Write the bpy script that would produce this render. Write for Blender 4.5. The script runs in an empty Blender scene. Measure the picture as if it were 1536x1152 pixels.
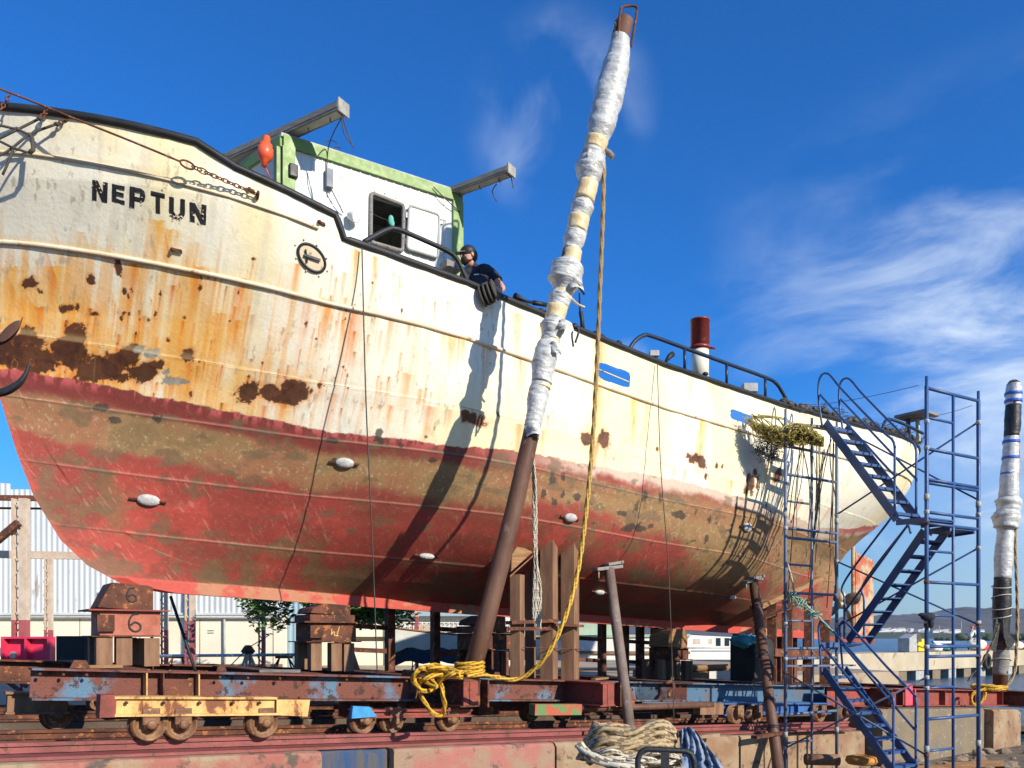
import bpy, bmesh, math, random
import numpy as np
from mathutils import Vector, Matrix, noise as mnoise
random.seed(7)
sc = bpy.context.scene
COL = sc.collection
PI = math.pi
# ------------------------------------------------------------------ camera
FPX = 1200.0            # focal length in photo pixels (photo 1536 wide)
HZ = 955.0              # row of the horizon
cam_d = bpy.data.cameras.new("camera"); cam = bpy.data.objects.new("camera", cam_d); COL.objects.link(cam)
cam.location = (0, 0, 0); cam.rotation_euler = (math.radians(90), 0, 0)
cam_d.sensor_width = 36; cam_d.lens = 36*FPX/1536; cam_d.shift_y = (HZ-576)/1536
cam_d.clip_start = .05; cam_d.clip_end = 20000
sc.camera = cam
# ------------------------------------------------------------------ world, sun
SUN_EL = math.radians(25); SUN_V = Vector((-.73, .69, 0)).normalized()      # direction the light travels (horizontal)
w = bpy.data.worlds.new("World"); sc.world = w; w.use_nodes = True
nt = w.node_tree; nt.nodes.clear(); N = nt.nodes.new; L = nt.links.new
sky = N('ShaderNodeTexSky'); sky.sky_type = 'NISHITA'; sky.sun_disc = False
sky.sun_elevation = SUN_EL; sky.sun_rotation = math.atan2(-SUN_V.x, -SUN_V.y)
sky.air_density = 1.0; sky.dust_density = .25; sky.ozone_density = 3.0; sky.altitude = 0
tint = N('ShaderNodeMix'); tint.data_type = 'RGBA'; tint.blend_type = 'MULTIPLY'; tint.inputs[0].default_value = 1
SKY_TINT = (0.24, 1.06, 2.02, 1)
tint.inputs[7].default_value = SKY_TINT
L(sky.outputs[0], tint.inputs[6])
tc = N('ShaderNodeTexCoord'); sep = N('ShaderNodeSeparateXYZ'); L(tc.outputs['Generated'], sep.inputs[0])
def math_n(op, a, b=None, c=None):
    n = N('ShaderNodeMath'); n.operation = op
    for i, x in enumerate((a, b, c)):
        if x is None: continue
        if isinstance(x, (int, float)): n.inputs[i].default_value = x
        else: L(x, n.inputs[i])
    return n.outputs[0]
def mrange(v, a, b, c=0, d=1):
    n = N('ShaderNodeMapRange'); n.interpolation_type = 'SMOOTHSTEP'
    L(v, n.inputs[0]); n.inputs[1].default_value = a; n.inputs[2].default_value = b
    n.inputs[3].default_value = c; n.inputs[4].default_value = d
    return n.outputs[0]
dx, dy, dz = sep.outputs
tmix = N('ShaderNodeMix'); tmix.data_type = 'RGBA'; L(mrange(dz, .0, .30), tmix.inputs[0]); tmix.inputs[6].default_value = (.50, .88, 1.25, 1); tmix.inputs[7].default_value = SKY_TINT
L(tmix.outputs[2], tint.inputs[7])
# streaky high cloud: stretched noise, tilted
comb = N('ShaderNodeCombineXYZ')
L(math_n('MULTIPLY', math_n('ADD', dx, math_n('MULTIPLY', dz, 1.3)), 2.1), comb.inputs[0])
L(math_n('MULTIPLY', dy, 1.5), comb.inputs[1])
L(math_n('MULTIPLY', math_n('SUBTRACT', dz, math_n('MULTIPLY', dx, .22)), 5.2), comb.inputs[2])
n1 = N('ShaderNodeTexNoise'); n1.inputs['Scale'].default_value = 1.9; n1.inputs['Detail'].default_value = 9
n1.inputs['Roughness'].default_value = .60; n1.inputs['Distortion'].default_value = .55
L(comb.outputs[0], n1.inputs['Vector'])
streak = mrange(n1.outputs[0], .42, .78)
mask = math_n('MULTIPLY', mrange(dx, .16, .48), math_n('MULTIPLY', mrange(dz, .05, .18), mrange(dz, .56, .30)))
c1 = math_n('MULTIPLY', streak, mask)
base_r = math_n('MULTIPLY', math_n('MULTIPLY', mrange(dx, .30, .55), mrange(dz, .36, .16)), .38)
# one small puff high up near the mast
n2 = N('ShaderNodeTexNoise'); n2.inputs['Scale'].default_value = 9.0; n2.inputs['Detail'].default_value = 9
n2.inputs['Distortion'].default_value = .5; L(tc.outputs['Generated'], n2.inputs['Vector'])
def puff(cx, cz, rx, rz, k):
    ex = math_n('POWER', math_n('DIVIDE', math_n('SUBTRACT', dx, cx), rx), 2)
    ez = math_n('POWER', math_n('DIVIDE', math_n('SUBTRACT', dz, cz), rz), 2)
    return math_n('MULTIPLY', math_n('MULTIPLY', mrange(math_n('ADD', ex, ez), 1, 0), mrange(n2.outputs[0], .40, .74)), math_n('MULTIPLY', mrange(dy, 0, .2), k))
p1 = puff(.050, .54, .11, .09, .45); p2 = puff(.30, .44, .10, .04, .06); p3 = puff(.135, .33, .03, .02, .6)
cl = math_n('MINIMUM', math_n('ADD', math_n('ADD', math_n('ADD', c1, base_r), p1), math_n('ADD', p2, p3)), .93)
mixc = N('ShaderNodeMix'); mixc.data_type = 'RGBA'; L(cl, mixc.inputs[0]); L(tint.outputs[2], mixc.inputs[6])
mixc.inputs[7].default_value = (7.6, 9.0, 11.0, 1)
bg = N('ShaderNodeBackground'); bg.inputs[1].default_value = .077
L(mixc.outputs[2], bg.inputs[0]); wo = N('ShaderNodeOutputWorld'); L(bg.outputs[0], wo.inputs[0])
sun_d = bpy.data.lights.new("sun", 'SUN'); sun = bpy.data.objects.new("sun", sun_d); COL.objects.link(sun)
sun_d.energy = 5.0; sun_d.angle = math.radians(.53); sun_d.color = (1, .92, .78)
ldir = Vector((SUN_V.x*math.cos(SUN_EL), SUN_V.y*math.cos(SUN_EL), -math.sin(SUN_EL)))
sun.rotation_euler = ldir.to_track_quat('-Z', 'Y').to_euler()
sc.view_settings.view_transform = 'Standard'; sc.view_settings.look = 'None'; sc.view_settings.exposure = 0.34; sc.view_settings.gamma = 1

# ------------------------------------------------------------------ frames of reference
U = Vector((.797, .605, 0)).normalized()      # along the ship, bow -> stern
T = Vector((.605, -.797, 0)).normalized()     # towards the quay side
O = Vector((-2.12, 12.79, 0))
def zk(s): return .458 - .0425*s              # keel line
def zb(s): return -.57 - .05*s                # top of the cradle beams
def F(s, t, z): 
    p = O + U*s + T*t; return Vector((p.x, p.y, z))
def FB(s, t, dz=0): return F(s, t, zb(s)+dz)
def P(px, py, D): return Vector(((px-768)/FPX*D, D, (HZ-py)/FPX*D))
def s_at(px, t):
    r = (px-768)/FPX; x0 = O.x+T.x*t; y0 = O.y+T.y*t
    return (r*y0-x0)/(U.x-U.y*r)
def proj(p): return (768+FPX*p[0]/p[1], HZ-FPX*p[2]/p[1])

# ------------------------------------------------------------------ materials
def mat(name, c1, c2=None, c3=None, rough=.75, metal=0, scale=3.0, split=.5, soft=.14, c3at=.62, c3scale=9.0,
        bump=.15, bscale=40, stretch=(1, 1, 1), fine=.12, spec=.35, trans=0):
    m = bpy.data.materials.new(name); m.use_nodes = True; t = m.node_tree; nn = t.nodes.new; ll = t.links.new
    b = t.nodes['Principled BSDF']; g = nn('ShaderNodeNewGeometry')
    mp = nn('ShaderNodeMapping'); ll(g.outputs['Position'], mp.inputs[0]); mp.inputs['Scale'].default_value = stretch
    def ns(s, d=6, r=.6):
        n = nn('ShaderNodeTexNoise'); n.inputs['Scale'].default_value = s; n.inputs['Detail'].default_value = d
        n.inputs['Roughness'].default_value = r; ll(mp.outputs[0], n.inputs['Vector']); return n.outputs[0]
    def mr(v, a, c, o0=0, o1=1):
        n = nn('ShaderNodeMapRange'); n.clamp = True; ll(v, n.inputs[0]); n.inputs[1].default_value = a; n.inputs[2].default_value = c
        n.inputs[3].default_value = o0; n.inputs[4].default_value = o1; return n.outputs[0]
    col = None
    rgb = nn('ShaderNodeRGB'); rgb.outputs[0].default_value = (*c1, 1); col = rgb.outputs[0]
    def mx(f, a, cc, blend='MIX'):
        n = nn('ShaderNodeMix'); n.data_type = 'RGBA'; n.blend_type = blend; ll(f, n.inputs[0]) if not isinstance(f, float) else setattr(n.inputs[0], 'default_value', f)
        ll(a, n.inputs[6])
        if isinstance(cc, tuple): n.inputs[7].default_value = (*cc, 1)
        else: ll(cc, n.inputs[7])
        return n.outputs[2]
    if c2: col = mx(mr(ns(scale), split-soft, split+soft), col, c2)
    if c3: col = mx(mr(ns(c3scale, 8, .68), c3at, c3at+.06), col, c3)
    if fine:
        v = mr(ns(60, 4, .7), .25, .75, 1-fine, 1+fine)
        hsv = nn('ShaderNodeHueSaturation'); ll(v, hsv.inputs['Value']); ll(col, hsv.inputs['Color']); col = hsv.outputs[0]
    ll(col, b.inputs['Base Color'])
    b.inputs['Metallic'].default_value = metal; b.inputs['Specular IOR Level'].default_value = spec
    rr = mr(ns(scale*2.3), .3, .7, max(0, rough-.12), min(1, rough+.12)); ll(rr, b.inputs['Roughness'])
    if trans: b.inputs['Transmission Weight'].default_value = trans
    if bump:
        bp = nn('ShaderNodeBump'); bp.inputs['Strength'].default_value = bump; bp.inputs['Distance'].default_value = .02
        ll(ns(bscale, 5, .65), bp.inputs['Height']); ll(bp.outputs[0], b.inputs['Normal'])
    return m
RUST = (.16, .055, .025); RUSTD = (.055, .022, .014); RUSTO = (.42, .13, .03)
m_rust = mat('rusty_steel', (.17, .062, .034), (.065, .028, .020), (.36, .14, .045), rough=.85, scale=3.6, bump=.7, c3at=.56, c3scale=11)
m_rustred = mat('red_oxide_steel', (.33, .07, .05), (.17, .05, .035), (.06, .03, .02), rough=.75, scale=4, bump=.4, c3at=.6)
m_rustblue = mat('blue_flaking_steel', (.17, .058, .038), (.10, .18, .26), (.065, .03, .022), rough=.7, scale=1.6, split=.555, soft=.04, bump=.7, c3at=.54, c3scale=7)
m_bluepaint = mat('blue_painted_steel', (.03, .10, .30), (.05, .15, .38), (.10, .06, .05), rough=.55, scale=3, c3at=.61, bump=.2)
m_yelrust = mat('yellow_rusted_paint', (.68, .46, .17), (.50, .24, .07), (.20, .07, .03), rough=.7, scale=5, c3at=.53, c3scale=5, bump=.3, stretch=(1, 1, .5))
m_tanpost = mat('tan_brown_steel', (.27, .15, .08), (.17, .085, .05), (.24, .08, .03), rough=.8, scale=3, stretch=(3, 3, .6), bump=.25, c3at=.61)
m_black = mat('black_paint', (.015, .016, .018), (.03, .03, .032), (.25, .24, .22), rough=.5, c3at=.70, c3scale=22, bump=.2)
m_blackrub = mat('black_rubber', (.02, .02, .02), (.04, .038, .035), rough=.8)
m_scaf = mat('blue_scaffold_paint', (.018, .065, .19), (.03, .085, .23), (.12, .09, .08), rough=.45, scale=4, c3at=.66, c3scale=18, bump=.12, spec=.5)
m_scafgrey = mat('worn_blue_grey_pipe', (.13, .17, .25), (.08, .12, .21), (.16, .10, .08), rough=.5, scale=5, c3at=.60, c3scale=16, bump=.15, spec=.5)
m_pink = mat('pink_red_rail_paint', (.29, .080, .070), (.19, .055, .045), (.12, .06, .04), rough=.6, scale=2.5, c3at=.57, bump=.3)
m_conc = mat('stained_concrete', (.33, .235, .14), (.33, .12, .09), (.11, .085, .065), rough=.9, scale=1.7, split=.48, soft=.07, c3at=.55, c3scale=3.2, bump=.5, bscale=18)
m_conct = mat('tan_concrete', (.34, .25, .15), (.25, .14, .08), (.12, .09, .065), rough=.9, scale=1.8, c3at=.56, c3scale=5, bump=.5, bscale=18)
m_concg = mat('shaded_grey_concrete', (.17, .14, .10), (.23, .17, .10), (.36, .33, .28), rough=.85, scale=2.2, c3at=.60, c3scale=7, bump=.5, bscale=22)
m_wood = mat('weathered_wood', (.36, .20, .09), (.22, .11, .05), (.10, .05, .03), rough=.85, scale=3, stretch=(1, 1, 9), bump=.4)
m_woodg = mat('grey_weathered_wood', (.30, .28, .25), (.20, .18, .16), (.10, .09, .08), rough=.9, scale=4, stretch=(2, 2, 12), bump=.4)
m_plastic = mat('white_plastic_wrap', (.62, .62, .59), (.40, .40, .38), (.38, .33, .25), c3at=.64, c3scale=6, rough=.26, scale=6, bump=1.0, bscale=9, stretch=(1, 1, 1.8), spec=.5, fine=.03)
m_tape = mat('tan_tape', (.66, .47, .22), (.75, .60, .36), rough=.35, scale=14, bump=.5, bscale=26, spec=.5, fine=.05)
m_blackwrap = mat('black_wrap', (.012, .012, .013), (.03, .03, .03), rough=.4, scale=9, bump=.7, bscale=20)
m_bluetape = mat('blue_tape', (.04, .12, .5), rough=.4)
m_pipebrown = mat('brown_primer_pipe', (.15, .075, .045), (.095, .042, .027), (.22, .13, .09), rough=.6, scale=4, c3at=.6, bump=.2, stretch=(1, 1, .4))
m_pipegrey = mat('grey_brown_pipe', (.22, .17, .14), (.13, .09, .07), (.30, .25, .22), rough=.7, scale=5, bump=.3, stretch=(1, 1, .5))
m_yellowrope = mat('yellow_rope_fibre', (.74, .42, .03), (.50, .30, .04), rough=.7, scale=20, fine=.2)
m_rope = mat('tan_rope_fibre', (.48, .36, .20), (.36, .26, .14), (.15, .10, .06), rough=.9, scale=18, c3at=.64, fine=.25)
m_ropegrey = mat('grey_green_rope_fibre', (.32, .29, .18), (.24, .21, .14), rough=.9, scale=18, fine=.25)
m_ropew = mat('white_rope_fibre', (.62, .57, .45), (.48, .43, .33), rough=.9, scale=18, fine=.25)
m_wire = mat('dark_wire', (.05, .045, .04), (.10, .08, .06), rough=.7)
m_cream = mat('cream_wall_paint', (.80, .74, .58), (.74, .67, .50), (.55, .46, .32), rough=.85, scale=.6, c3at=.68, c3scale=2.0, bump=.15)
m_corr = mat('corrugated_light_sheet', (.62, .65, .64), (.52, .55, .55), (.38, .34, .28), rough=.5, scale=.8, c3at=.62, c3scale=3.5, stretch=(1, 1, .25), bump=.1, spec=.5)
m_lattice_w = mat('cream_lattice_paint', (.62, .50, .38), (.50, .38, .28), (.25, .13, .08), rough=.75, scale=4, bump=.2)
m_lattice_r = mat('red_lattice_paint', (.40, .10, .11), (.30, .08, .08), (.2, .1, .08), rough=.7, scale=4, bump=.2)
m_redbox = mat('bright_red_paint', (.72, .035, .10), (.60, .03, .08), rough=.5, scale=5, bump=.1, spec=.5)
m_white = mat('white_boat_paint', (.78, .78, .74), (.68, .67, .62), (.42, .33, .24), rough=.6, scale=2, c3at=.66, bump=.1)
m_glass = mat('dark_glass', (.02, .03, .035), rough=.15, bump=0, spec=.6, fine=0)
m_teal = mat('teal_cloth', (.05, .30, .34), (.04, .22, .27), rough=.8, scale=5, bump=.4)
m_bluetarp = mat('blue_tarp', (.17, .22, .30), (.25, .29, .35), (.36, .34, .30), c3at=.62, rough=.6, scale=5, bump=.6, bscale=14)
m_galv = mat('galvanised_grey', (.42, .42, .40), (.30, .30, .28), rough=.55, scale=5)
m_ground = mat('dark_littered_ground', (.17, .13, .09), (.10, .075, .055), (.30, .24, .17), rough=.95, scale=1.3, c3at=.57, c3scale=4, bump=.9, bscale=9)
m_yard = mat('sandy_yard', (.42, .33, .22), (.33, .25, .17), (.20, .15, .10), rough=.95, scale=.7, c3at=.6, c3scale=2, bump=.6, bscale=8)
m_dirt = mat('dark_slip_dirt', (.12, .085, .06), (.08, .055, .04), (.22, .15, .10), rough=.95, scale=1.2, c3at=.6, c3scale=5, bump=.8, bscale=14)
m_skin = mat('skin', (.60, .30, .20), (.55, .27, .18), rough=.6, bump=0, fine=.04)
m_navy = mat('navy_cloth', (.018, .022, .035), (.028, .032, .048), rough=.85, scale=9, bump=.3)
m_red = mat('bright_red', (.65, .03, .05), rough=.6)
m_yellow = mat('bright_yellow', (.75, .55, .03), rough=.5)
m_orange = mat('orange_red_plastic', (.80, .12, .04), (.70, .09, .03), rough=.4, spec=.5, bump=.05)

m_groove = mat('rope_groove_shade', (.17, .125, .075), rough=.95, bump=0); m_groove_y = mat('yellow_rope_groove', (.30, .15, .01), rough=.9, bump=0)  # darker groove colours paint in the shading between rope strands
# ------------------------------------------------------------------ mesh building
class MB:
    def __init__(s): s.v = []; s.f = []; s.mi = []; s.m = 0; s.sm = []
    def add(s, vs, fs, smooth=False):
        o = len(s.v); s.v.extend([Vector(x) for x in vs])
        for f in fs: s.f.append(tuple(o+i for i in f)); s.mi.append(s.m); s.sm.append(smooth)
        return s
    def hexa(s, p):      # 8 points: bottom 0-3 (ccw), top 4-7
        return s.add(p, [(0,3,2,1),(4,5,6,7),(0,1,5,4),(1,2,6,5),(2,3,7,6),(3,0,4,7)])
    def box(s, c, hx, hy, hz, X=Vector((1,0,0)), Y=None, Z=Vector((0,0,1))):
        c = Vector(c)
        if Y is None: Y = Z.cross(X).normalized()
        q = []
        for k in (-1, 1):
            for i, j in ((-1,-1),(1,-1),(1,1),(-1,1)): q.append(c+X*hx*i+Y*hy*j+Z*hz*k)
        return s.hexa(q)
    def bar(s, a, b, wd, ht, up=Vector((0,0,1))):      # rectangular bar a->b
        a = Vector(a); b = Vector(b); d = (b-a).normalized()
        if abs(d.dot(up)) > .98: up = Vector((U.x, U.y, 0))
        X = d.cross(up).normalized(); Y = X.cross(d).normalized()
        q = []
        for e in (a, b):
            for i, j in ((-1,-1),(1,-1),(1,1),(-1,1)): q.append(e+X*wd/2*i+Y*ht/2*j)
        return s.hexa(q)
    def tube(s, pts, r, n=8, caps=True, closed=False, twist=0, lobes=0, lobe=.0):
        pts = [Vector(p) for p in pts]; k = len(pts)
        rr = r if isinstance(r, (list, tuple)) else [r]*k
        vs = []; fs = []; prev = None; dist = 0; ds_ = []; grv = []
        for i, p in enumerate(pts):
            if closed: d = pts[(i+1) % k]-pts[i-1]
            else: d = pts[min(i+1, k-1)]-pts[max(i-1, 0)]
            if d.length < 1e-9: d = Vector((0,0,1))
            d.normalize()
            if i: dist += (p-pts[i-1]).length
            ds_.append(dist)
            if prev is None:
                a = Vector((0,0,1)) if abs(d.z) < .9 else Vector((1,0,0)); X = d.cross(a).normalized()
            else:
                X = prev-d*prev.dot(d)
                X = X.normalized() if X.length > 1e-6 else d.orthogonal().normalized()
            prev = X; Y = d.cross(X)
            for j in range(n):
                an = 2*PI*j/n
                q = rr[i]*(1+lobe*math.cos(lobes*an+twist*dist)) if lobes else rr[i]
                vs.append(p+X*math.cos(an)*q+Y*math.sin(an)*q)
        m = k if closed else k-1
        for i in range(m):
            for j in range(n):
                if lobes: grv.append(math.cos(lobes*2*PI*(j+.5)/n+twist*ds_[i]) < -.25)
                a = i*n+j; b = i*n+(j+1) % n; c = ((i+1) % k)*n+(j+1) % n; d = ((i+1) % k)*n+j
                fs.append((a, b, c, d))
        s.add(vs, fs, True)
        if lobes: s.mi[-len(fs):] = [1 if g else 0 for g in grv]
        if caps and not closed:
            o = len(s.v)-len(vs)
            s.f.append(tuple(o+j for j in reversed(range(n)))); s.mi.append(s.m); s.sm.append(False)
            s.f.append(tuple(o+(k-1)*n+j for j in range(n))); s.mi.append(s.m); s.sm.append(False)
        return s
    def rope(s, pts, r, pitch=None):      # laid rope: three lobes twisting along it
        pitch = pitch or r*9
        P2 = resample(pts, min(max(r*.8, .010), pitch/13))
        return s.tube(P2, r, n=12, twist=2*PI/pitch*3/3, lobes=3, lobe=.26)
    def lathe(s, prof, c, axis=Vector((0,0,1)), n=20):     # prof: (radius, height)
        c = Vector(c); axis = Vector(axis).normalized(); X = axis.orthogonal().normalized(); Y = axis.cross(X)
        vs = []; fs = []
        for r, h in prof:
            for j in range(n):
                a = 2*PI*j/n; vs.append(c+axis*h+X*math.cos(a)*r+Y*math.sin(a)*r)
        for i in range(len(prof)-1):
            for j in range(n):
                fs.append((i*n+j, i*n+(j+1) % n, (i+1)*n+(j+1) % n, (i+1)*n+j))
        s.add(vs, fs, True)
        o = len(s.v)-len(vs)
        for ring, rev in ((0, True), (len(prof)-1, False)):
            if prof[ring][0] > 1e-4:
                q = [o+ring*n+j for j in range(n)]
                s.f.append(tuple(reversed(q)) if rev else tuple(q)); s.mi.append(s.m); s.sm.append(False)
        return s
    def prism(s, poly, d):        # poly: list of Vectors, extruded by vector d
        k = len(poly); vs = [Vector(p) for p in poly]+[Vector(p)+d for p in poly]
        fs = [tuple(reversed(range(k))), tuple(range(k, 2*k))]+[(i, (i+1) % k, (i+1) % k+k, i+k) for i in range(k)]
        return s.add(vs, fs)
    def ball(s, c, r, n=10, sc_=(1,1,1), X=Vector((1,0,0)), Z=Vector((0,0,1))):
        c = Vector(c); Y = Z.cross(X).normalized(); vs = []; fs = []
        for i in range(1, n):
            a = PI*i/n
            for j in range(2*n):
                b = PI*j/n
                vs.append(c+X*(r*sc_[0]*math.sin(a)*math.cos(b))+Y*(r*sc_[1]*math.sin(a)*math.sin(b))+Z*(r*sc_[2]*math.cos(a)))
        top = len(vs); vs.append(c+Z*r*sc_[2]); vs.append(c-Z*r*sc_[2]); m = 2*n
        for i in range(n-2):
            for j in range(m): fs.append((i*m+j, (i+1)*m+j, (i+1)*m+(j+1) % m, i*m+(j+1) % m))
        for j in range(m): fs.append((top, j, (j+1) % m)); fs.append((top+1, (n-2)*m+(j+1) % m, (n-2)*m+j))
        return s.add(vs, fs, True)
def resample(pts, step, smooth=True):
    pts = [Vector(p) for p in pts]
    out = []
    if smooth and len(pts) > 2:
        for i in range(len(pts)-1):
            p0 = pts[max(i-1, 0)]; p1 = pts[i]; p2 = pts[i+1]; p3 = pts[min(i+2, len(pts)-1)]
            n = max(1, int((p2-p1).length/step))
            for k in range(n):
                t = k/n
                out.append(.5*((2*p1)+(p2-p0)*t+(2*p0-5*p1+4*p2-p3)*t*t+(3*p1-p0-3*p2+p3)*t**3))
    else:
        for i in range(len(pts)-1):
            n = max(1, int((pts[i+1]-pts[i]).length/step))
            for k in range(n): out.append(pts[i].lerp(pts[i+1], k/n))
    out.append(pts[-1]); return out
def sag(a, b, d, n=16):
    a = Vector(a); b = Vector(b)
    return [a.lerp(b, i/n)-Vector((0,0,d*4*(i/n)*(1-i/n))) for i in range(n+1)]

def crumple(mb, amp=.03, sc_=6.0, seed=0):
    cx = sum((v for v in mb.v), Vector())/len(mb.v)
    for v in mb.v:
        e = mnoise.fractal(v*sc_+Vector((seed, 0, 0)), .7, 2.1, 4); r = (1-abs(mnoise.noise(v*sc_*1.3+Vector((0, seed, 3)))*2)); d = (v-cx)
        v += d.normalized()*(amp*e+amp*.6*(r-.5))
    return mb
ORIG = {}
def tag(o, label=None, cat=None, group=None, kind=None):
    if label: o['label'] = label
    if cat: o['category'] = cat
    if group: o['group'] = group
    if kind: o['kind'] = kind
    return o
def thing(name, label, cat, loc, group=None):
    o = bpy.data.objects.new(name, None); o.location = Vector(loc); o.empty_display_size = .2; COL.objects.link(o)
    ORIG[o.name] = Vector(loc); return tag(o, label, cat, group)
def obj(name, mb, ms, parent=None, label=None, origin=None, bevel=0):
    if not isinstance(ms, (list, tuple)): ms = [ms]
    if 1 in mb.mi and len(ms) == 1: ms = [ms[0], m_groove_y if 'yellow' in ms[0].name else m_groove]
    if parent is not None: og = ORIG[parent.name]
    elif origin is not None: og = Vector(origin)
    else:
        lo = [min(v[i] for v in mb.v) for i in range(3)]; hi = [max(v[i] for v in mb.v) for i in range(3)]
        og = Vector(((lo[0]+hi[0])/2, (lo[1]+hi[1])/2, lo[2]))
    me = bpy.data.meshes.new(name); me.from_pydata([tuple(v-og) for v in mb.v], [], mb.f)
    for m in ms: me.materials.append(m)
    me.polygons.foreach_set('material_index', mb.mi); me.polygons.foreach_set('use_smooth', mb.sm); me.update()
    o = bpy.data.objects.new(name, me); COL.objects.link(o); ORIG[o.name] = og
    if parent is not None: o.parent = parent
    else: o.location = og
    if label: o['label'] = label
    if bevel:
        b = o.modifiers.new('bevel', 'BEVEL'); b.width = bevel; b.segments = 2; b.limit_method = 'ANGLE'
    return o
# ================================================================== THE SHIP
BM = 2.5
def itp(x, xs, ys): return np.interp(x, xs, ys)
def h_main(s): return itp(s, [-6.6, -5, -3.5, -1.84, 0, 2, 4, 7.5, 10, 13, 15, 16.5], [4.72, 4.62, 4.46, 4.32, 4.33, 4.25, 4.19, 4.25, 4.42, 4.78, 5.02, 5.16])
def h_ext(s): return itp(s, [-6.6, -5, -4, -3.45, -3.05, -2.4, -1.88, -1.80], [.42, .40, .44, .46, .33, .27, .23, 0])
def s_stem(h): return itp(h, [0, .06, .28, .57, 1.07, 1.58, 2.19, 3.2, 4.4, 5.1], [-3.3, -3.75, -4.18, -4.48, -4.77, -4.95, -5.12, -5.5, -6.1, -6.5])
def s_stern(h): return itp(h, [0, 1.9, 2.3, 2.75, 3.3, 4.0, 5.2], [12.9, 13.25, 13.7, 14.4, 15.35, 16.0, 16.4])
def g_sec(h): return itp(h, [0, .16, .17, .4, .7, 1.05, 1.5, 2.1, 2.8, 3.6, 4.4], [.02, .02, .05, .34, .60, .79, .91, .97, .99, 1.0, 1.0])
def g_aft(h): return itp(h, [0, .16, .5, 1.0, 1.5, 2.1, 2.8, 3.6, 4.4], [.02, .02, .10, .22, .40, .66, .88, .98, 1.0])
def g_fwd(h): return itp(h, [0, .16, .5, 1.0, 1.6, 2.3, 3.0, 3.8, 4.4], [.02, .02, .16, .34, .52, .68, .82, .94, 1.0])
_hh = np.arange(-1, 6.5, .01)
def _smooth(f):
    y = f(_hh); k = np.ones(31)/31; z = np.convolve(np.convolve(np.pad(y, 30, 'edge'), k, 'same'), k, 'same')[30:-30]
    w_ = np.clip((_hh-.17)/.45, 0, 1); y = y*(1-w_)+z*w_
    return lambda h: np.interp(h, _hh, y)
g_sec = _smooth(g_sec); g_aft = _smooth(g_aft); g_fwd = _smooth(g_fwd)
def half(s, h):
    """half breadth of the hull at station s, height h above keel (numpy)"""
    k = np.clip(h/4.4, 0, 1)
    x = np.clip((s-s_stem(h))/(8.5-3.6*k), 0, 1)
    e = 1-(1-x)**(1.7+.75*k)
    y = np.clip((s_stern(h)-s)/(6.0+1.4*k), 0, 1)
    r = (1-(1-y)**(1.55+.55*k))**(1-.38*k**2)
    wf = np.clip((-s+1.0)/5, 0, 1); wa = np.clip((s-6.5)/5.5, 0, 1)
    g = g_sec(h)*(1-wf)*(1-wa)+g_fwd(h)*wf+g_aft(h)*wa
    keel = np.where(h < .165, .05, .0)
    return np.maximum(BM*e*r*g, keel*np.clip(x*40, 0, 1)*np.clip(y*60, 0, 1))
# --- numpy noise
def _hash(ix, iy, seed):
    n = (ix*374761393+iy*668265263+seed*1442695041) & 0xffffffff
    n = ((n ^ (n >> 13))*1274126177) & 0xffffffff
    return ((n ^ (n >> 16)) & 0xffff)/65535.0
def vnoise(x, y, seed=0):
    ix = np.floor(x).astype(np.int64); iy = np.floor(y).astype(np.int64); fx = x-ix; fy = y-iy
    fx = fx*fx*(3-2*fx); fy = fy*fy*(3-2*fy)
    a = _hash(ix, iy, seed); b = _hash(ix+1, iy, seed); c = _hash(ix, iy+1, seed); d = _hash(ix+1, iy+1, seed)
    return (a*(1-fx)+b*fx)*(1-fy)+(c*(1-fx)+d*fx)*fy
def fbm(x, y, o=5, seed=0, g=.55):
    t = 0; a = 1; n = 0
    for i in range(o): t = t+a*vnoise(x, y, seed+i*17); n += a; a *= g; x = x*2.03+3.1; y = y*2.03+1.7
    return t/n
def ss(x, a, b): 
    t = np.clip((x-a)/(b-a), 0, 1); return t*t*(3-2*t)

def hull_points(su, V):
    """su in 0..1 along, V in 0..1.. (above 1 = raised bulwark). returns s,t,h"""
    sm = -4.5+su*19.0
    for _ in range(12):
        hm = h_main(sm); h = np.where(V <= 1, V*hm, hm+(V-1)*10*h_ext(sm))
        a = s_stem(h); b = s_stern(h); sn = a+(b-a)*su
        sm = .5*sm+.5*sn
    hm = h_main(sm); h = np.where(V <= 1, V*hm, hm+(V-1)*10*h_ext(sm))
    sm = s_stem(h)+(s_stern(h)-s_stem(h))*su
    return sm, half(sm, h), h
NU, NV, NX = 1250, 400, 26
# denser columns towards the bow (it is nearer)
q = np.linspace(0, 1, NU)
su1 = (q*.62+.38*q**2.2); su1[0] = 0; su1[-1] = 1
# extra columns near the two ends
su1 = np.where(q < .03, su1, su1)
v1 = np.concatenate([np.linspace(0, 1, NV), 1+.1*np.linspace(0, 1, NX)[1:]])
SU, VV = np.meshgrid(su1, v1)
gs, gt, gh = hull_points(SU, VV)
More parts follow.
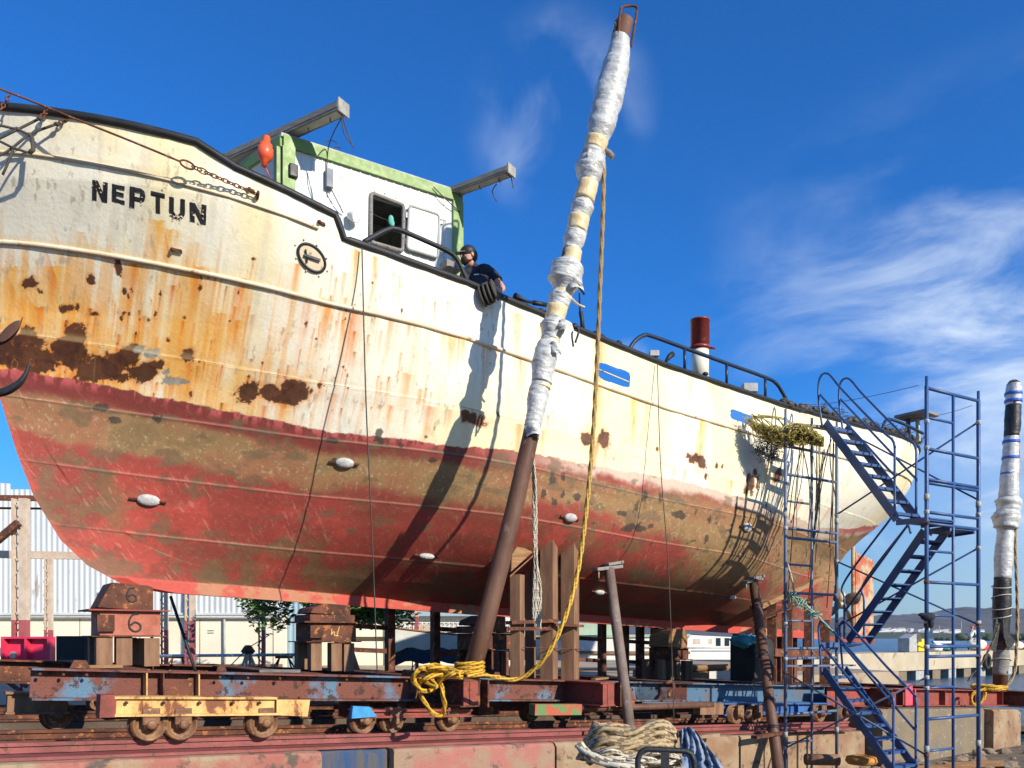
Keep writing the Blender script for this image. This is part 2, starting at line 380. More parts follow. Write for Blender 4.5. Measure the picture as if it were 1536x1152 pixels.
# plating: slight dishing between frames, lapped strakes, weld ridges, low dents
fr = .62
dish = -.009*np.abs(np.sin(gs/fr*PI))**.7*ss(gh, .3, .8)*ss(gt, .5, 1.5)
dent = .026*(fbm(gs*.9, gh*1.3, 4, 5)-.5)*ss(gh, .2, .6)+.012*(fbm(gs*2.6, gh*2.6, 3, 15)-.5)*ss(gh, .2, .6)
SEAMS = [.155, .315, .475, .612]
lap = 0
for i, sv in enumerate(SEAMS):
    svs = sv+(0.025 if i == 3 else .01)*(1-ss(gs, -5, 4))
    d = (VV-svs)*4.3
    lap = lap+.012*(1-ss(d, -.006, .006))*ss(d, -.22, -.02)+.008*np.exp(-(d/.012)**2)
gt2 = np.where(gt > .12, gt+dish+dent+lap, gt)
sz = (.458-.0425*gs)+gh
GX = O.x+U.x*gs+T.x*gt2; GY = O.y+U.y*gs+T.y*gt2; GZ = sz
PXg = 768+FPX*GX/GY; PYg = HZ-FPX*GZ/GY
def hsurf(px, py, off=.0):
    """point on the near side hull skin behind photo pixel, with outward normal"""
    d = (PXg-px)**2+(PYg-py)**2; i, j = np.unravel_index(np.argmin(d), d.shape)
    i0 = min(max(i, 1), GX.shape[0]-2); j0 = min(max(j, 1), GX.shape[1]-2)
    k = 3
    def pt(a, b): a = min(max(a, 0), GX.shape[0]-1); b = min(max(b, 0), GX.shape[1]-1); return Vector((GX[a, b], GY[a, b], GZ[a, b]))
    du = pt(i0, j0+k)-pt(i0, j0-k); dv = pt(i0+k, j0)-pt(i0-k, j0)
    n = du.cross(dv).normalized()
    if n.dot(Vector((T.x, T.y, 0))) < 0: n = -n
    p = pt(i, j)
    # correct to the exact ray
    ray = Vector(((px-768)/FPX, 1, (HZ-py)/FPX)); kk = p.dot(n)/ray.dot(n)
    if abs(kk-p.y) < .6: p = ray*kk
    return p+n*off, n, du.normalized(), dv.normalized(), float(gs[i, j]), float(gh[i, j])
# ------------------------------------------------------------------ paint, as colours of the plating itself
def mixc3(c, k, a): return c*(1-a[..., None])+np.array(k)[None, None, :]*a[..., None]
s_, h_ = gs, gh
bowk = 1-ss(s_, -5.2, 1.5)          # 1 at the bow, fading aft
cl1 = fbm(s_*.8, h_*1.1, 5, 11)
col = np.zeros(s_.shape+(3,))+np.array((.82, .77, .62))
col = mixc3(col, (.82, .70, .38), ss(fbm(s_*1.1, h_*.5, 5, 21), .38, .66)*.75)
col = mixc3(col, (.62, .56, .42), ss(fbm(s_*9, h_*1.2, 4, 31), .60, .80)*.5)
# orange wash, stronger low at the bow
wash = ss(fbm(s_*1.3, h_*.7, 5, 41)+.30*bowk**2*ss(4.1-h_, 0, 1.4)-.10*(1-bowk)-.04, .50, .80)
col = mixc3(col, (.80, .45, .10), wash*.78*(1-.5*ss(h_, 3.9, 4.4)))
# vertical streak fields
st = fbm(s_*26, h_*.9, 4, 51); st2 = fbm(s_*11, h_*.6, 4, 52)
den = np.clip(.05+1.0*bowk**1.3*ss(4.25-h_, 0, .8), 0, 1)
col = mixc3(col, (.76, .34, .05), ss(st2*.6+st*.4+.17*den, .60, .74)*.55*np.clip(den*1.3+.1, 0, 1))
rng = random.Random(3)
dots = []
def streak(s0, h0, wd, ln, kk, c=(.70, .20, .025)):
    j0, j1 = np.searchsorted(s_[200], [s0-wd*3-.1, s0+wd*3+.1]); j0 = max(0, j0-14); j1 = min(s_.shape[1], j1+14)
    if j1 <= j0: return
    S = s_[:, j0:j1]; H = h_[:, j0:j1]
    dd = h0-H; fad = np.where((dd > 0) & (dd < ln), (1-dd/ln)**.8, 0)
    wv = wd*(1-.45*np.clip(dd/ln, 0, 1)); xx = (S-s0-.015*(vnoise(H*6, H*0+s0*9, 3)-.5))/wv
    a = np.exp(-xx**2)*fad*kk*ss(st[:, j0:j1]+.35, .45, .85)
    col[:, j0:j1] = col[:, j0:j1]*(1-a[..., None])+np.array(c)*a[..., None]
def spot(s0, h0, r, c=(.085, .03, .018), k=.95, asp=1.0, seed=0, mode=2):
    j0, j1 = np.searchsorted(s_[200], [s0-r*3-.1, s0+r*3+.1]); j0 = max(0, j0-14); j1 = min(s_.shape[1], j1+14)
    if j1 <= j0: return
    S = s_[:, j0:j1]; H = h_[:, j0:j1]
    d = np.sqrt(((S-s0)/r)**2+((H-h0)/(r*asp))**2)
    q_ = .42/max(r, .02); d = d+(3.0 if r < .12 else 4.3)*(fbm(S*q_+seed, H*q_, 6, 71+seed, .70)-.5)
    a = ss(-d, -1.03, -.92)*k*(mode != 0)
    halo = ss(-d, -1.6, -.8)*.6*(k > .9)*(mode != 1)
    base = col[:, j0:j1]
    base = base*(1-halo[..., None])+np.array((.62, .20, .03))*halo[..., None]
    cc = np.array(c)*(1+.9*(fbm(S*23, H*23, 4, 5)-.5)+.5*(vnoise(S*5, H*5, 9)-.5))[..., None]
    col[:, j0:j1] = base*(1-a[..., None])+cc*a[..., None]
for i in range(2600):
    s0 = -6.2+22*rng.random()**1.9; hm = float(h_main(s0))
    b0 = max(0, 1-(s0+5.2)/6.7)
    h0 = 2.3+rng.random()*(hm-2.35)
    if rng.random() > .10+.9*b0**1.4: continue
    if vnoise(np.array(s0*1.6), np.array(h0*1.1), 77) < .42-.2*b0*(1-abs(h0-3.0)): continue
    if h0 > 3.75 and rng.random() < .35: continue
    wd = rng.choice([.005, .007, .009, .012, .016, .028]); ln = rng.uniform(.12, .6)
    kk_ = min(1, rng.uniform(.45, 1.15)*(.35+.70*b0))
    streak(s0, h0, wd*1.8, ln*1.1, kk_*.5, (.80, .34, .04)); streak(s0, h0, wd, ln, kk_, rng.choice([(.74, .19, .012), (.62, .13, .010), (.84, .30, .02)]))
    if wd > .008 and rng.random() < .5: streak(s0, h0, wd*.5, ln*.3, .9, (.12, .035, .015))
    if rng.random() < .30*b0+.03: dots.append((s0, h0, rng.uniform(.006, .020)))
for s0 in np.arange(-6, 15, .31):   # runs starting at the strakes and the deck edge
    b0 = max(0, 1-(s0+5.2)/7.5)
    for vv in (.83, .615):
        if rng.random() < .45+.5*b0: streak(s0+rng.uniform(-.15, .15), vv*float(h_main(s0))-.03, rng.uniform(.02, .08), rng.uniform(.3, .9), rng.uniform(.3, .85))
for (px, py, wpx, lpx, k) in ((900, 500, 9, 150, .75), (893, 560, 6, 110, .6), (1052, 628, 10, 75, .95), (1046, 625, 5, 85, .6), (950, 600, 7, 70, .7), (968, 606, 6, 60, .5), (776, 470, 8, 70, .45), (812, 490, 6, 60, .4),
                           (1150, 670, 8, 60, .95), (1163, 665, 7, 70, .9), (1115, 650, 5, 80, .5), (495, 450, 8, 70, .8), (445, 395, 7, 60, .6), (680, 500, 6, 40, .6), (695, 505, 6, 40, .5), (536, 375, 6, 60, .7),
                           (563, 385, 5, 60, .5), (612, 560, 10, 50, .4), (240, 330, 10, 60, 1), (256, 345, 10, 50, 1), (97, 290, 9, 95, .9), (112, 300, 7, 90, .9), (45, 350, 8, 70, .9), (130, 350, 9, 60, .8),
                           (80, 400, 11, 60, 1), (205, 395, 9, 70, .9), (300, 400, 10, 70, 1), (285, 545, 8, 40, .9), (356, 480, 6, 50, .8), (330, 470, 7, 55, .8), (60, 460, 12, 40, 1), (20, 400, 10, 60, .9)):
    p, n, a, b, s0, h0 = hsurf(px, py); D = p.y
    streak(s0, h0, wpx/FPX*D*1.3, lpx/FPX*D*1.15, min(1, k*1.1), (.80, .42, .08)); streak(s0, h0, wpx/FPX*D*.7, lpx/FPX*D, k)
for px in range(560, 1330, 29):      # more soft runs and scuffs over the after topsides
    for py0 in (0, 1):
        s0 = s_at(px+rng.uniform(-10, 10), 2.45); h0 = (.83 if py0 else .99)*float(h_main(s0))-.03
        if rng.random() < .6: streak(s0, h0, rng.uniform(.02, .07), rng.uniform(.4, 1.3), rng.uniform(.25, .75), rng.choice([(.78, .48, .14), (.72, .55, .28), (.62, .50, .34)]))
scf = ss(fbm(s_*24, h_*9, 4, 151), .66, .74)*ss(fbm(s_*1.4, h_*1.4, 3, 152), .45, .60); col = mixc3(col, (.34, .29, .21), scf*.55)
# dark worn rust and bare-metal patches
PT = [(8, 528, 28, 22), (36, 534, 24, 15), (50, 512, 16, 10), (88, 530, 20, 14), (100, 518, 14, 12), (115, 503, 10, 13), (68, 542, 20, 7), (44, 426, 11, 9), (66, 405, 5, 7), (30, 405, 7, 3), (136, 421, 7, 8), (128, 398, 4, 6), (43, 497, 5, 6),
      (146, 552, 22, 13), (168, 545, 14, 12), (190, 536, 13, 13), (183, 567, 9, 7), (214, 562, 14, 12), (236, 548, 10, 8), (281, 535, 11, 10), (205, 520, 7, 4), (375, 588, 15, 12), (412, 588, 22, 10), (440, 592, 18, 16), (425, 600, 20, 7), (437, 578, 6, 6),
      (708, 629, 15, 11), (722, 634, 11, 7), (697, 625, 5, 8), (880, 658, 9, 8), (906, 661, 11, 11), (905, 650, 5, 6), (1038, 690, 11, 8), (1052, 692, 9, 9), (1044, 686, 9, 6), (986, 675, 5, 5), (1131, 707, 6, 9), (1127, 722, 9, 14), (1137, 716, 4, 20), (1120, 735, 5, 9),
      (1166, 715, 10, 17), (1152, 690, 4, 8), (1163, 700, 6, 14), (1075, 697, 3, 8), (1083, 694, 3, 8), (1058, 716, 3, 6),
      (183, 400, 6, 9), (236, 334, 5, 4), (250, 338, 7, 5), (248, 326, 4, 4), (241, 345, 3, 3), (95, 330, 6, 5), (75, 335, 4, 8), (97, 325, 3, 10), (64, 288, 5, 4), (110, 392, 3, 6), (60, 437, 6, 5), (103, 462, 9, 6), (142, 471, 8, 3), (188, 437, 3, 3), (300, 432, 3, 4)]
_PT = [(*hsurf(px, py), rx, ry, px) for px, py, rx, ry in PT]
for mode in (0, 1):
    for i, (p, n, a, b, s0, h0, rx, ry, px) in enumerate(_PT):
        r = rx/FPX*p.y*(1.0 if rx < 16 else 1.12); spot(s0, h0, r, asp=ry/rx*.92, seed=i if rx < 12 else 0, c=(.070, .024, .012) if px < 600 else (.10, .042, .022), mode=mode)
for s0, h0, r in dots: spot(s0, h0, r, asp=rng.uniform(.8, 2.2), seed=int(r*1e4) % 97)
for px, py, rx, ry in ((266, 571, 14, 6), (228, 531, 7, 6), (252, 558, 8, 8), (205, 526, 6, 4), (127, 622, 9, 13)):
    p, n, a, b, s0, h0 = hsurf(px, py); spot(s0, h0, rx/FPX*p.y*1.2, c=(.26, .28, .25) if px != 127 else (.10, .10, .11), k=.88, asp=ry/rx, seed=px)
# seams: thin dark line
for sv, dk in ((.613, .8), (.83, .35), (1.0, .35)):
    svs = sv+(.025*(1-ss(s_, -5, 4)) if sv == .613 else 0)
    d = (VV-svs)*4.3; a = np.exp(-((d+.004)/.006)**2)*dk*ss(fbm(s_*3, h_*3, 4, 61), .25, .5)
    col = mixc3(col, (.10, .05, .025), a)
    a = np.exp(-((d-.03)/.03)**2)*.35*bowk; col = mixc3(col, (.65, .45, .2), a)
# vertical butt welds
for s0 in np.arange(-4.2, 15, 1.93):
    a = np.exp(-((s_-s0-.0*h_)/.006)**2)*.28*ss(fbm(s_*2, h_*2, 3, 66), .35, .6); col = mixc3(col, (.35, .25, .15), a)
# --- below the waterline
wlr = .035*(fbm(s_*9, h_*3, 4, 85)-.5)
wl = itp(s_, [-6, -4.8, -3.2, -1.6, 0, 2, 4.5, 7.5, 9.5, 11.5, 13, 16.4], [2.62, 2.55, 2.36, 2.18, 2.2, 2.27, 2.36, 2.3, 2.3, 2.55, 2.85, 3.4])
below = wl+.09*(fbm(s_*3, h_*3, 6, 81, .65)-.5)+wlr-h_
af = np.zeros(col.shape)+np.array((.27, .062, .042))
n1_ = fbm(s_*.75+h_*.25, h_*1.5-s_*.1, 6, 91, .58); n2_ = fbm(s_*1.9, h_*2.6, 6, 92, .6); n3_ = fbm(s_*1.0+5, h_*1.3, 5, 93)
af = mixc3(af, (.34, .062, .045), ss(n1_+.06*ss(below, .7, 1.3)-.02, .46, .58)*.85)
af = mixc3(af, (.20, .075, .042), ss(n2_, .50, .66)*.75)
af = mixc3(af, (.50, .075, .055), ss(fbm(s_*1.6+9, h_*2.2, 5, 94), .56, .66)*ss(below, .7, 1.1)*.6)
bc_ = .50+.10*ss(s_, 2, 6)
tan_m = ss(1.06-np.abs(below-bc_)/(.34+.42*ss(s_, 1, 7))+1.5*(n3_-.5), .12, .55)*ss(below, .12, .30)
af = mixc3(af, np.array((.31, .195, .085)), tan_m*(.62+.30*ss(n2_, .35, .6)))
af = mixc3(af, (.20, .13, .06), ss(n2_+.02, .58, .70)*.6*ss(below, .2, .5))
tan2 = ss(s_, 3, 7)*ss(fbm(s_*.9, h_*1.2, 5, 97), .42, .60)*ss(2.0-below, 0, .6)
af = mixc3(af, (.29, .18, .08), tan2*.75)
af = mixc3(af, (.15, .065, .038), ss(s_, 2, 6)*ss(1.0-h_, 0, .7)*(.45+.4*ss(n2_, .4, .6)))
sp = fbm(s_*30, h_*30, 3, 98); af = mixc3(af, (.52, .42, .24), ss(sp, .66, .76)*.45*np.clip(tan_m+.25, 0, 1))
bl = ss(fbm(s_*7, h_*9, 4, 99), .68, .74)*ss(s_, -1, 4)*ss(below, .25, .5)*ss(1.4-below, 0, .4); af = mixc3(af, (.06, .05, .04), bl*.85)
scr = ss(fbm(s_*2.3, h_*2.3, 3, 103), .5, .6)*ss(fbm((s_+h_*.8)*40, (h_-s_*.8)*5, 3, 104), .66, .76); af = mixc3(af, (.60, .30, .22), scr*.35)
# maroon boot-top strip at the forward half, pale chalky strip aft
mar = ss(below, -.02, .02)*ss(.30-below+.12*(n2_-.5), 0, .12)*(1-ss(s_, -1.2, 1.6)); af = mixc3(af, (.19, .035, .03), mar*.80)
fl = mar*ss(fbm(s_*14, h_*5, 4, 105), .45, .6)*(1-ss(below, .02, .15)); af = mixc3(af, (.58, .12, .12), fl*.8)
pale = ss(s_, .2, 3)*ss(.24-below+.30*(n2_-.5), 0, .12); af = mixc3(af, (.66, .52, .40), pale*.82)
redst = ss(s_, 10.5, 11.5)*ss(.30-np.abs(below-.02)*2+.2*(n2_-.5), 0, .2); af = mixc3(af, (.52, .08, .07), redst*.8)
# seams below the water
for sv in SEAMS[:3]:
    svs = sv+.01*(1-ss(s_, -5, 4)); d = (VV-svs)*4.3
    a = np.exp(-((d+.006)/.007)**2)*.8; af = mixc3(af, (.06, .035, .025), a)
    a = np.exp(-((d-.012)/.012)**2)*.35; af = mixc3(af, (.50, .20, .13), a)
    a = np.exp(-(d/.05)**2)*ss(fbm(s_*5, h_*9, 5, 120), .55, .66)*.75; af = mixc3(af, (.12, .09, .05), a)
keelm = ss(.165-h_, -.004, .004); af = mixc3(af, (.47, .070, .048), keelm*.95)
af = mixc3(af, (.38, .24, .12), keelm*ss(n2_, .56, .64)*.6)
stemm = 1-ss(s_-s_stem(h_), .02, .10); af = mixc3(af, (.50, .10, .06), stemm*.5)
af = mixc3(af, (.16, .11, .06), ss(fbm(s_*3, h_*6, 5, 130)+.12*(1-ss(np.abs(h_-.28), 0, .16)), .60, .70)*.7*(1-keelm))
af = af*(1+.22*(fbm(s_*20, h_*20, 4, 131)-.5))[..., None]
bm_ = ss(below, 0, .012)
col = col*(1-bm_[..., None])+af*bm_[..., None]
PT2 = [(497, 661, 7, 3), (566, 652, 4, 6), (503, 690, 8, 3), (572, 662, 4, 3), (600, 668, 3, 3), (648, 690, 4, 3), (830, 720, 6, 8), (845, 712, 4, 7), (816, 740, 5, 7), (832, 752, 5, 6), (845, 742, 4, 5), (866, 745, 5, 4), (640, 655, 4, 3),
       (933, 770, 10, 3), (940, 795, 9, 3), (968, 745, 4, 6), (990, 748, 4, 6), (150, 612, 8, 5), (172, 630, 8, 4), (235, 628, 6, 5), (1128, 733, 4, 12), (1150, 757, 4, 8), (1155, 770, 4, 5), (1104, 760, 4, 6), (1017, 772, 12, 5), (1065, 780, 5, 8), (950, 790, 20, 4)]
for i, (px, py, rx, ry) in enumerate(PT2):
    p, n, a, b, s0, h0 = hsurf(px, py); spot(s0, h0, rx/FPX*p.y*1.1, c=(.055, .045, .035), k=.86, asp=ry/rx, seed=i+200)
col = col*(1+.10*(fbm(s_*45, h_*45, 3, 140)-.5))[..., None]
col = np.clip(col, .01, .95)

m_hull = bpy.data.materials.new('painted_steel_plating'); m_hull.use_nodes = True
_t = m_hull.node_tree; _b = _t.nodes['Principled BSDF']
_a = _t.nodes.new('ShaderNodeAttribute'); _a.attribute_name = 'paint'
_g = _t.nodes.new('ShaderNodeNewGeometry')
_n = _t.nodes.new('ShaderNodeTexNoise'); _n.inputs['Scale'].default_value = 55; _n.inputs['Detail'].default_value = 6; _n.inputs['Roughness'].default_value = .7
_t.links.new(_g.outputs['Position'], _n.inputs['Vector'])
_mr = _t.nodes.new('ShaderNodeMapRange'); _t.links.new(_n.outputs[0], _mr.inputs[0]); _mr.inputs[1].default_value = .25; _mr.inputs[2].default_value = .75; _mr.inputs[3].default_value = .90; _mr.inputs[4].default_value = 1.08
_h = _t.nodes.new('ShaderNodeHueSaturation'); _t.links.new(_a.outputs['Color'], _h.inputs['Color']); _t.links.new(_mr.outputs[0], _h.inputs['Value'])
_t.links.new(_h.outputs[0], _b.inputs['Base Color']); _b.inputs['Roughness'].default_value = .62; _b.inputs['Specular IOR Level'].default_value = .3
_bp = _t.nodes.new('ShaderNodeBump'); _bp.inputs['Strength'].default_value = .35; _bp.inputs['Distance'].default_value = .01
_n2 = _t.nodes.new('ShaderNodeTexNoise'); _n2.inputs['Scale'].default_value = 24; _n2.inputs['Detail'].default_value = 6
_t.links.new(_g.outputs['Position'], _n2.inputs['Vector']); _sc = _t.nodes.new('ShaderNodeMath'); _sc.operation = 'MULTIPLY_ADD'; _bw = _t.nodes.new('ShaderNodeRGBToBW'); _t.links.new(_a.outputs['Color'], _bw.inputs[0]); _t.links.new(_bw.outputs[0], _sc.inputs[0]); _sc.inputs[1].default_value = 1.6; _t.links.new(_n2.outputs[0], _sc.inputs[2]); _t.links.new(_sc.outputs[0], _bp.inputs['Height']); _t.links.new(_bp.outputs[0], _b.inputs['Normal'])

SHIP = thing('ship', 'rust streaked white ship with red bottom, NEPTUN on its bow, on the slipway', 'ship', F(4, 0, zk(4)))
def grid_obj(name, X, Y, Z, colr, keepf, parent, m):
    nv_, nu_ = X.shape; og = ORIG[parent.name]
    co = np.stack([X-og.x, Y-og.y, Z-og.z], -1).reshape(-1, 3)
    idx = np.arange(nv_*nu_).reshape(nv_, nu_)
    fa = np.stack([idx[:-1, :-1], idx[:-1, 1:], idx[1:, 1:], idx[1:, :-1]], -1)
    fa = fa[keepf] if keepf is not None else fa.reshape(-1, 4)
    fa = fa.reshape(-1, 4)
    me = bpy.data.meshes.new(name); me.vertices.add(len(co)); me.vertices.foreach_set('co', co.ravel().astype(np.float32))
    me.loops.add(fa.size); me.loops.foreach_set('vertex_index', fa.ravel().astype(np.int32))
    me.polygons.add(len(fa)); me.polygons.foreach_set('loop_start', np.arange(0, fa.size, 4, dtype=np.int32))
    me.polygons.foreach_set('use_smooth', np.ones(len(fa), dtype=bool))
    me.update(calc_edges=True); me.validate()
    if colr is not None:
        at = me.color_attributes.new('paint', 'FLOAT_COLOR', 'POINT')
        cc = np.concatenate([colr.reshape(-1, 3), np.ones((nv_*nu_, 1))], 1); at.data.foreach_set('color', cc.ravel().astype(np.float32))
    me.materials.append(m)
    o = bpy.data.objects.new(name, me); COL.objects.link(o); o.parent = parent; ORIG[o.name] = og
    return o
# freeing ports cut through the bulwark
fc_s = .25*(gs[:-1, :-1]+gs[1:, 1:]+gs[1:, :-1]+gs[:-1, 1:]); fc_h = .25*(gh[:-1, :-1]+gh[1:, 1:]+gh[1:, :-1]+gh[:-1, 1:])
cpx = .5*(PXg[:-1, :-1]+PXg[1:, 1:]); cpy = .5*(PYg[:-1, :-1]+PYg[1:, 1:])
keep = np.ones(fc_s.shape, bool)
def port(px, py, wpx, hm_):
    p, n, a, b, s0, h0 = hsurf(px, py); wd = wpx/FPX*p.y*1.15/2/.8
    dd = np.maximum(np.abs(fc_s-s0)/wd, np.abs(fc_h-h0)/(hm_/2)); rr = (np.abs((fc_s-s0)/wd)**6+np.abs((fc_h-h0)/(hm_/2))**6)
    keep[rr < 1] = False
    return s0, h0, wd
PORTS = [port(921, 563, 46, .26), port(1113, 626, 38, .18)]
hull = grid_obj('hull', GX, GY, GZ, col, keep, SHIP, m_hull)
st_ = 5
def coarse(A): return np.concatenate([A[:, ::st_], A[:, -1:]], 1)[np.r_[0:NV:st_, NV-1:NV+NX-1:5, NV+NX-2]]
fs_, ft_, fh_ = coarse(gs), coarse(gt2), coarse(gh)
FXg = O.x+U.x*fs_-T.x*ft_; FYg = O.y+U.y*fs_-T.y*ft_
c2 = np.stack([coarse(col[..., i]) for i in range(3)], -1)
grid_obj('hull_plating_far_side', FXg, FYg, coarse(GZ), c2, None, SHIP, m_hull)
# deck sheet, 0.85 m under the rail
ds = np.linspace(-5.6, 15.6, 80); tt = np.linspace(-1, 1, 9)
DS, TT = np.meshgrid(ds, tt); HD = h_main(DS)-.78; hb = np.maximum(half(DS, HD)-.03, .01)*TT
grid_obj('deck', O.x+U.x*DS+T.x*hb, O.y+U.y*DS+T.y*hb, .458-.0425*DS+HD+.04*(1-TT**2), None, None, SHIP, mat('deck_paint', (.20, .10, .07), (.14, .08, .06), rough=.8, scale=2))
def tsurf(s, h):
    j0, j1 = 0, gs.shape[1]
    r = 200; jj = int(np.clip(np.searchsorted(gs[r], s), 60, gs.shape[1]-61))
    a = max(0, jj-160); b = min(gs.shape[1], jj+160)
    d = (gs[:, a:b]-s)**2+(gh[:, a:b]-h)**2; i, j = np.unravel_index(np.argmin(d), d.shape)
    return float(gt2[:, a:b][i, j])
def HP(s, h, off=0, exact=False):
    t = tsurf(s, h) if exact else float(half(np.array(s), np.array(h)))
    return F(s, t+off, zk(s)+h)
def htop(s): return float(h_main(s)+h_ext(s))
def ray_plane(px, py, p0, n):
    r = Vector(((px-768)/FPX, 1, (HZ-py)/FPX)); return r*(Vector(p0).dot(n)/r.dot(n))
m_strake = mat('cream_strake_paint', (.74, .66, .50), (.66, .52, .32), (.34, .15, .05), rough=.6, scale=3, c3at=.60, c3scale=9, bump=.2)
# cap rail round the whole bulwark
mb = MB()
ss_ = [-6.35+.0*i for i in range(1)]+list(np.arange(-6.2, -3.4, .2))+[-3.45, -3.25, -3.05, -2.7, -2.4, -2.1, -1.9, -1.85, -1.78, -1.7]+list(np.arange(-1.5, 15.6, .3))+[15.7, 15.9, 16.05, 16.15]
for sg in (1, -1):
    pts = []
    for s in ss_:
        t = max(float(half(np.array(s), np.array(htop(s)-.02))), .01); pts.append(F(s, sg*(t+.0), zk(s)+htop(s)))
    mb.tube(pts, .045, 8)
obj('cap_rail', mb, m_black, SHIP)
for V in (.83, 1.0):
    mb = MB()
    for sg in (1, -1):
        s1_ = 15.0 if V < 1 else -1.9
        pts = [F(s, sg*(float(half(np.array(s), np.array(V*h_main(s))))+.004), zk(s)+V*float(h_main(s))) for s in np.arange(-5.7, s1_, .2)]
        mb.tube(pts, .027 if V < 1 else .016, 8)
    obj('rubbing_strake', mb, m_strake, SHIP)
for s in np.arange(-1.2, 13, 1.25):      # stays inside the bulwark
    for sg in (1, -1):
        if abs(s-PORTS[0][0]) < .5 or abs(s-PORTS[1][0]) < .5: continue
        t = float(half(np.array(s), np.array(float(h_main(s))-.78)))-.05; zt_ = zk(s)+float(h_main(s))
        mb = MB(); mb.prism([F(s, sg*t, zt_-.1), F(s, sg*t, zt_-.76), F(s, sg*(t-.35), zt_-.76)], U*.015); obj('bulwark_stay', mb, m_strake, SHIP)
# a bar across the forward freeing port
s0, h0, wd = PORTS[0]
mb = MB(); mb.tube([HP(s0-wd, h0+.02, -.03), HP(s0+wd, h0-.02, -.03)], .012, 6); obj('port_bar', mb, m_strake, SHIP)
# lettering
LET = {'N': [[(0,0),(.30,0),(.30,1),(0,1)], [(.70,0),(1,0),(1,1),(.70,1)], [(.0,1),(.34,1),(1,0),(.66,0)]],
       'E': [[(0,0),(.34,0),(.34,1),(0,1)], [(.34,0),(1,0),(1,.23),(.34,.23)], [(.34,.39),(.93,.39),(.93,.61),(.34,.61)], [(.34,.77),(1,.77),(1,1),(.34,1)]],
       'P': [[(0,0),(.32,0),(.32,1),(0,1)], [(.32,.78),(.80,.78),(.72,1),(.32,1)], [(.32,.34),(.72,.34),(.80,.55),(.32,.55)], [(.66,.55),(.80,.55),(.80,.78),(.66,.78)], [(.72,.34),(.93,.44),(1,.67),(.80,.67)], [(.80,.67),(1,.67),(.93,.90),(.72,1)]],
       'T': [[(0,.77),(1,.77),(1,1),(0,1)], [(.34,0),(.66,0),(.66,.77),(.34,.77)]],
       'U': [[(0,.25),(.30,.25),(.30,1),(0,1)], [(.70,.25),(1,.25),(1,1),(.70,1)], [(0,.25),(.16,.04),(.44,.20),(.30,.32)], [(.16,.04),(.40,-.02),(.60,-.02),(.56,.20),(.44,.20)], [(.60,-.02),(.84,.04),(1,.25),(.70,.32),(.56,.20)]]}
m_letter = mat('black_letter_paint', (.012, .013, .016), (.02, .02, .022), (.62, .55, .40), rough=.6, scale=8, c3at=.665, c3scale=17, bump=.1)
mb = MB()
QD = [('N', (137.5, 270.5), (160.5, 275), (161, 304), (137.5, 300)), ('E', (168, 275), (187, 279), (187, 307.5), (168, 303)), ('P', (194.5, 280), (218, 285), (218, 316), (194.5, 311)),
      ('T', (226.5, 287), (247.5, 292), (247.5, 323), (226.5, 318)), ('U', (254.5, 295), (277.5, 300), (277.5, 331), (254.5, 326)), ('N', (284.5, 303.5), (310.5, 308), (309, 338), (284, 332))]
for ch, tl, tr, br, bl_ in QD:
    c4 = [hsurf(*p)[4:6] for p in (bl_, br, tr, tl)]
    def mp_(x, y):
        s = (1-x)*(1-y)*c4[0][0]+x*(1-y)*c4[1][0]+x*y*c4[2][0]+(1-x)*y*c4[3][0]; h = (1-x)*(1-y)*c4[0][1]+x*(1-y)*c4[1][1]+x*y*c4[2][1]+(1-x)*y*c4[3][1]
        return s, h
    for poly in LET[ch]:
        if len(poly) == 5: quads = [[poly[0], poly[1], poly[2], poly[4]], [poly[4], poly[2], poly[3], poly[3]]]
        else: quads = [poly]
        for qd in quads:
            a, b, c, d = [Vector((x[0], x[1])) for x in qd]; n = 5
            vs = []; fs = []
            for i in range(n+1):
                for j in range(n+1):
                    x = a.lerp(b, i/n).lerp(d.lerp(c, i/n), j/n); s, h = mp_(x.x, x.y)
                    vs.append(HP(s, h, .006, True))
            for i in range(n):
                for j in range(n): fs.append((i*(n+1)+j, (i+1)*(n+1)+j, (i+1)*(n+1)+j+1, i*(n+1)+j+1))
            mb.add(vs, fs, True)
rn = random.Random(6); mb.m = 1
for x0, x1, y0, y1, n in ((256, 275, 321, 330, 15), (286, 308, 305, 336, 12), (139, 159, 272, 300, 8), (196, 245, 283, 318, 6)):
    for i in range(n):
        p, n_, du, dv, s, h = hsurf(rn.uniform(x0, x1), rn.uniform(y0, y1)); r = rn.uniform(.004, .013); c = p+n_*.012; k = 7
        mb.add([c+du*math.cos(a*2*PI/k)*r*rn.uniform(.6, 1.3)+dv*math.sin(a*2*PI/k)*r*rn.uniform(.5, 1.2) for a in range(k)], [tuple(range(k))])
obj('lettering', mb, [m_letter, m_strake], SHIP)
# porthole with its deadlight bar
p, n, du, dv, s0, h0 = hsurf(467.5, 387); r = 19/FPX*p.y
mb = MB()
ring = [p+n*.01+du*math.cos(a)*r*1.05+dv*math.sin(a)*r*.96 for a in np.linspace(0, 2*PI, 33)[:-1]]
mb.tube(ring, r*.11, 8, closed=True); hole = obj('porthole', mb, m_black, SHIP)
mb = MB(); mb.add([p+n*.012]+[p+n*.012+du*math.cos(a)*r*.95+dv*math.sin(a)*r*.88 for a in np.linspace(0, 2*PI, 25)[:-1]], [(0, i+1, (i+1) % 24+1) for i in range(24)])
obj('pane', mb, m_strake, hole)
mb = MB(); mb.bar(p+n*.03-du*r*.62+dv*r*.05, p+n*.03+du*r*.66+dv*r*.02, .012, .03); mb.bar(p+n*.025-du*r*.45-dv*r*.45, p+n*.025-du*r*.4+dv*r*.5, .012, .02); obj('deadlight_bar', mb, m_black, hole)
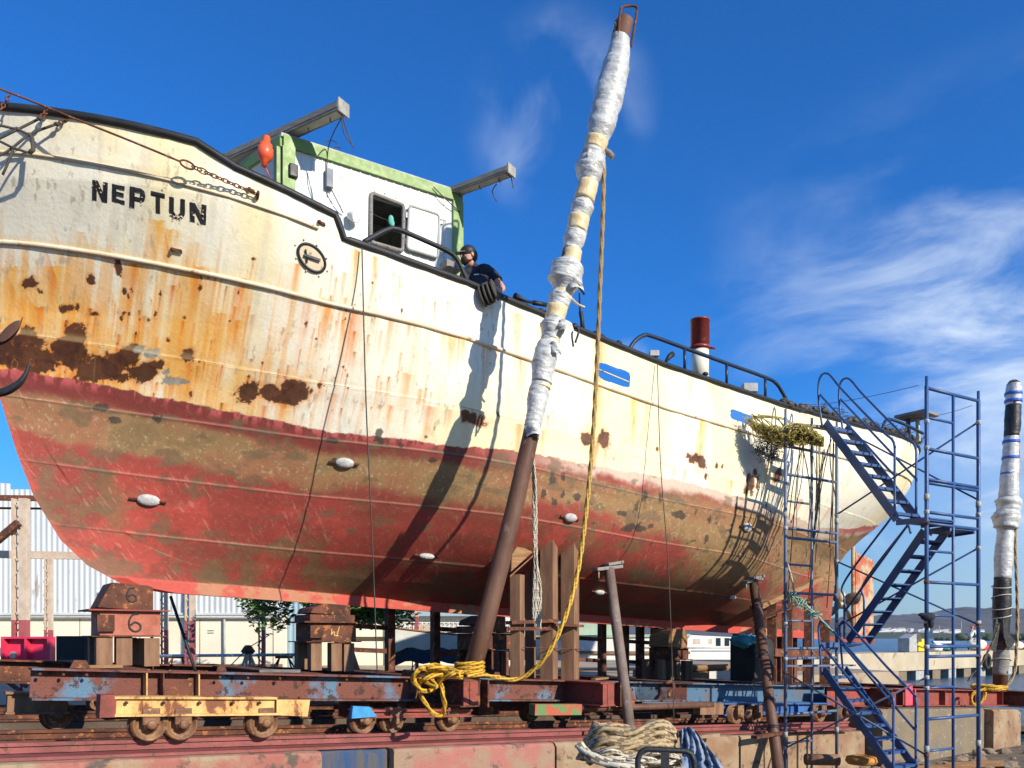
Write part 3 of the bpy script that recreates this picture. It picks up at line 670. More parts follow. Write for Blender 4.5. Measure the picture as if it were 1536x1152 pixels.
for a in np.arange(0, 2*PI, PI/4): mb = MB(); mb.ball(p+n*.005+du*math.cos(a+.3)*r*1.32+dv*math.sin(a+.3)*r*1.25, .012, 4); obj('bolt', mb, m_strake, hole)
# sacrificial anodes
m_anode = mat('chalky_zinc', (.55, .55, .52), (.40, .38, .36), (.25, .13, .10), rough=.8, scale=12, c3at=.60, c3scale=26, bump=.6)
for px, py, wp, hp in ((517, 694, 13, 8), (223, 750, 15, 9), (640, 833, 11, 5), (855, 776, 11, 7), (1120, 791, 10, 7), (899, 887, 9, 5), (1098, 895, 8, 4), (1253, 880, 4, 4)):
    p, n, du, dv, s0, h0 = hsurf(px, py); a = wp/FPX*p.y; b = hp/FPX*p.y
    mb = MB(); mb.ball(p+n*.02, 1, 9, (a*1.1, b, .045), X=du, Z=n); an = obj('anode', mb, m_anode, SHIP)
    mb = MB(); mb.bar(p-du*a*1.75+n*.01, p+du*a*1.65+n*.01, .02, b*.7, up=n); obj('mounting_strap', mb, m_rust, an)
# small fittings: scuppers, pad eyes
for px, py, l in ((265, 375, 13), (482, 335, 9), (377, 286, 8)):
    p, n, du, dv, s0, h0 = hsurf(px, py); mb = MB(); mb.box(p+n*.012, l/FPX*p.y*.6, .016, .014, X=du, Y=dv, Z=n); mb.ball(p+n*.03-du*l/FPX*p.y*.4, .022, 6); obj('pad_eye', mb, m_rust, SHIP)
# railings of bent black pipe
def pth(lst): return [P(a, b, c) for a, b, c in lst]
def deckD(px): return FPX*0+ (O.y+T.y*2.45)+U.y*s_at(px, 2.45)
mb = MB(); rl = resample(pth([(546, 363, deckD(546)), (566, 352, deckD(566)), (583, 344, deckD(583)), (597, 344, deckD(597)), (640, 362, deckD(640)), (672, 377, deckD(672)), (685, 388, deckD(685)), (697, 413, deckD(697)), (702, 424, deckD(702))]), .05)
mb.tube(rl, .032, 8); obj('railing', mb, m_black, SHIP)
m_railb = mat('dark_blue_pipe', (.012, .022, .045), (.02, .035, .06), (.40, .38, .34), rough=.4, c3at=.68, c3scale=20, spec=.5)
mb = MB(); lst = [(944, 524), (952, 512), (966, 503), (980, 505), (1027, 522), (1090, 545), (1148, 566), (1163, 574), (1172, 586), (1186, 612)]
rl = resample(pth([(a, b, deckD(a)) for a, b in lst]), .05); mb.tube(rl, .034, 8)
rg = obj('railing', mb, m_railb, SHIP)
for a, b in ((1027, 522), (1090, 545), (1148, 566)):
    p = P(a, b, deckD(a)); mb = MB(); mb.tube([p, p+Vector((0, 0, -.36))], .026, 8); obj('railing_post', mb, m_railb, rg)
# exhaust pipe
D = 15.6; c = P(1050, 570, D); mb = MB(); r = 14.0/FPX*D; zt = (HZ-480)/FPX*D-c.z; zm = (HZ-524)/FPX*D-c.z
mb.lathe([(r*.93, 0), (r*.93, zm)], c+Vector((0, 0, -1.2))*0, n=24); mb.v[:] = mb.v
fn = obj('exhaust_pipe', mb, mat('cream_funnel_paint', (.76, .72, .58), (.68, .62, .46), rough=.4, scale=3, bump=.05), SHIP)
mb = MB(); mb.lathe([(r, zm-.02), (r, zt-.03), (r*1.04, zt-.03), (r*1.04, zt), (r*.9, zt), (r*.9, zt-.3)], c, n=24); mb.lathe([(r*1.06, zm), (r*1.06, zm+.05)], c, n=24)
for k in (-1, 1): mb.tube([c+Vector((k*r*1.05, -.02, zm+.02)), c+Vector((k*r*1.5, -.1, zm-.02))], .025, 6)
obj('sleeve', mb, mat('red_funnel_paint', (.30, .05, .04), (.20, .035, .03), (.40, .26, .2), rough=.3, scale=3, c3at=.60, spec=.5, bump=.1), fn)
mb = MB(); mb.lathe([(r*.93, -1.6), (r*.93, 0)], c, n=24); obj('base', mb, m_strake, fn)
# rigging screws and clutter along the rail (fixed fittings)
def dk(px, py, dD=.0): return P(px, py, deckD(px)+dD)
mb = MB(); mb.tube([dk(772, 444), dk(790, 452), dk(800, 454)], [.05, .022, .022], 6); mb.tube([dk(800, 454), dk(822, 458)], [.036, .03], 6); obj('rigging_screw', mb, m_black, SHIP)
mb = MB(); mb.tube([dk(869, 440), dk(870, 466), dk(871, 468), dk(873, 480), dk(874, 497)], [.014, .016, .034, .034, .04], 6); obj('rigging_screw', mb, m_black, SHIP)
for px, py in ((789, 459), (811, 466), (840, 481), (893, 500), (903, 505), (928, 514), (1058, 561), (1175, 604), (820, 469)):
    mb = MB(); mb.tube([dk(px, py+4), dk(px, py)], .022, 6); mb.ball(dk(px, py), .045, 5, (1.2, 1, .8)); obj('rail_fitting', mb, m_black, SHIP)
mb = MB(); mb.tube([dk(998, 543), dk(1004, 535), dk(1009, 531)], [.02, .045, .05], 6); obj('cleat', mb, m_black, SHIP)
for px, py, k in ((981, 531, .06), (1124, 583, .1)): mb = MB(); mb.box(dk(px, py, .3), k*1.3, k, k*.8); obj('vent_box', mb, m_galv, SHIP, bevel=.01)
# rudder, post, propeller, shoe
def CL(px, py):
    s = s_at(px, 0); return F(s, 0, 0)+Vector((0, 0, 1))*((HZ-py)/FPX*F(s, 0, 0).y)
s1_, s2_ = s_at(1281, 0), s_at(1309, 0)
mb = MB(); z0 = zk(13.5)+.05; z1 = 2.14
mb.hexa([F(s1_, -.05, z0), F(s2_, -.03, z0+.1), F(s2_, .03, z0+.1), F(s1_, .05, z0), F(s1_, -.05, z1+.1), F(s2_, -.03, z1-.05), F(s2_, .03, z1-.05), F(s1_, .05, z1+.1)])
m_rud = mat('flaking_rudder_paint', (.42, .11, .06), (.46, .36, .24), (.50, .28, .10), rough=.8, scale=2.6, split=.50, soft=.05, c3at=.55, c3scale=7, bump=.3)
rd = obj('rudder', mb, m_rud, SHIP, bevel=.01)
mb = MB(); mb.tube([F(s1_-.05, 0, z0-.1), F(s1_-.05, 0, 2.9)], .05, 8); obj('rudder_stock', mb, m_rud, rd)
mb = MB(); mb.bar(F(12.7, 0, zk(12.9)+.05), F(s2_, 0, zk(14.5)+.03), .12, .12); obj('keel_shoe', mb, m_rustred, SHIP)
pc = F(13.55, 0, zk(13.5)+.95); mb = MB(); mb.lathe([(.10, -.25), (.11, 0), (.09, .15), (.02, .28)], pc, axis=U, n=14)
pr = obj('propeller', mb, mat('bronze', (.40, .25, .12), (.30, .30, .22), rough=.45, metal=.6, scale=6), SHIP)
for k in range(4):
    a = k*PI/2+.5; R = Vector((T.x*math.cos(a), T.y*math.cos(a), math.sin(a))); Q = U.cross(R); mb = MB(); vs = []
    for i in range(7):
        x = i/6; wdt = .19*math.sin(PI*(.18+.8*x)); ang = .95-.5*x
        for j in (-1, 1): vs.append(pc+R*(.08+.50*x)+(Q*math.cos(ang)+U*math.sin(ang))*wdt*j)
    mb.add(vs+[v+U*.015 for v in vs], [(2*i, 2*i+1, 2*i+3, 2*i+2) for i in range(6)]+[(14+2*i+2, 14+2*i+3, 14+2*i+1, 14+2*i) for i in range(6)]+[(2*i, 2*i+2, 16+2*i, 14+2*i) for i in range(6)]+[(2*i+3, 2*i+1, 15+2*i, 17+2*i) for i in range(6)], True)
    obj('blade', mb, bpy.data.materials['bronze'], pr)
# ------------------------------------------------------------------ deckhouse
A = Vector((-3.12, 10.9, 0)); Bc = Vector((-.78, 12.33, 0)); A2 = Vector((-4.35, 11.95, 0)); B2 = Bc+(A2-A)+(Bc-A)*.0
ZT = 6.80; ZF = 3.9; WD = (Bc-A).normalized(); WN = Vector((WD.y, -WD.x, 0))
m_panel = mat('white_ribbed_panel', (.68, .69, .64), (.62, .62, .56), (.44, .30, .17), rough=.5, scale=1.6, c3at=.645, c3scale=6, stretch=(1.5, 1.5, .22), bump=.05, spec=.4)
m_green = mat('green_trim_paint', (.22, .33, .10), (.19, .29, .085), (.42, .44, .30), c3at=.67, rough=.5, scale=5, bump=.05)
m_interior = mat('interior_lining', (.10, .10, .09), rough=.9)
def onwall(px, py): return ray_plane(px, py, A, WN)
wl_ = (Bc-A).length
w1 = onwall(556, 292); w2 = onwall(604, 372)
a1 = (w1-A).dot(WD); a2 = (w2-A).dot(WD); zt1 = w1.z-.02; zb1 = onwall(556, 366).z
mb = MB()
def rib(a0, a1_, z0, z1):      # ribbed sheet piece
    k = max(1, int(round((a1_-a0)/.14))); 
    for i in range(k):
        x0 = a0+(a1_-a0)*i/k; x1 = a0+(a1_-a0)*(i+1)/k; g = .016
        q = [(x0, 0), (x1-g*2, 0), (x1-g*1.5, .009), (x1-g*.5, .009), (x1, 0)]
        vs = []; 
        for (x, o) in q:
            for z in (z0, z1): b = A+WD*x-WN*(-o); vs.append(Vector((b.x, b.y, z)))
        mb.add(vs, [(2*j, 2*j+2, 2*j+3, 2*j+1) for j in range(4)])
rib(0, a1, ZF, ZT); rib(a2, wl_, ZF, ZT); rib(a1, a2, zt1, ZT); rib(a1, a2, ZF, zb1)
th = .05
for x in ((0, a1), (a2, wl_)): mb.box(A+WD*(x[0]+x[1])/2-WN*.035+Vector((0, 0, (ZF+ZT)/2)), (x[1]-x[0])/2-.002, th/2, (ZT-ZF)/2-.01, X=WD)
mb.box(A+WD*(a1+a2)/2-WN*.035+Vector((0, 0, (ZF+zb1)/2)), (a2-a1)/2, th/2, (zb1-ZF)/2, X=WD)
mb.box(A+WD*(a1+a2)/2-WN*.035+Vector((0, 0, (zt1+ZT)/2)), (a2-a1)/2, th/2, (ZT-zt1)/2, X=WD)
def wallbar(p, q, off=.0):
    d = (q-p).normalized(); nn_ = Vector((-d.y, d.x, 0))
    mb.hexa([Vector((x.x, x.y, z)) for z in (ZF, ZT) for x in (p, q, q+nn_*th, p+nn_*th)])
FN = (A2-A).normalized()
wallbar(A2, A+FN*.07); wallbar(B2, A2); wallbar(Bc-WD*0+FN*.07, B2)
dh = obj('deckhouse', mb, m_panel, SHIP)
mb = MB(); mb.hexa([Vector((x.x, x.y, z)) for z in (ZT+.002, ZT+.05) for x in (A-WD*.03+WN*.03, Bc+WD*.03+WN*.03, B2+WD*.03, A2-WD*.03)]); obj('roof', mb, m_galv, dh)
mb = MB(); e = WN*.02
def gz(v, z): return Vector((v.x, v.y, z))
mb.bar(gz(A, ZT-.05)+e, gz(Bc, ZT-.05)+e, .05, .15); mb.bar(gz(A, ZT-.05)-WD*.02, gz(A2, ZT-.05)-WD*.02, .05, .15)
mb.bar(gz(A, ZF)+e*1.2+WD*.07, gz(A, ZT-.13)+e*1.2+WD*.07, .17, .05, up=WN); mb.bar(gz(Bc, ZF)+e*1.2-WD*.075, gz(Bc, ZT-.13)+e*1.2-WD*.075, .17, .05, up=WN)
mb.bar(gz(A, ZF)-WD*.03+FN*.09, gz(A, ZT-.13)-WD*.03+FN*.09, .15, .05, up=WD)
obj('corner_trim', mb, m_green, dh)
def frame_loop(corn, r, rad, name, m, parent):
    mb = MB(); pts = []
    for i in range(4):
        c_ = corn[i]; p_ = corn[i-1]; n_ = corn[(i+1) % 4]; a = c_+(p_-c_).normalized()*rad; b = c_+(n_-c_).normalized()*rad
        for t in (0, .33, .66, 1): pts.append(a.lerp(c_, t).lerp(c_.lerp(b, t), t))
    mb.tube(pts, r, 6, closed=True); return obj(name, mb, m, parent)
wf = frame_loop([onwall(x, y)+WN*.02 for x, y in ((556, 290), (605, 309), (603, 378), (555, 364))], .030, .06, 'window_frame', m_woodg, dh)
sh = frame_loop([onwall(x, y)+WN*.06 for x, y in ((612, 311), (656, 325), (654, 389), (608, 375))], .022, .05, 'shutter_frame', m_galv, dh)
mb = MB(); qn = [onwall(x, y)+WN*.05 for x, y in ((612, 311), (656, 325), (654, 389), (608, 375))]; mb.prism(qn, WN*.012)
obj('shutter', mb, mat('frosted_pane', (.60, .63, .58), (.52, .56, .52), rough=.35, bump=.02, spec=.5), dh)
for y in (332, 380):
    mb = MB()
    b = onwall(656, y)+WN*.06; mb.tube([b, b+WD*.06+WN*.02, b+WD*.11+Vector((0, 0, .01))], .010, 5); b2 = b+WD*.09-Vector((0, 0, .04)); mb.tube([b2+Vector((math.cos(a)*.022, 0, math.sin(a)*.03)) for a in np.linspace(0, 2*PI, 11)[:-1]], .005, 5, closed=True); obj('shutter_clamp', mb, m_galv, dh)
for y in (325, 365): mb = MB(); mb.box(onwall(608, y)+WN*.04, .02, .02, .04, X=WD); obj('hinge', mb, m_galv, dh)
mb = MB(); c1_ = onwall(560, 303)-WN*.25; c2_ = onwall(604, 322)-WN*.25; mb.tube(sag(c1_, c2_, .03), .006, 5); obj('string', mb, m_ropew, dh)
mb = MB(); b = onwall(591, 325)-WN*.12; mb.ball(b, .05, 6, (.9, .5, 1.6)); mb.ball(b+Vector((.02, 0, -.05)), .045, 6, (.8, .5, 1.3)); obj('green_rag', mb, mat('mint_rag', (.10, .42, .34), (.16, .5, .42), scale=20), dh)
# floodlights and fittings on the wall
mb = MB(); b = onwall(438, 260)+WN*.05; mb.box(b, .06, .045, .09, X=WD); obj('floodlight', mb, m_black, dh, bevel=.015)
mb = MB(); b = onwall(492, 271)+WN*.05; mb.box(b, .05, .04, .13, X=WD); mb.tube([b-Vector((0, 0, .1)), b-Vector((0, 0, .22))], .01, 5); obj('junction_box', mb, mat('grey_plastic', (.16, .18, .21), rough=.5), dh, bevel=.012)
mb = MB(); b = onwall(526, 330)+WN*.12; ax = (WN*.8+WD*.6-Vector((0, 0, .35))).normalized(); mb.lathe([(.03, -.1), (.05, -.08), (.085, .03), (.085, .05), (.07, .045)], b, axis=ax, n=16); mb.tube([b-ax*.1, b-ax*.1-WN*.12, onwall(500, 322)+WN*.01], .012, 5); obj('deck_lamp', mb, mat('white_enamel', (.75, .75, .72), rough=.3, bump=0), dh)
for pts in ([(512, 178, 10.6), (500, 200, 10.95), (492, 225, 11.15), (490, 262, 11.2)], [(514, 176, 10.5), (520, 195, 10.5), (530, 222, 10.5)], [(512, 172, 10.5), (516, 200, 10.5), (526, 215, 10.5)], [(650, 280, 12), (670, 300, 12.1), (690, 318, 12.25)], [(745, 276, 11.9), (738, 287, 11.9), (745, 302, 11.9)], [(766, 262, 11.8), (770, 282, 11.8)], [(495, 280, 11.15), (505, 300, 11.2), (515, 320, 11.3)]):
    mb = MB(); mb.tube(resample(pth(pts), .06), .008, 5); obj('loose_cable', mb, m_wire, dh)
for c_, r_ in (((495, 218), .10), ((505, 226), .07)):
    mb = MB(); mb.tube([P(c_[0], c_[1], 11.4)+Vector((math.cos(a)*r_, math.sin(a)*r_*.5, math.sin(a)*r_)) for a in np.linspace(0, 2*PI, 15)[:-1]], .006, 5, closed=True); obj('loose_cable', mb, m_wire, dh)
# overhanging light troughs on the roof
m_trough = mat('grey_weathered_board', (.26, .25, .22), (.17, .16, .14), (.36, .35, .32), rough=.85, scale=3, stretch=(2, 2, 9), c3at=.62, bump=.4)
def trough(p0, p1, wd, ht):
    d = (p1-p0).normalized(); X = d.cross(Vector((0, 0, 1))).normalized(); mb = MB()
    mb.bar(p0, p1, wd, ht*.5); mb.bar(p0+Vector((0, 0, ht*.4))-X*wd*.34, p1+Vector((0, 0, ht*.4))-X*wd*.34, wd*.3, ht*.34); mb.bar(p0+Vector((0, 0, -ht*.33))+X*wd*.40, p1+Vector((0, 0, -ht*.33))+X*wd*.40, wd*.14, ht*.2)
    o = obj('overhanging_trough', mb, m_trough, SHIP, bevel=.004)
    mb = MB(); mb.bar(p0+Vector((0, 0, -ht*.25)), p1-d*.06+Vector((0, 0, -ht*.29)), wd*.55, .02); obj('underside_panel', mb, mat('pale_underside', (.50, .50, .46), (.40, .40, .37), scale=4), o)
    mb = MB(); mb.box(p1+d*.012, wd*.48, .014, ht*.55, X=X); obj('end_cap', mb, mat('dirty_white_cap', (.40, .39, .34), (.25, .23, .20), scale=9), o, bevel=.006)
    for k in (.12, .45, .8):
        q = p1-d*(k*(p1-p0).length*.5+.08)+Vector((0, 0, -ht*.3)); mb = MB(); mb.tube([q, q-Vector((0, 0, .05)), q-Vector((0, 0, .07))+d*.03], .008, 5); obj('hook', mb, m_wire, o)
trough(P(330, 246, 11.8), P(514, 162, 10.5), .21, .165)
trough(P(600, 318, 12.9), P(766, 256, 11.7), .20, .14)
mb = MB(); b = P(398, 228, 10.75); mb.lathe([(.0, -.20), (.035, -.20), (.045, -.13), (.08, -.10), (.105, -.05), (.105, .04), (.085, .06), (.085, .10), (.05, .11), (.05, .19), (.04, .21), (0, .21)], b, axis=Vector((.1, 0, 1)), n=16)
mb.tube([b-Vector((0, 0, .2)), b+Vector((.05, .1, -.33))], .008, 5); obj('warning_beacon', mb, m_orange, SHIP)
mb = MB(); mb.box(P(676, 401, 11.75), .13, .10, .05, X=U); obj('wooden_hatch_board', mb, m_woodg, SHIP)

for x, y in ((560, 290), (575, 293), (592, 300), (603, 309), (604, 335), (603, 360), (597, 378), (580, 372), (563, 368), (555, 350), (555, 320)):
    mb = MB(); b = onwall(x, y)+WN*.045; mb.ball(b, .010, 4); obj('frame_bolt', mb, m_rust, dh)
# ================================================================== SETTING
def sheet(name, pts, z, m, thick=0, kind='structure', top_only=False):
    mb = MB(); v = [Vector((p[0], p[1], p[2] if len(p) > 2 else z)) for p in pts]
    if thick: mb.prism([x-Vector((0, 0, thick)) for x in v], Vector((0, 0, thick)))
    else: mb.add(v, [tuple(range(len(v)))])
    return tag(obj(name, mb, m), kind=kind)
m_water = bpy.data.materials.new('sea_water'); m_water.use_nodes = True; _t = m_water.node_tree; _b = _t.nodes['Principled BSDF']
_b.inputs['Base Color'].default_value = (.02, .075, .14, 1); _b.inputs['Roughness'].default_value = .22
_g = _t.nodes.new('ShaderNodeNewGeometry'); _m = _t.nodes.new('ShaderNodeMapping'); _m.inputs['Scale'].default_value = (.6, 1.3, 1)
_n = _t.nodes.new('ShaderNodeTexNoise'); _n.inputs['Scale'].default_value = 1.6; _n.inputs['Detail'].default_value = 8; _n.inputs['Roughness'].default_value = .65
_bp = _t.nodes.new('ShaderNodeBump'); _bp.inputs['Strength'].default_value = .9; _bp.inputs['Distance'].default_value = .35
_t.links.new(_g.outputs['Position'], _m.inputs[0]); _t.links.new(_m.outputs[0], _n.inputs['Vector']); _t.links.new(_n.outputs[0], _bp.inputs['Height']); _t.links.new(_bp.outputs[0], _b.inputs['Normal'])
sheet('seabed', [(-9000, -9000), (9000, -9000), (9000, 9000), (-9000, 9000)], -6.0, m_dirt)
sheet('water', [(-9000, 9), (9000, 9), (9000, 9000), (-9000, 9000)], -2.75, m_water)
GZ0 = -2.72
# ground in front of the slip (quay side)
def Fp(s, t, z): return F(s, t, z)
g_pts = [Fp(-40, 3.0, GZ0), Fp(-40, 45, GZ0), Fp(24, 45, GZ0), Fp(24, 3.0, GZ0)]
sheet('ground', g_pts, 0, m_ground, 3.4)
def zr(s): return zb(s)-.69        # railhead
# slip bed between the retaining walls
mb = MB(); tA, tB = -4.6, 2.45
mb.add([F(-30, tB, zr(-30)-.42), F(26, tB, zr(26)-.42), F(26, tA, zr(26)-.42), F(-30, tA, zr(-30)-.42)], [(0, 1, 2, 3)])
tag(obj('slipway_bed', mb, m_dirt), kind='structure')
# quay-side rail wall: several concrete segments with real gaps
def wallseg(s0, s1, t0, t1, top0, top1, bot, m, name, label, rough=.055, parent=None):
    mb = MB(); n = max(2, int(abs(s1-s0)/.05)); rn = random.Random(int(s0*100)); prof = []
    for i in range(n+1):
        s = s0+(s1-s0)*i/n; z = top0+(top1-top0)*i/n; c = .5+.5*mnoise.fractal(Vector((s*2.2, t1, 1)), .7, 2.2, 5); e = rough*(.2+1.8*c*c)
        prof.append([F(s, t1, bot), F(s, t1+rough*.3*mnoise.noise(Vector((s*2, 3, 1))), z-e*1.4), F(s, t1-e*.9, z-e*.25), F(s, t1-e*1.9, z), F(s, t0, z), F(s, t0, bot)])
    vs = [p for q in prof for p in q]; k = 6
    fs = [(i*k+j, (i+1)*k+j, (i+1)*k+(j+1) % k, i*k+(j+1) % k) for i in range(n) for j in range(k)]
    fs += [tuple(range(k))[::-1], tuple(n*k+j for j in range(k))]
    mb.add(vs, fs); o = obj(name, mb, m, parent)
    if label: tag(o, label, 'wall')
    return o
sx = lambda px: s_at(px, 3.1)
wallseg(-12, sx(483), 2.4, 3.1, zr(-12)-.14, zr(sx(483))-.14, GZ0-.5, m_conc, 'concrete_wall', 'pink and yellow stained concrete wall under the rail, leftmost segment')
m_concb = mat('dark_blue_streaked_concrete', (.10, .09, .08), (.03, .07, .16), (.30, .26, .2), rough=.85, scale=4, stretch=(3, 3, .4), split=.52, c3at=.66, bump=.4)  # dark concrete with upright blue streaks
wallseg(sx(486), sx(588), 2.4, 2.98, zr(sx(486))-.15, zr(sx(588))-.15, GZ0-.5, m_concb, 'concrete_wall', 'dark wall segment streaked with blue between two pink ones')
m_concp = mat('pink_concrete', (.36, .14, .11), (.30, .20, .13), (.13, .09, .07), rough=.9, scale=2.6, split=.5, soft=.06, c3at=.56, c3scale=4, bump=.5, bscale=18)
wallseg(sx(591), sx(832), 2.4, 3.1, zr(sx(591))-.14, zr(sx(832))-.14, GZ0-.5, m_concp, 'concrete_wall', 'pink stained concrete wall segment below the yellow rope loop')
wallseg(sx(835), sx(1108), 2.4, 3.1, zr(sx(835))-.14, zr(sx(1108))-.14, GZ0-.5, m_conct, 'concrete_wall', 'tan concrete wall segment behind the heap of rope')
wallseg(sx(1111), sx(1182), 2.4, 3.1, zr(sx(1111))-.15, zr(sx(1182))-.15, GZ0-.5, m_conct, 'concrete_wall', 'tan concrete wall segment striped with ladder shadows beside the shoring pole')
wallseg(sx(1185), sx(1322), 2.0, 2.75, zr(sx(1185))-.20, zr(sx(1322))-.20, GZ0-.5, m_conct, 'concrete_wall', 'recessed tan wall segment behind the blue stairs')
sA, sB = s_at(1324, 3.0), s_at(1487, 3.0)
wallseg(sA, sB, 1.4, 3.0, zb(sA)-.42, zb(sB)-.42, -3.2, m_concg, 'concrete_block', 'large concrete pier block coloured in shaded grey behind the right scaffold frame')  # shade is coloured in: grey for the dark face, tan for the lit neighbour
sA, sB = s_at(1490, 3.2), s_at(1531, 3.2)
wallseg(sA, sB, 1.8, 3.2, zb(sA)-.44, zb(sB)-.44, -3.2, m_conct, 'concrete_block', 'lit tan concrete pier block under the second wrapped mast')
# yard beyond the slip
m_yardc = m_yard
sheet('yard', [(F(-40, -4.62, 0).x, F(-40, -4.62, 0).y), (F(11.2, -4.62, 0).x, F(11.2, -4.62, 0).y), (14.5, 30), (12, 40), (8, 110), (-140, 110), (-120, 20)], -1.3, m_yardc, 3.0)
# rails
def rail(t, s0, s1, label, m=m_pink, h=.14):
    mb = MB(); a = F(s0, t, zr(s0)); b = F(s1, t, zr(s1))
    for dz_, w_, hh in ((-.02, .075, .035), (-.07, .022, .07), (-.125, .15, .022)):
        mb.bar(a+Vector((0, 0, dz_)), b+Vector((0, 0, dz_)), w_, hh)
    tag(obj('rail', mb, m), label, 'rail')
rail(2.6, -12, 9.3, 'pink painted slipway rail nearest the quay, on the concrete wall')
rail(1.35, -12, 20, 'rusty inner slipway rail under the cradle on the near side', m_rust)
rail(-1.35, -12, 20, 'inner slipway rail on the far side of the cradle', m_rust)
rail(-2.6, -12, 20, 'outermost far slipway rail beyond the keel blocks', m_rust)
mb = MB(); mb.bar(F(-12, 2.85, zr(-12)-.12), F(9, 2.85, zr(9)-.12), .20, .03); tag(obj('rail_plate', mb, m_pink), 'flat pink steel strip along the foot of the nearest rail', 'steel strip')
# beams on edge below the rails
for tt_ in (1.35, -1.35, -2.6):
    mb = MB(); mb.bar(F(-12, tt_, zr(-12)-.29), F(20, tt_, zr(20)-.29), .35, .28); tag(obj('rail_sleeper_beam', mb, m_dirt), kind='structure')  # dark bed tone put on these beams in place of cradle shade
# ================================================================== CRADLES
def ibeam(mb, a, b, h, fw, stiff=0, tw=.016, ft=.022, side=None):
    a = Vector(a); b = Vector(b); up = Vector((0, 0, 1)); d = (b-a).normalized(); X = Vector((d.y, -d.x, 0)).normalized()
    mb.bar(a-up*ft/2, b-up*ft/2, fw, ft); mb.bar(a-up*(h-ft/2), b-up*(h-ft/2), fw, ft); mb.bar(a-up*h/2, b-up*h/2, tw, h-2*ft-.004)
    if stiff:
        L_ = (b-a).length; k = max(1, int(L_/stiff))
        for i in range(1, k):
            c = a+d*(L_*i/k)-up*h/2
            mb.box(c, .007, fw/2-.008, h/2-ft-.002, X=d, Y=X)
def wheel(par, s, t, r=.165, zc=None, side=1, bearing=True):
    zc = zc if zc is not None else zb(s)-.69+r-.01
    c = F(s, t, zc); ax = T*side
    mb = MB(); mb.lathe([(.03, .055), (.055, .06), (.065, .025), (r*.80, .015), (r*.86, .045), (r, .045), (r, -.055), (r*1.16, -.062), (r*1.16, -.085), (.05, -.085)], c, axis=ax, n=28)
    w_ = obj('wheel', mb, m_wheel, par)
    mb = MB(); mb.lathe([(.075, .06), (.075, .10), (.05, .105), (.05, .15), (.03, .155), (0, .155)], c+Vector((0, 0, .01)), axis=ax, n=8); obj('axle_nut', mb, m_wheel, w_)
    if bearing:
        mb = MB(); mb.box(c+T*.085*side+Vector((0, 0, .09)), .085, .035, .085, X=U); obj('bearing_block', mb, m_wheel, par, bevel=.01)
    return w_
m_wheel = mat('rusty_wheel_steel', (.24, .12, .05), (.12, .05, .03), (.34, .22, .10), rough=.6, metal=.2, scale=8, bump=.3, c3at=.58, spec=.5)
CR = thing('slipway_cradle', 'long rust and blue steel cradle with yellow bogie beam under the bow half', 'cradle', F(-1, 0, zb(-1)-.69), 'slipway cradles')
sa, sb = s_at(45, 1.9), s_at(1030, 1.9)
mb = MB(); ibeam(mb, FB(sa, 1.9), FB(sb, 1.9), .33, .30, .0); obj('side_beam', mb, m_rustblue, CR)
mb = MB(); ibeam(mb, FB(sa, -1.9), FB(sb, -1.9), .33, .30, 1.0); obj('side_beam', mb, m_rust, CR)
for px, t_ in ((218, 2.08), (243, 2.06), (296, 2.08)):
    s = s_at(px, 1.98); mb = MB(); mb.box(FB(s, 1.98, -.165), .008, .075, .14, X=U, Y=T); obj('stiffener_plate', mb, m_yelrust if px != 243 else m_rust, CR)
mb = MB(); s = s_at(262, 2.0); mb.prism([FB(s-.22, 1.93, -.30), FB(s+.22, 1.93, -.30), FB(s+.22, 1.93, -.05)], T*.012); obj('gusset', mb, m_rust, CR)
for px in (205, 470, 705, 912):
    te = 2.85 if px in (705, 912) else 1.88
    s = s_at(px, te if te > 2 else 1.9); mb = MB(); ibeam(mb, FB(s, -2.7, .006), FB(s, te, .006), .36, .30); obj('cross_beam', mb, m_rust if px != 912 else m_rustred, CR)
    if te > 2:
        mb = MB(); mb.box(FB(s+.02, te-.02, -.18), .115, .012, .16, X=U, Y=T); obj('end_plate', mb, m_rustred, CR)
        mb = MB(); mb.box(FB(s+.24, te-.25, -.18), .10, .012, .17, X=U, Y=T); mb.box(FB(s+.36, te-.25, -.18), .012, .16, .185, X=U, Y=T); obj('end_plate', mb, m_rust, CR)
def bogie(cr, pa, pb, t, zo, m, wpx, hgt=.20, wr=.165, name='bogie_beam'):
    a, b = s_at(pa, t), s_at(pb, t); mb = MB()
    mb.bar(FB(a, t-.0, zo-hgt/2), FB(b, t-.0, zo-hgt/2), .14, hgt-.05); mb.bar(FB(a-.02, t, zo-.012), FB(b+.02, t, zo-.012), .22, .024); mb.bar(FB(a-.02, t, zo-hgt+.012), FB(b+.02, t, zo-hgt+.012), .22, .024)
    o = obj(name, mb, m, cr)
    for wx in wpx:
        wheel(o if False else cr, s_at(wx, t+.05), t-.03, wr)
    return o
bogie(CR, 172, 408, 2.72, -.24, m_yelrust, (226, 274, 398))
a, b = s_at(147, 2.72), s_at(171, 2.72); mb = MB(); mb.bar(FB(a, 2.72, -.335), FB(b, 2.72, -.335), .21, .22); obj('beam_end', mb, m_rustred, CR)
a, b = s_at(411, 2.72), s_at(461, 2.72); mb = MB(); mb.hexa([FB(a, 2.64, -.44), FB(b-.03, 2.64, -.46), FB(b-.03, 2.80, -.46), FB(a, 2.80, -.44), FB(a, 2.64, -.27), FB(b, 2.64, -.27), FB(b, 2.80, -.27), FB(a, 2.80, -.27)]); obj('beam_end', mb, m_yelrust, CR)
bogie(CR, 530, 700, 2.55, -.40, m_rustred, (548, 592, 678), hgt=.10, wr=.15)
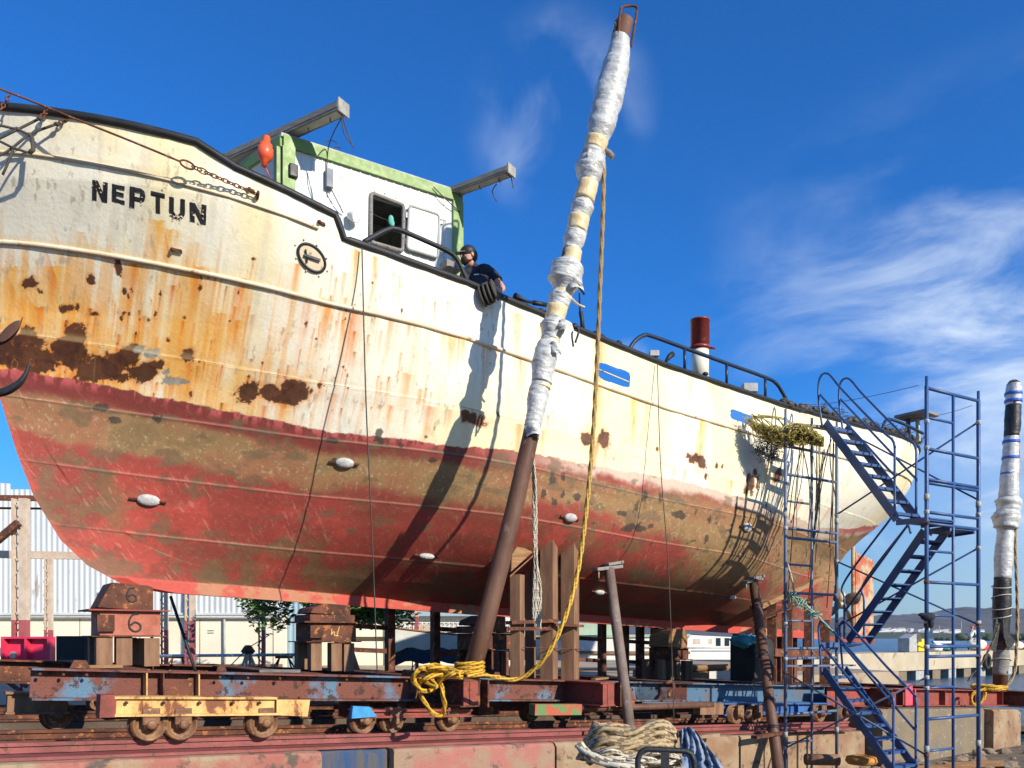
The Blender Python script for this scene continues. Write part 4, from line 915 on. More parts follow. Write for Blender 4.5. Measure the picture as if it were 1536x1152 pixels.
mb = MB(); s = s_at(540, 2.62); mb.prism([FB(s-.14, 2.62, -.50), FB(s+.20, 2.62, -.48), FB(s+.10, 2.62, -.36), FB(s-.12, 2.62, -.35)], T*.06); obj('blue_bracket', mb, mat('sky_blue_paint', (.06, .30, .58), (.04, .22, .45), scale=8), CR)
bogie(CR, 10, 100, 1.30, -.28, m_tanpost, (88,), hgt=.24, wr=.15)
bogie(CR, 560, 1040, 1.30, -.38, m_rust, (600, 800, 850), hgt=.14, wr=.15)
for px in (200, 350, 560, 760, 900):
    s = s_at(px, 1.9); mb = MB(); mb.box(FB(s, 1.35, -.46), .2, .10, .12, X=U, Y=T); obj('pedestal', mb, m_rust, CR)
for px in (150, 330, 520, 720, 880): wheel(CR, s_at(px, -1.35), -1.35, .15, bearing=False)
a, b = s_at(830, 2.5), s_at(868, 2.5); mb = MB(); mb.bar(FB(a-.4, 2.5, -.42), FB(b, 2.5, -.42), .14, .16); obj('green_red_block', mb, mat('green_red_flaked_paint', (.40, .10, .05), (.12, .22, .08), scale=5, split=.52, soft=.04, bump=.4), CR)
a, b = s_at(920, 2.55), s_at(948, 2.55); mb = MB(); mb.bar(FB(a, 2.55, -.33), FB(b, 2.55, -.33), .12, .09); obj('yellow_bracket', mb, m_yelrust, CR)
mb = MB(); mb.tube([FB(s_at(868, 2.45), 2.45, -.42), FB(s_at(1068, 2.45), 2.45, -.36)], .055, 10); obj('draw_bar', mb, m_pipebrown, CR)
# flat plates and scrap lying on the slip under the draw bar
rn = random.Random(12)
CR2 = thing('slipway_cradle', 'blue painted steel cradle under the stern half, beside the shoring poles', 'cradle', F(6, 0, zb(6)-.69), 'slipway cradles')
sa, sb = s_at(1034, 1.9), s_at(1236, 1.9)
m_bluegrey = mat('blue_grey_steel', (.07, .14, .22), (.16, .10, .07), (.05, .05, .05), rough=.6, scale=1.6, split=.56, soft=.06, c3at=.6, bump=.3)
mb = MB(); ibeam(mb, FB(s_at(935, 1.9)+.3, 1.9, .0), FB(sb, 1.9, .0), .36, .30); obj('side_beam', mb, m_bluegrey, CR2)
mb = MB(); ibeam(mb, FB(sa, -1.9), FB(sb, -1.9), .36, .30); obj('side_beam', mb, m_rust, CR2)
a, b = s_at(1080, 2.4), s_at(1240, 2.4); mb = MB(); ibeam(mb, FB(a, 2.4, -.33), FB(b, 2.4, -.33), .22, .20, .9); obj('bogie_beam', mb, m_bluepaint, CR2)
a, b = s_at(1045, 2.4), s_at(1080, 2.4); mb = MB(); mb.bar(FB(a, 2.4, -.43), FB(b, 2.4, -.43), .16, .20); obj('beam_end', mb, m_tanpost, CR2)
for px in (1100, 1128, 1225, 1262): wheel(CR2, s_at(px, 2.5), 2.55, .165)
for s in (sa+.3, sb-.2): mb = MB(); ibeam(mb, FB(s, -2.7, .006), FB(s, 1.88, .006), .36, .3); obj('cross_beam', mb, m_rust, CR2)
for px in (1000, 1150): wheel(CR2, s_at(px, -1.35), -1.35, .15, bearing=False); wheel(CR2, s_at(px, 1.35), 1.35, .15, bearing=False)
mb = MB(); mb.tube(resample([FB(s_at(998, 2.1), 2.1, -.02), FB(s_at(1003, 2.1), 2.15, .02), FB(s_at(1004, 2.1), 2.2, -.08), FB(s_at(997, 2.1), 2.2, -.17), FB(s_at(997, 2.1), 2.2, -.25)], .03), .03, 8); obj('tow_hook', mb, m_rust, CR2)
CR3 = thing('slipway_cradle', 'rusty red cradle beams reaching out over the water at far right', 'cradle', F(12, 0, zb(12)-.69), 'slipway cradles')
sa, sb = s_at(1240, 1.9), s_at(1560, 2.9)+5
mb = MB(); ibeam(mb, FB(s_at(1240, 2.4), 2.4), FB(sb, 2.4), .40, .30, 1.6); obj('side_beam', mb, m_rustred, CR3)
mb = MB(); ibeam(mb, FB(sa, -1.9), FB(sb, -1.9), .36, .30, 1.6); obj('side_beam', mb, m_rust, CR3)
for px in (1300, 1505): s = s_at(px, 2.4); mb = MB(); ibeam(mb, FB(s, -2.4, .006), FB(s, 2.95, .006), .42, .3); obj('cross_beam', mb, m_rust, CR3)
s = s_at(1363, 2.6); mb = MB(); mb.box(FB(s, 2.6, -.13), .16, .01, .24, X=U, Y=T); mb.box(FB(s+.25, 2.6, -.2), .02, .03, .19, X=U, Y=T); obj('pink_marked_plate', mb, mat('hot_pink_paint', (.75, .09, .12), (.6, .06, .09), scale=9), CR3)

# scrap under the cradles
for i, (px, py, D, l, ang, m) in enumerate(((905, 1072, 12.2, .9, .05, m_rust), (960, 1080, 12.0, .7, -.1, m_pink), (1010, 1078, 12.5, .8, .12, m_rust), (1060, 1082, 12.6, .5, 0, m_conct), (930, 1063, 12.8, 1.1, .02, m_rustred), (1150, 1082, 13.4, .7, .1, m_rust))):
    c = P(px, py, D); c.z = zr(0)-.05*s_at(px, 2.0)-.02; d = U*math.cos(ang)+Vector((0, 0, math.sin(ang)*.2)); mb = MB(); mb.bar(c-d*l/2, c+d*l/2, .12, .05)
    tag(obj('scrap_bar', mb, m), ['flat rusty bar lying under the draw bar', 'pink steel offcut lying nearest the rope heap', 'rusty steel offcut right of the draw bar middle', 'short grey slab by the blue cradle end', 'red steel flat behind the grey shoring pole', 'rusty offcut at the foot of the shoring pole'][i], 'scrap', 'steel scrap on the slip')
# ================================================================== KEEL BLOCKS
def kb(px, label, kind, t=0, mbox=m_rust, mpost=m_tanpost, group='keel blocks under the ship'):
    s = s_at(px, t); D = F(s, t, 0).y; R = thing('keel_block', label, 'keel block', FB(s, t), group); zt = zk(s)-zb(s)-.004
    hp, hb_ = (.38, .31) if kind == 1 else (.44, .27)
    pts = [(-.29, .26), (-.06, .25), (.27, .26), (-.28, -.26), (.1, -.26), (.28, -.26)] if kind == 1 else [(-.27, .25), (.05, .25), (.27, .22), (-.27, -.25), (.27, -.25)]
    if kind == 3: pts = [(-.42, .2), (-.22, .25), (.02, .2), (.25, .25), (.42, .2), (0, -.25), (.4, -.25), (-.4, -.25)]; hp = .42; hb_ = .22
    w = .095 if kind == 1 else .085
    if kind == 3: w = .055
    for a, b in pts:
        mb = MB(); mb.box(FB(s+a, b, hp/2+.003), w, .07, hp/2-.006, X=U, Y=T); obj('post', mb, mpost, R, bevel=.004)
    W = .38 if kind != 3 else .30
    mb = MB(); mb.box(FB(s, 0 if t == 0 else t, hp+.008), W+.06, .36, .008, X=U, Y=T); obj('plate', mb, m_rust, R)
    mb = MB(); mb.box(FB(s+.02, 0, hp+.018+hb_/2), W-.02, .30, hb_/2, X=U, Y=T); obj('box_section', mb, mbox, R, bevel=.006)
    mb = MB(); mb.box(FB(s-W+.10, .33, hp+.02+hb_*.45), .10, .03, hb_*.34, X=U, Y=T); obj('side_lug', mb, m_rust, R)
    z0 = hp+.02+hb_; mb = MB(); mb.box(FB(s, 0, z0+.010), W+.10, .38, .010, X=U, Y=T); obj('plate', mb, m_rustred if kind == 1 else m_rust, R)
    z0 += .022; mb = MB(); vs = []
    top = zt-.002+(.07 if kind == 1 else 0)
    if kind == 2: mb.box(FB(s, 0, z0+.05), W-.02, .30, .05, X=U, Y=T); obj('box_section', mb, m_rust, R); z0 += .103; mb = MB()
    prof = [(-.36, 0), (.30, 0), (.30, .93), (.22, 1), (-.20, 1)] if kind == 1 else [(-.34, 0), (.30, 0), (.30, .85), (.24, 1.0), (.0, 1.0), (-.08, .92), (-.30, .35)] if kind != 3 else [(-.30, 0), (.30, 0), (.32, .6), (.22, 1), (-.12, 1), (-.28, .6)]
    hh = top-z0+(.06 if kind == 2 else 0)
    poly = [FB(s+a, .27, z0+min(b*hh, top-z0)) for a, b in prof]; mb.prism(poly, -T*.54)
    o = obj('cap', mb, m_rust if kind != 3 else m_wood, R, bevel=.012)
    return R, s, hp, hb_, z0, hh
def glyph(par, strokes, r, m, name='painted_mark'):
    mb = MB()
    for st_ in strokes: mb.tube(resample(st_, .01), r, 6)
    obj(name, mb, m, par)
m_spray = mat('dark_spray_paint', (.03, .035, .035), rough=.7, bump=0); m_chalk = mat('yellow_chalk', (.75, .55, .18), rough=.8, bump=0)
m_kbred = mat('salmon_primer', (.45, .14, .09), (.30, .09, .05), (.14, .06, .04), rough=.7, scale=5, c3at=.6, bump=.3)
R, s, hp, hb_, z0, hh = kb(186, 'tall rusty keel block marked 6 under the bow', 1, mbox=m_kbred)
def fr(a, z): return FB(s+a, 0, z)+T*0
mid = hp+.018+hb_/2
def arc6(cx, cz, k, tt): 
    q = [(.05, .12), (-.02, .10), (-.06, .02), (-.05, -.07), (.01, -.11), (.07, -.08), (.07, -.02), (.01, .01), (-.04, -.03)]
    return [FB(s+cx+a*k, tt, cz+b*k) for a, b in q]
glyph(R, [arc6(.06, mid+.01, 1.0, .303)], .013, m_spray)
glyph(R, [arc6(.03, z0+.19, .8, .272)], .012, m_spray)
R, s, hp, hb_, z0, hh = kb(487, 'rusty keel block with chalk marks behind the long thin wire', 2)
glyph(R, [[FB(s-.02, .303, hp+.20), FB(s-.03, .303, hp+.11)], [FB(s-.03, .303, hp+.11), FB(s+.01, .303, hp+.16), FB(s+.02, .303, hp+.09)], [FB(s+.10, .303, hp+.24), FB(s+.06, .303, hp+.09)], [FB(s+.03, .303, hp+.10), FB(s+.09, .303, hp+.10)]], .006, m_chalk)
kb(724, 'dark steel keel block right behind the leaning mast foot', 2, mbox=m_rust, mpost=m_rust)
kb(1002, 'wood capped keel block on many thin posts, beside the grey shoring pole', 3)
# dark far-side trestles
def trestle(px, t, w, htop, label, m, legs=2, braces=True, dz=0):
    s = s_at(px, t); R = thing('bilge_trestle', label, 'trestle', FB(s, t), 'steel trestles holding the hull')
    for i in range(legs):
        x = s-w/2+w*i/(legs-1); mb = MB(); ibeam(mb, FB(x-.0, t+.001, .002)+Vector((0, 0, 0)), FB(x, t+.002, .002), .01, .01) if False else mb.box(FB(x, t, htop/2+.002), .065, .075, htop/2-.004, X=U, Y=T); obj('post', mb, m, R)
    if braces:
        for z in (.35, htop*.62): mb = MB(); mb.bar(FB(s-w/2+.07, t, z), FB(s+w/2-.07, t, z), .05, .08); obj('cross_bar', mb, m, R)
    mb = MB(); mb.box(FB(s, t, htop+.012), w/2+.12, .14, .012, X=U, Y=T); obj('top_plate', mb, m, R)
    return R, s
trestle(548, -1.0, .95, 1.22, 'dark trestle standing right of the chalk marked keel block', m_rust)
trestle(690, -1.2, 1.1, 1.30, 'dark trestle behind the foot of the leaning mast', m_rust)
trestle(880, -1.2, .9, 1.30, 'dark trestle between the tall tan posts and the grey pole', m_rust)
trestle(960, -.9, .95, 1.28, 'dark trestle just left of the wood capped keel block', m_rust, 3)
trestle(1120, -1.0, .8, 1.2, 'dark trestle behind the banded shoring pole', m_rust)
trestle(1190, -.8, 1.2, 1.25, 'dark trestle behind the left scaffold frame', m_rust, 3)
# near bilge stand, tan columns
tS = 1.75; s = s_at(815, tS); BS = thing('bilge_stand', 'tall tan steel bilge stand with wooden wedge beside the leaning mast', 'bilge stand', FB(s, tS))
def colpx(x0, x1, ytop, t, zbot=.0, m=m_tanpost, dep=.12):
    a, b = s_at(x0, t), s_at(x1, t); D = F((a+b)/2, t, 0).y; zt = (HZ-ytop)/FPX*D; mb = MB(); c = F((a+b)/2, t, 0); lo = zb((a+b)/2)+zbot+.003
    wx = (x1-x0)/FPX*D; X = Vector((math.cos(.42), -math.sin(.42), 0)); Y = Vector((math.sin(.42), math.cos(.42), 0)); c = Vector((c.x, c.y, (zt+lo)/2)); h = (zt-lo)/2; w_ = wx*.40
    mb.box(c-Y*w_, w_, .009, h, X=X, Y=Y); mb.box(c+Y*w_, w_, .009, h, X=X, Y=Y); mb.box(c+X*(w_-.012), .009, w_-.010, h-.002, X=X, Y=Y)
    return mb
for x0, x1, yt, t_ in ((766, 786, 862, 1.85), (788, 803, 850, 1.35), (811, 836, 811, 1.85), (842, 868, 813, 1.85), (815, 830, 830, 1.4)):
    obj('column', colpx(x0, x1, yt, t_), m_tanpost, BS)
def pz(px, py, t): s = s_at(px, t); p = F(s, t, 0); p.z = (HZ-py)/FPX*p.y; return p
mb = MB(); mb.bar(pz(763, 934, 1.98), pz(833, 931, 1.98), .16, .05); mb.bar(pz(763, 943, 1.98), pz(830, 943, 1.98), .02, .05); obj('shelf_plate', mb, m_rust, BS)
mb = MB(); mb.bar(pz(829, 937, 2.0), pz(871, 939, 2.0), .16, .04); obj('shelf_plate', mb, m_rust, BS)
mb = MB(); mb.hexa([pz(765, 866, 1.95), pz(803, 832, 1.95), pz(803, 832, 1.45), pz(765, 866, 1.45)]+[q+Vector((0, 0, .025)) for q in (pz(765, 866, 1.95), pz(803, 832, 1.95), pz(803, 832, 1.45), pz(765, 866, 1.45))]); obj('sloping_plate', mb, m_tanpost, BS)
mb = MB(); q = [pz(767, 858, 1.95), pz(800, 828, 1.95), pz(788, 822, 1.95), pz(776, 820, 1.95), pz(768, 832, 1.95)]; mb.prism(q, -T*.35); obj('wooden_wedge', mb, m_wood, BS, bevel=.015)
mb = MB(); mb.bar(pz(806, 809, 1.86), pz(872, 812, 1.86), .14, .02); obj('top_plate', mb, m_rust, BS)
mb = MB(); mb.tube([pz(786, 971, 1.99), pz(876, 974, 1.99)], .008, 5); obj('thin_rod', mb, m_rust, BS)
# stern bilge stand in the shade of the scaffold
s = s_at(1190, 1.6); B2S = thing('bilge_stand', 'dark bilge stand with orange brown timber behind the left scaffold frame', 'bilge stand', FB(s, 1.6))
for x0, x1, yt, t_ in ((1150, 1166, 900, 1.5), (1172, 1190, 890, 1.5), (1205, 1222, 905, 1.3), (1228, 1246, 930, 1.0)): obj('column', colpx(x0, x1, yt, t_, m=m_rust), m_rust, B2S)
mb = MB(); mb.bar(pz(1132, 912, 1.7), pz(1228, 868, 1.6), .25, .10); obj('timber', mb, m_wood, B2S, bevel=.01)
mb = MB(); mb.bar(pz(1136, 930, 1.75), pz(1236, 892, 1.6), .22, .03); obj('sloping_plate', mb, m_rust, B2S)
mb = MB(); mb.bar(pz(1140, 978, 1.6), pz(1240, 982, 1.4), .25, .16); obj('cross_beam', mb, m_rust, B2S)
mb = MB(); mb.box(pz(1128, 990, 1.5), .32, .3, .42, X=U, Y=T); tag(obj('machine_box', mb, m_blackrub, bevel=.02), 'dark box shaped machine draped with a teal cloth', 'machine')
mb = MB(); c = pz(1120, 962, 1.6); mb.ball(c, .30, 14, (1.1, .7, .42), X=U); mb.ball(c+U*.25-Vector((0, 0, .06)), .2, 12, (1.2, .8, .5), X=U); crumple(mb, .10, 4.5, 2); tag(obj('teal_cloth', mb, m_teal), 'teal cloth bundle lying on the dark machine under the stern', 'cloth')
# ================================================================== SHORING POLES
def shore(bot, top, r, label, m, wood=True, bands=()):
    R = thing('shoring_pole', label, 'shoring pole', bot, 'poles shoring the hull'); mb = MB(); mb.tube([bot, bot.lerp(top, .5), top], r, 14); obj('pole', mb, m, R)
    if wood:
        n_ = (top-bot).normalized(); mb = MB(); mb.bar(top-U*.32+n_*.035-Vector((0, 0, .05)), top+U*.26+n_*.035+Vector((0, 0, .03)), .14, .05); obj('timber_pad', mb, m_woodg, R)
        mb = MB(); mb.bar(top-U*.05+n_*.085, top+U*.30+n_*.10+Vector((0, 0, .05)), .12, .045); obj('timber_pad', mb, m_woodg, R)
        mb = MB(); mb.tube([top-U*.24-Vector((0, 0, .02)), top-U*.24-Vector((0, 0, .16))], .016, 5); obj('rope_tail', mb, m_ropegrey, R)
    for k in bands:
        mb = MB(); c = bot.lerp(top, k); mb.lathe([(r*1.06, -.03), (r*1.12, 0), (r*1.06, .03)], c, axis=(top-bot), n=14); obj('band', mb, m_black, R)
    return R
p, n, *_ = hsurf(910, 842); top = p+n*.10-Vector((0, 0, .06)); s = s_at(946, 2.85); bot = F(s, 2.85, zr(s)-.10)
shore(bot, top, .085, 'plain grey brown steel pole propping the hull right of the tan stand', m_pipegrey)
p, n, *_ = hsurf(1124, 862); top = p+n*.12-Vector((0, 0, .06)); bot = P(1175, 1180, 12.9); bot.z = GZ0-.003
shore(bot, top, .095, 'brown banded steel pole propping the stern left of the scaffold', m_pipebrown, True, (.12, .3, .42, .62, .74, .86))
# ================================================================== WRAPPED MASTS
MD = 10.00
def mastpath(lst, D): return [(P(x, y, D), w/2/FPX*D) for x, y, w in lst]
M1 = thing('wrapped_mast', 'long leaning steel mast wrapped in white plastic and tan tape', 'mast', P(705, 1018, MD), 'wrapped steel masts')
mp_ = [(705, 1017, 28), (728, 935, 28), (750, 850, 27), (772, 760, 26), (797, 650, 25), (825, 520, 23), (850, 400, 23), (880, 270, 23), (915, 120, 22), (938, 30, 24)]
pp = mastpath(mp_, MD); mb = MB(); mb.tube([a for a, b in pp], [b for a, b in pp], 20); obj('steel_pipe', mb, m_pipebrown, M1)
def wrap(lst, D, seed, amp=.16, n=34, sub=16, name='plastic_wrap', par=None, m=None):
    """crumpled film round the pipe between the given photo points"""
    pts = []; rad = []
    for i in range(len(lst)-1):
        for k in range(sub):
            t = k/sub; sm_ = t*t*(3-2*t); x = lst[i][0]+(lst[i+1][0]-lst[i][0])*t; y = lst[i][1]+(lst[i+1][1]-lst[i][1])*t; w = lst[i][2]+(lst[i+1][2]-lst[i][2])*sm_
            pts.append(P(x, y, D)); rad.append(w/2/FPX*D)
    pts.append(P(lst[-1][0], lst[-1][1], D)); rad.append(lst[-1][2]/2/FPX*D)
    mb = MB(); vs = []; fs = []; ax = (pts[-1]-pts[0]).normalized(); X = ax.orthogonal().normalized(); Y = ax.cross(X)
    for i, p in enumerate(pts):
        for j in range(n):
            a = 2*PI*j/n; v = Vector((math.cos(a)*.55+seed, math.sin(a)*.55, i*.15*10/sub)); e = mnoise.fractal(v, .8, 2.1, 4)
            e2 = 1-abs(mnoise.noise(Vector((math.cos(a)*.9+seed, math.sin(a)*.9+i*.25, i*.55)))*2); hx = (i*.30*(10/sub)*.5+a/(2*PI)+.06*math.sin(3*a+i*.4)) % 1.0
            r = rad[i]*.95*(1+amp*.8*e+amp*.40*(e2-.5)+.040*(hx-.5)); vs.append(p+X*math.cos(a)*r+Y*math.sin(a)*r)
    for i in range(len(pts)-1):
        for j in range(n): fs.append((i*n+j, i*n+(j+1) % n, (i+1)*n+(j+1) % n, (i+1)*n+j))
    fs.append(tuple(reversed(range(n)))); fs.append(tuple((len(pts)-1)*n+j for j in range(n)))
    mb.add(vs, fs, True); return obj(name, mb, m or m_plastic, par or M1)
WR = [[(796, 656, 26), (802, 625, 28), (808, 590, 33), (812, 572, 30)], [(812, 574, 32), (816, 545, 38), (823, 518, 36), (826, 508, 28)], [(826, 510, 30), (829, 490, 40), (833, 478, 32)],
      [(836, 462, 32), (840, 447, 36), (844, 438, 30)], [(845, 438, 30), (847, 420, 54), (852, 400, 52), (856, 391, 30)], [(857, 376, 28), (862, 358, 34), (866, 345, 32)], [(868, 328, 30), (873, 312, 36), (877, 300, 30)], [(882, 276, 30), (884, 252, 46), (890, 232, 38), (893, 224, 30)],
      [(896, 212, 32), (902, 188, 44), (912, 150, 46), (922, 110, 44), (929, 80, 34), (931, 58, 30)]]
for i, l in enumerate(WR): wrap(l, MD, i*3.7, .12 if i < 8 else .09)
TP = [[(811, 582, 31), (813, 570, 30)], [(825, 516, 29), (827, 506, 28)], [(832, 480, 31), (836, 460, 33)], [(843, 443, 32), (846, 435, 30)], [(855, 398, 30), (859, 376, 30)], [(865, 348, 33), (869, 326, 34)], [(876, 302, 33), (883, 274, 32)], [(891, 226, 33), (896, 210, 36)], [(929, 78, 30), (931, 66, 29)]]
for i, l in enumerate(TP): wrap(l, MD, i*1.9+50, .05, sub=6, name='tape_band', m=m_tape)
mb = MB(); c = [P(x, y, MD+o) for x, y, o in ((936, 62, -.14), (929, 25, -.10), (934, 11, -.08), (953, 9, .02), (956, 14, .05), (950, 45, .08), (946, 70, .12))]
c = [P(927, 62, MD-.10), P(930, 20, MD-.10), P(935, 10, MD-.08), P(953, 9, MD+.0), P(956, 13, MD+.0), P(951, 44, MD), P(946, 70, MD)]
mb.tube(resample(c, .05), .016, 8); obj('lifting_bail', mb, m_rust, M1)
mb = MB(); mb.rope([P(925, 30, MD), P(921, 50, MD-.05), P(915, 75, MD), P(905, 100, MD), P(907, 112, MD)], .018); obj('rope_tail', mb, m_rope, M1)
mb = MB(); mb.tube([P(922, 62, MD), P(914, 85, MD), P(906, 108, MD)], .022, 6); obj('side_bar', mb, m_black, M1)
mb = MB(); mb.tube([P(903, 222, MD), P(914, 230, MD-.02), P(920, 236, MD-.03)], [.03, .04, .035], 7); obj('cleat', mb, m_woodg, M1)
for q in ([(850, 484, 0), (862, 488, -.05), (868, 496, -.05), (863, 514, -.05)], [(864, 490, -.05), (858, 500, -.05), (860, 520, -.05)], [(856, 446, 0), (866, 456, -.1), (877, 461, -.1)], [(868, 430, 0), (876, 441, -.1)]):
    mb = MB(); mb.tube(resample([P(x, y, MD+o) for x, y, o in q], .03), .014, 6); obj('loose_tie', mb, m_blackwrap if q[0][0] != 856 else m_tape, M1)
mb = MB(); mb.ball(P(861, 490, MD-.04), .055, 6, (1, .8, .8)); obj('knot', mb, m_blackwrap, M1)
# loose flaps of film
rn = random.Random(5)
for (x, y, w, h_2) in ((846, 486, 14, 10), (832, 520, 9, 12), (800, 640, 12, 14), (862, 420, 12, 14), (884, 232, 10, 16)):
    mb = MB(); vs = []; 
    for i in range(6):
        for j in range(6):
            u_, v_ = i/5-.5, j/5-.5; e = mnoise.noise(Vector((i*.6+x, j*.6, 2)))*.06; vs.append(P(x+w*2*u_+4*v_, y+h_2*1.4*v_+6*u_*u_*4, MD-.17+.25*u_*u_+e))
    mb.add(vs, [(i*6+j, (i+1)*6+j, (i+1)*6+j+1, i*6+j+1) for i in range(5) for j in range(5)], True)
    obj('film_flap', mb, m_plastic, M1)
D2 = F(s_at(1500, 2.8), 2.8, 0).y
M2 = thing('wrapped_mast', 'upright mast wrapped in white film, black sheet and blue tape at far right', 'mast', P(1500, 1036, D2), 'wrapped steel masts')
mb = MB(); mb.tube([P(1500, 1036, D2), P(1503, 930, D2), P(1512, 760, D2), P(1520, 600, D2), P(1521, 578, D2)], .17, 16); obj('steel_pipe', mb, m_pipebrown, M2)
def w2(l, nm, m, seed, amp=.06, sub=6): wrap(l, D2, seed, amp, name=nm, m=m, par=M2, sub=sub)
w2([(1500, 1012, 22), (1502, 985, 24), (1502, 975, 22)], 'grey_sleeve', m_woodg, 1)
w2([(1502, 976, 20), (1502, 940, 24), (1503, 900, 26), (1504, 866, 24)], 'black_wrap', m_blackwrap, 2)
w2([(1504, 868, 24), (1505, 840, 26), (1508, 800, 24), (1509, 790, 26)], 'plastic_wrap', m_plastic, 3, .10)
w2([(1508, 792, 34), (1510, 775, 40), (1513, 765, 34), (1513, 752, 38), (1514, 745, 28)], 'plastic_wrap', m_plastic, 4, .16)
w2([(1513, 748, 28), (1514, 715, 26), (1516, 690, 24), (1517, 660, 22), (1518, 655, 22)], 'plastic_wrap', m_plastic, 5, .07)
w2([(1518, 656, 22), (1519, 630, 23), (1520, 608, 22)], 'black_wrap', m_blackwrap, 6, .07)
w2([(1520, 610, 22), (1520, 590, 23), (1521, 576, 21)], 'plastic_wrap', m_plastic, 7, .07)
for y, x in ((591, 1520), (602, 1520), (663, 1517), (687, 1516), (711, 1514)): w2([(x, y+2, 25), (x, y-2, 25)], 'blue_tape_band', m_bluetape, y, .03, 3)
for k, pts in enumerate(([(1495, 925), (1490, 950), (1487, 975), (1494, 978), (1500, 940)], [(1504, 925), (1514, 950), (1524, 962), (1512, 976), (1506, 955)])):
    mb = MB(); mb.prism([P(x, y, D2-.22-.05*k) for x, y in pts], Vector((0, .015, 0))); obj('hanging_flap', mb, m_blackwrap, M2)
for y in (880, 895, 912, 925, 990):
    mb = MB(); mb.tube([P(1502, y, D2)+Vector((math.cos(a)*.215, math.sin(a)*.215, .05*math.sin(a*1.0+y))) for a in np.linspace(0, 2*PI, 17)[:-1]], .014, 5, closed=True); obj('cord', mb, m_ropew, M2)
mb = MB(); mb.lathe([(.13, 0), (.13, .05), (.09, .08)], P(1521, 577, D2), n=8); mb.tube(resample([P(1512, 578, D2), P(1516, 572, D2), P(1524, 571, D2), P(1531, 576, D2)], .05), .03, 6); obj('masthead_loop', mb, m_black, M2)
def rope_obj(name, pts, r, m, label, cat='rope', kind=None, grp=None):
    mb = MB(); mb.rope(pts, r); return tag(obj(name, mb, m), label, cat, grp)
rope_obj('rope', [P(x, y, D2-.1) for x, y in ((1527, 640), (1528, 700), (1523, 800), (1526, 900), (1525, 970), (1521, 1010), (1508, 1030), (1500, 1036))], .035, m_rope, 'tan rope hanging down the right side of the far right mast')
rope_obj('rope', [P(x, y, D2-.3) for x, y in ((1499, 935), (1488, 965), (1472, 995), (1458, 1012), (1452, 1022))], .022, m_wire, 'dark cord slanting down left from the black flaps of the right mast')
def coil(cx, cy, D, rx, n, label, r=.03, seed=1, z=None, hz=.35):
    rn = random.Random(seed); pts = []
    c = P(cx, cy, D)
    for i in range(n*10):
        a = i/10*2*PI; k = 1-.25*rn.random(); pts.append(c+Vector((math.cos(a)*rx*k, math.sin(a)*rx*.8*k, rn.uniform(0, .03)+hz*rx*.2*i/(n*10)+.03*math.sin(a*.7))))
    mb = MB(); mb.rope(pts, r); return tag(obj('rope_coil', mb, m_yellowrope), label, 'rope coil')
cz = coil(1484, 1033, D2-.2, .42, 5, 'yellow rope coil lying beside the foot of the right mast', .035, 3)
mb = MB(); q = [P(x, y, D2-.9) for x, y in ((1478, 1033), (1460, 1040), (1457, 1052), (1464, 1058), (1474, 1050), (1478, 1038))]; mb.rope(q, .035); tag(obj('rope_loop', mb, m_yellowrope), 'yellow rope loop hanging over the red beam below the right coil', 'rope')
# yellow rope of the leaning mast: weathered above, bright below
m_yr = bpy.data.materials.new('yellow_rope_weathered_above'); m_yr.use_nodes = True; _t = m_yr.node_tree; _b = _t.nodes['Principled BSDF']; _b.inputs['Roughness'].default_value = .8
_g = _t.nodes.new('ShaderNodeNewGeometry'); _s = _t.nodes.new('ShaderNodeSeparateXYZ'); _t.links.new(_g.outputs['Position'], _s.inputs[0]); _r = _t.nodes.new('ShaderNodeMapRange'); _t.links.new(_s.outputs[2], _r.inputs[0]); _r.inputs[1].default_value = .6; _r.inputs[2].default_value = 3.4
_c = _t.nodes.new('ShaderNodeMix'); _c.data_type = 'RGBA'; _t.links.new(_r.outputs[0], _c.inputs[0]); _c.inputs[6].default_value = (.66, .40, .05, 1); _c.inputs[7].default_value = (.27, .22, .13, 1); _t.links.new(_c.outputs[2], _b.inputs['Base Color'])
YR = rope_obj('rope', [P(x, y, D) for x, y, D in ((906, 240, 10.0), (904, 330, 10.0), (900, 430, 10.0), (896, 530, 10.0), (889, 660, 9.97), (880, 760, 9.95), (868, 850, 9.9), (850, 920, 9.8), (825, 975, 9.8), (800, 1005, 9.9), (775, 1019, 9.95), (745, 1016, 9.9), (722, 1012, 9.88), (700, 1014, 9.80))], .025, m_yr, 'long yellow rope hanging from the leaning mast down to its foot')
mb = MB(); c = P(704, 1008, MD)
pts = []
for i in range(34): a = i/10*2*PI; pts.append(c+Vector((math.cos(a)*.17, math.sin(a)*.17, -.03+.05*i/10)))
mb.rope(pts, .025)
DR = 9.66
for l in ([(690, 1012), (668, 1003), (645, 1001), (625, 1008), (622, 1022), (632, 1035), (648, 1035), (662, 1020), (680, 1010), (693, 1008)],
          [(694, 1016), (660, 1012), (638, 1018), (628, 1030), (636, 1052), (650, 1070), (662, 1073), (667, 1060), (664, 1040), (660, 1022), (648, 1006), (630, 1003), (622, 1012)],
          [(624, 1014), (640, 1024), (655, 1030), (640, 1008), (665, 1006), (690, 1011)], [(630, 1030), (620, 1022), (626, 1006), (650, 998), (668, 1002), (690, 1008)]):
    mb.rope([P(x, y, DR-.10*((i*7) % 3)) for i, (x, y) in enumerate(l)], .025)
tag(obj('rope_knot', mb, m_yellowrope), 'tangle of bright yellow rope tied round the foot of the leaning mast', 'rope')
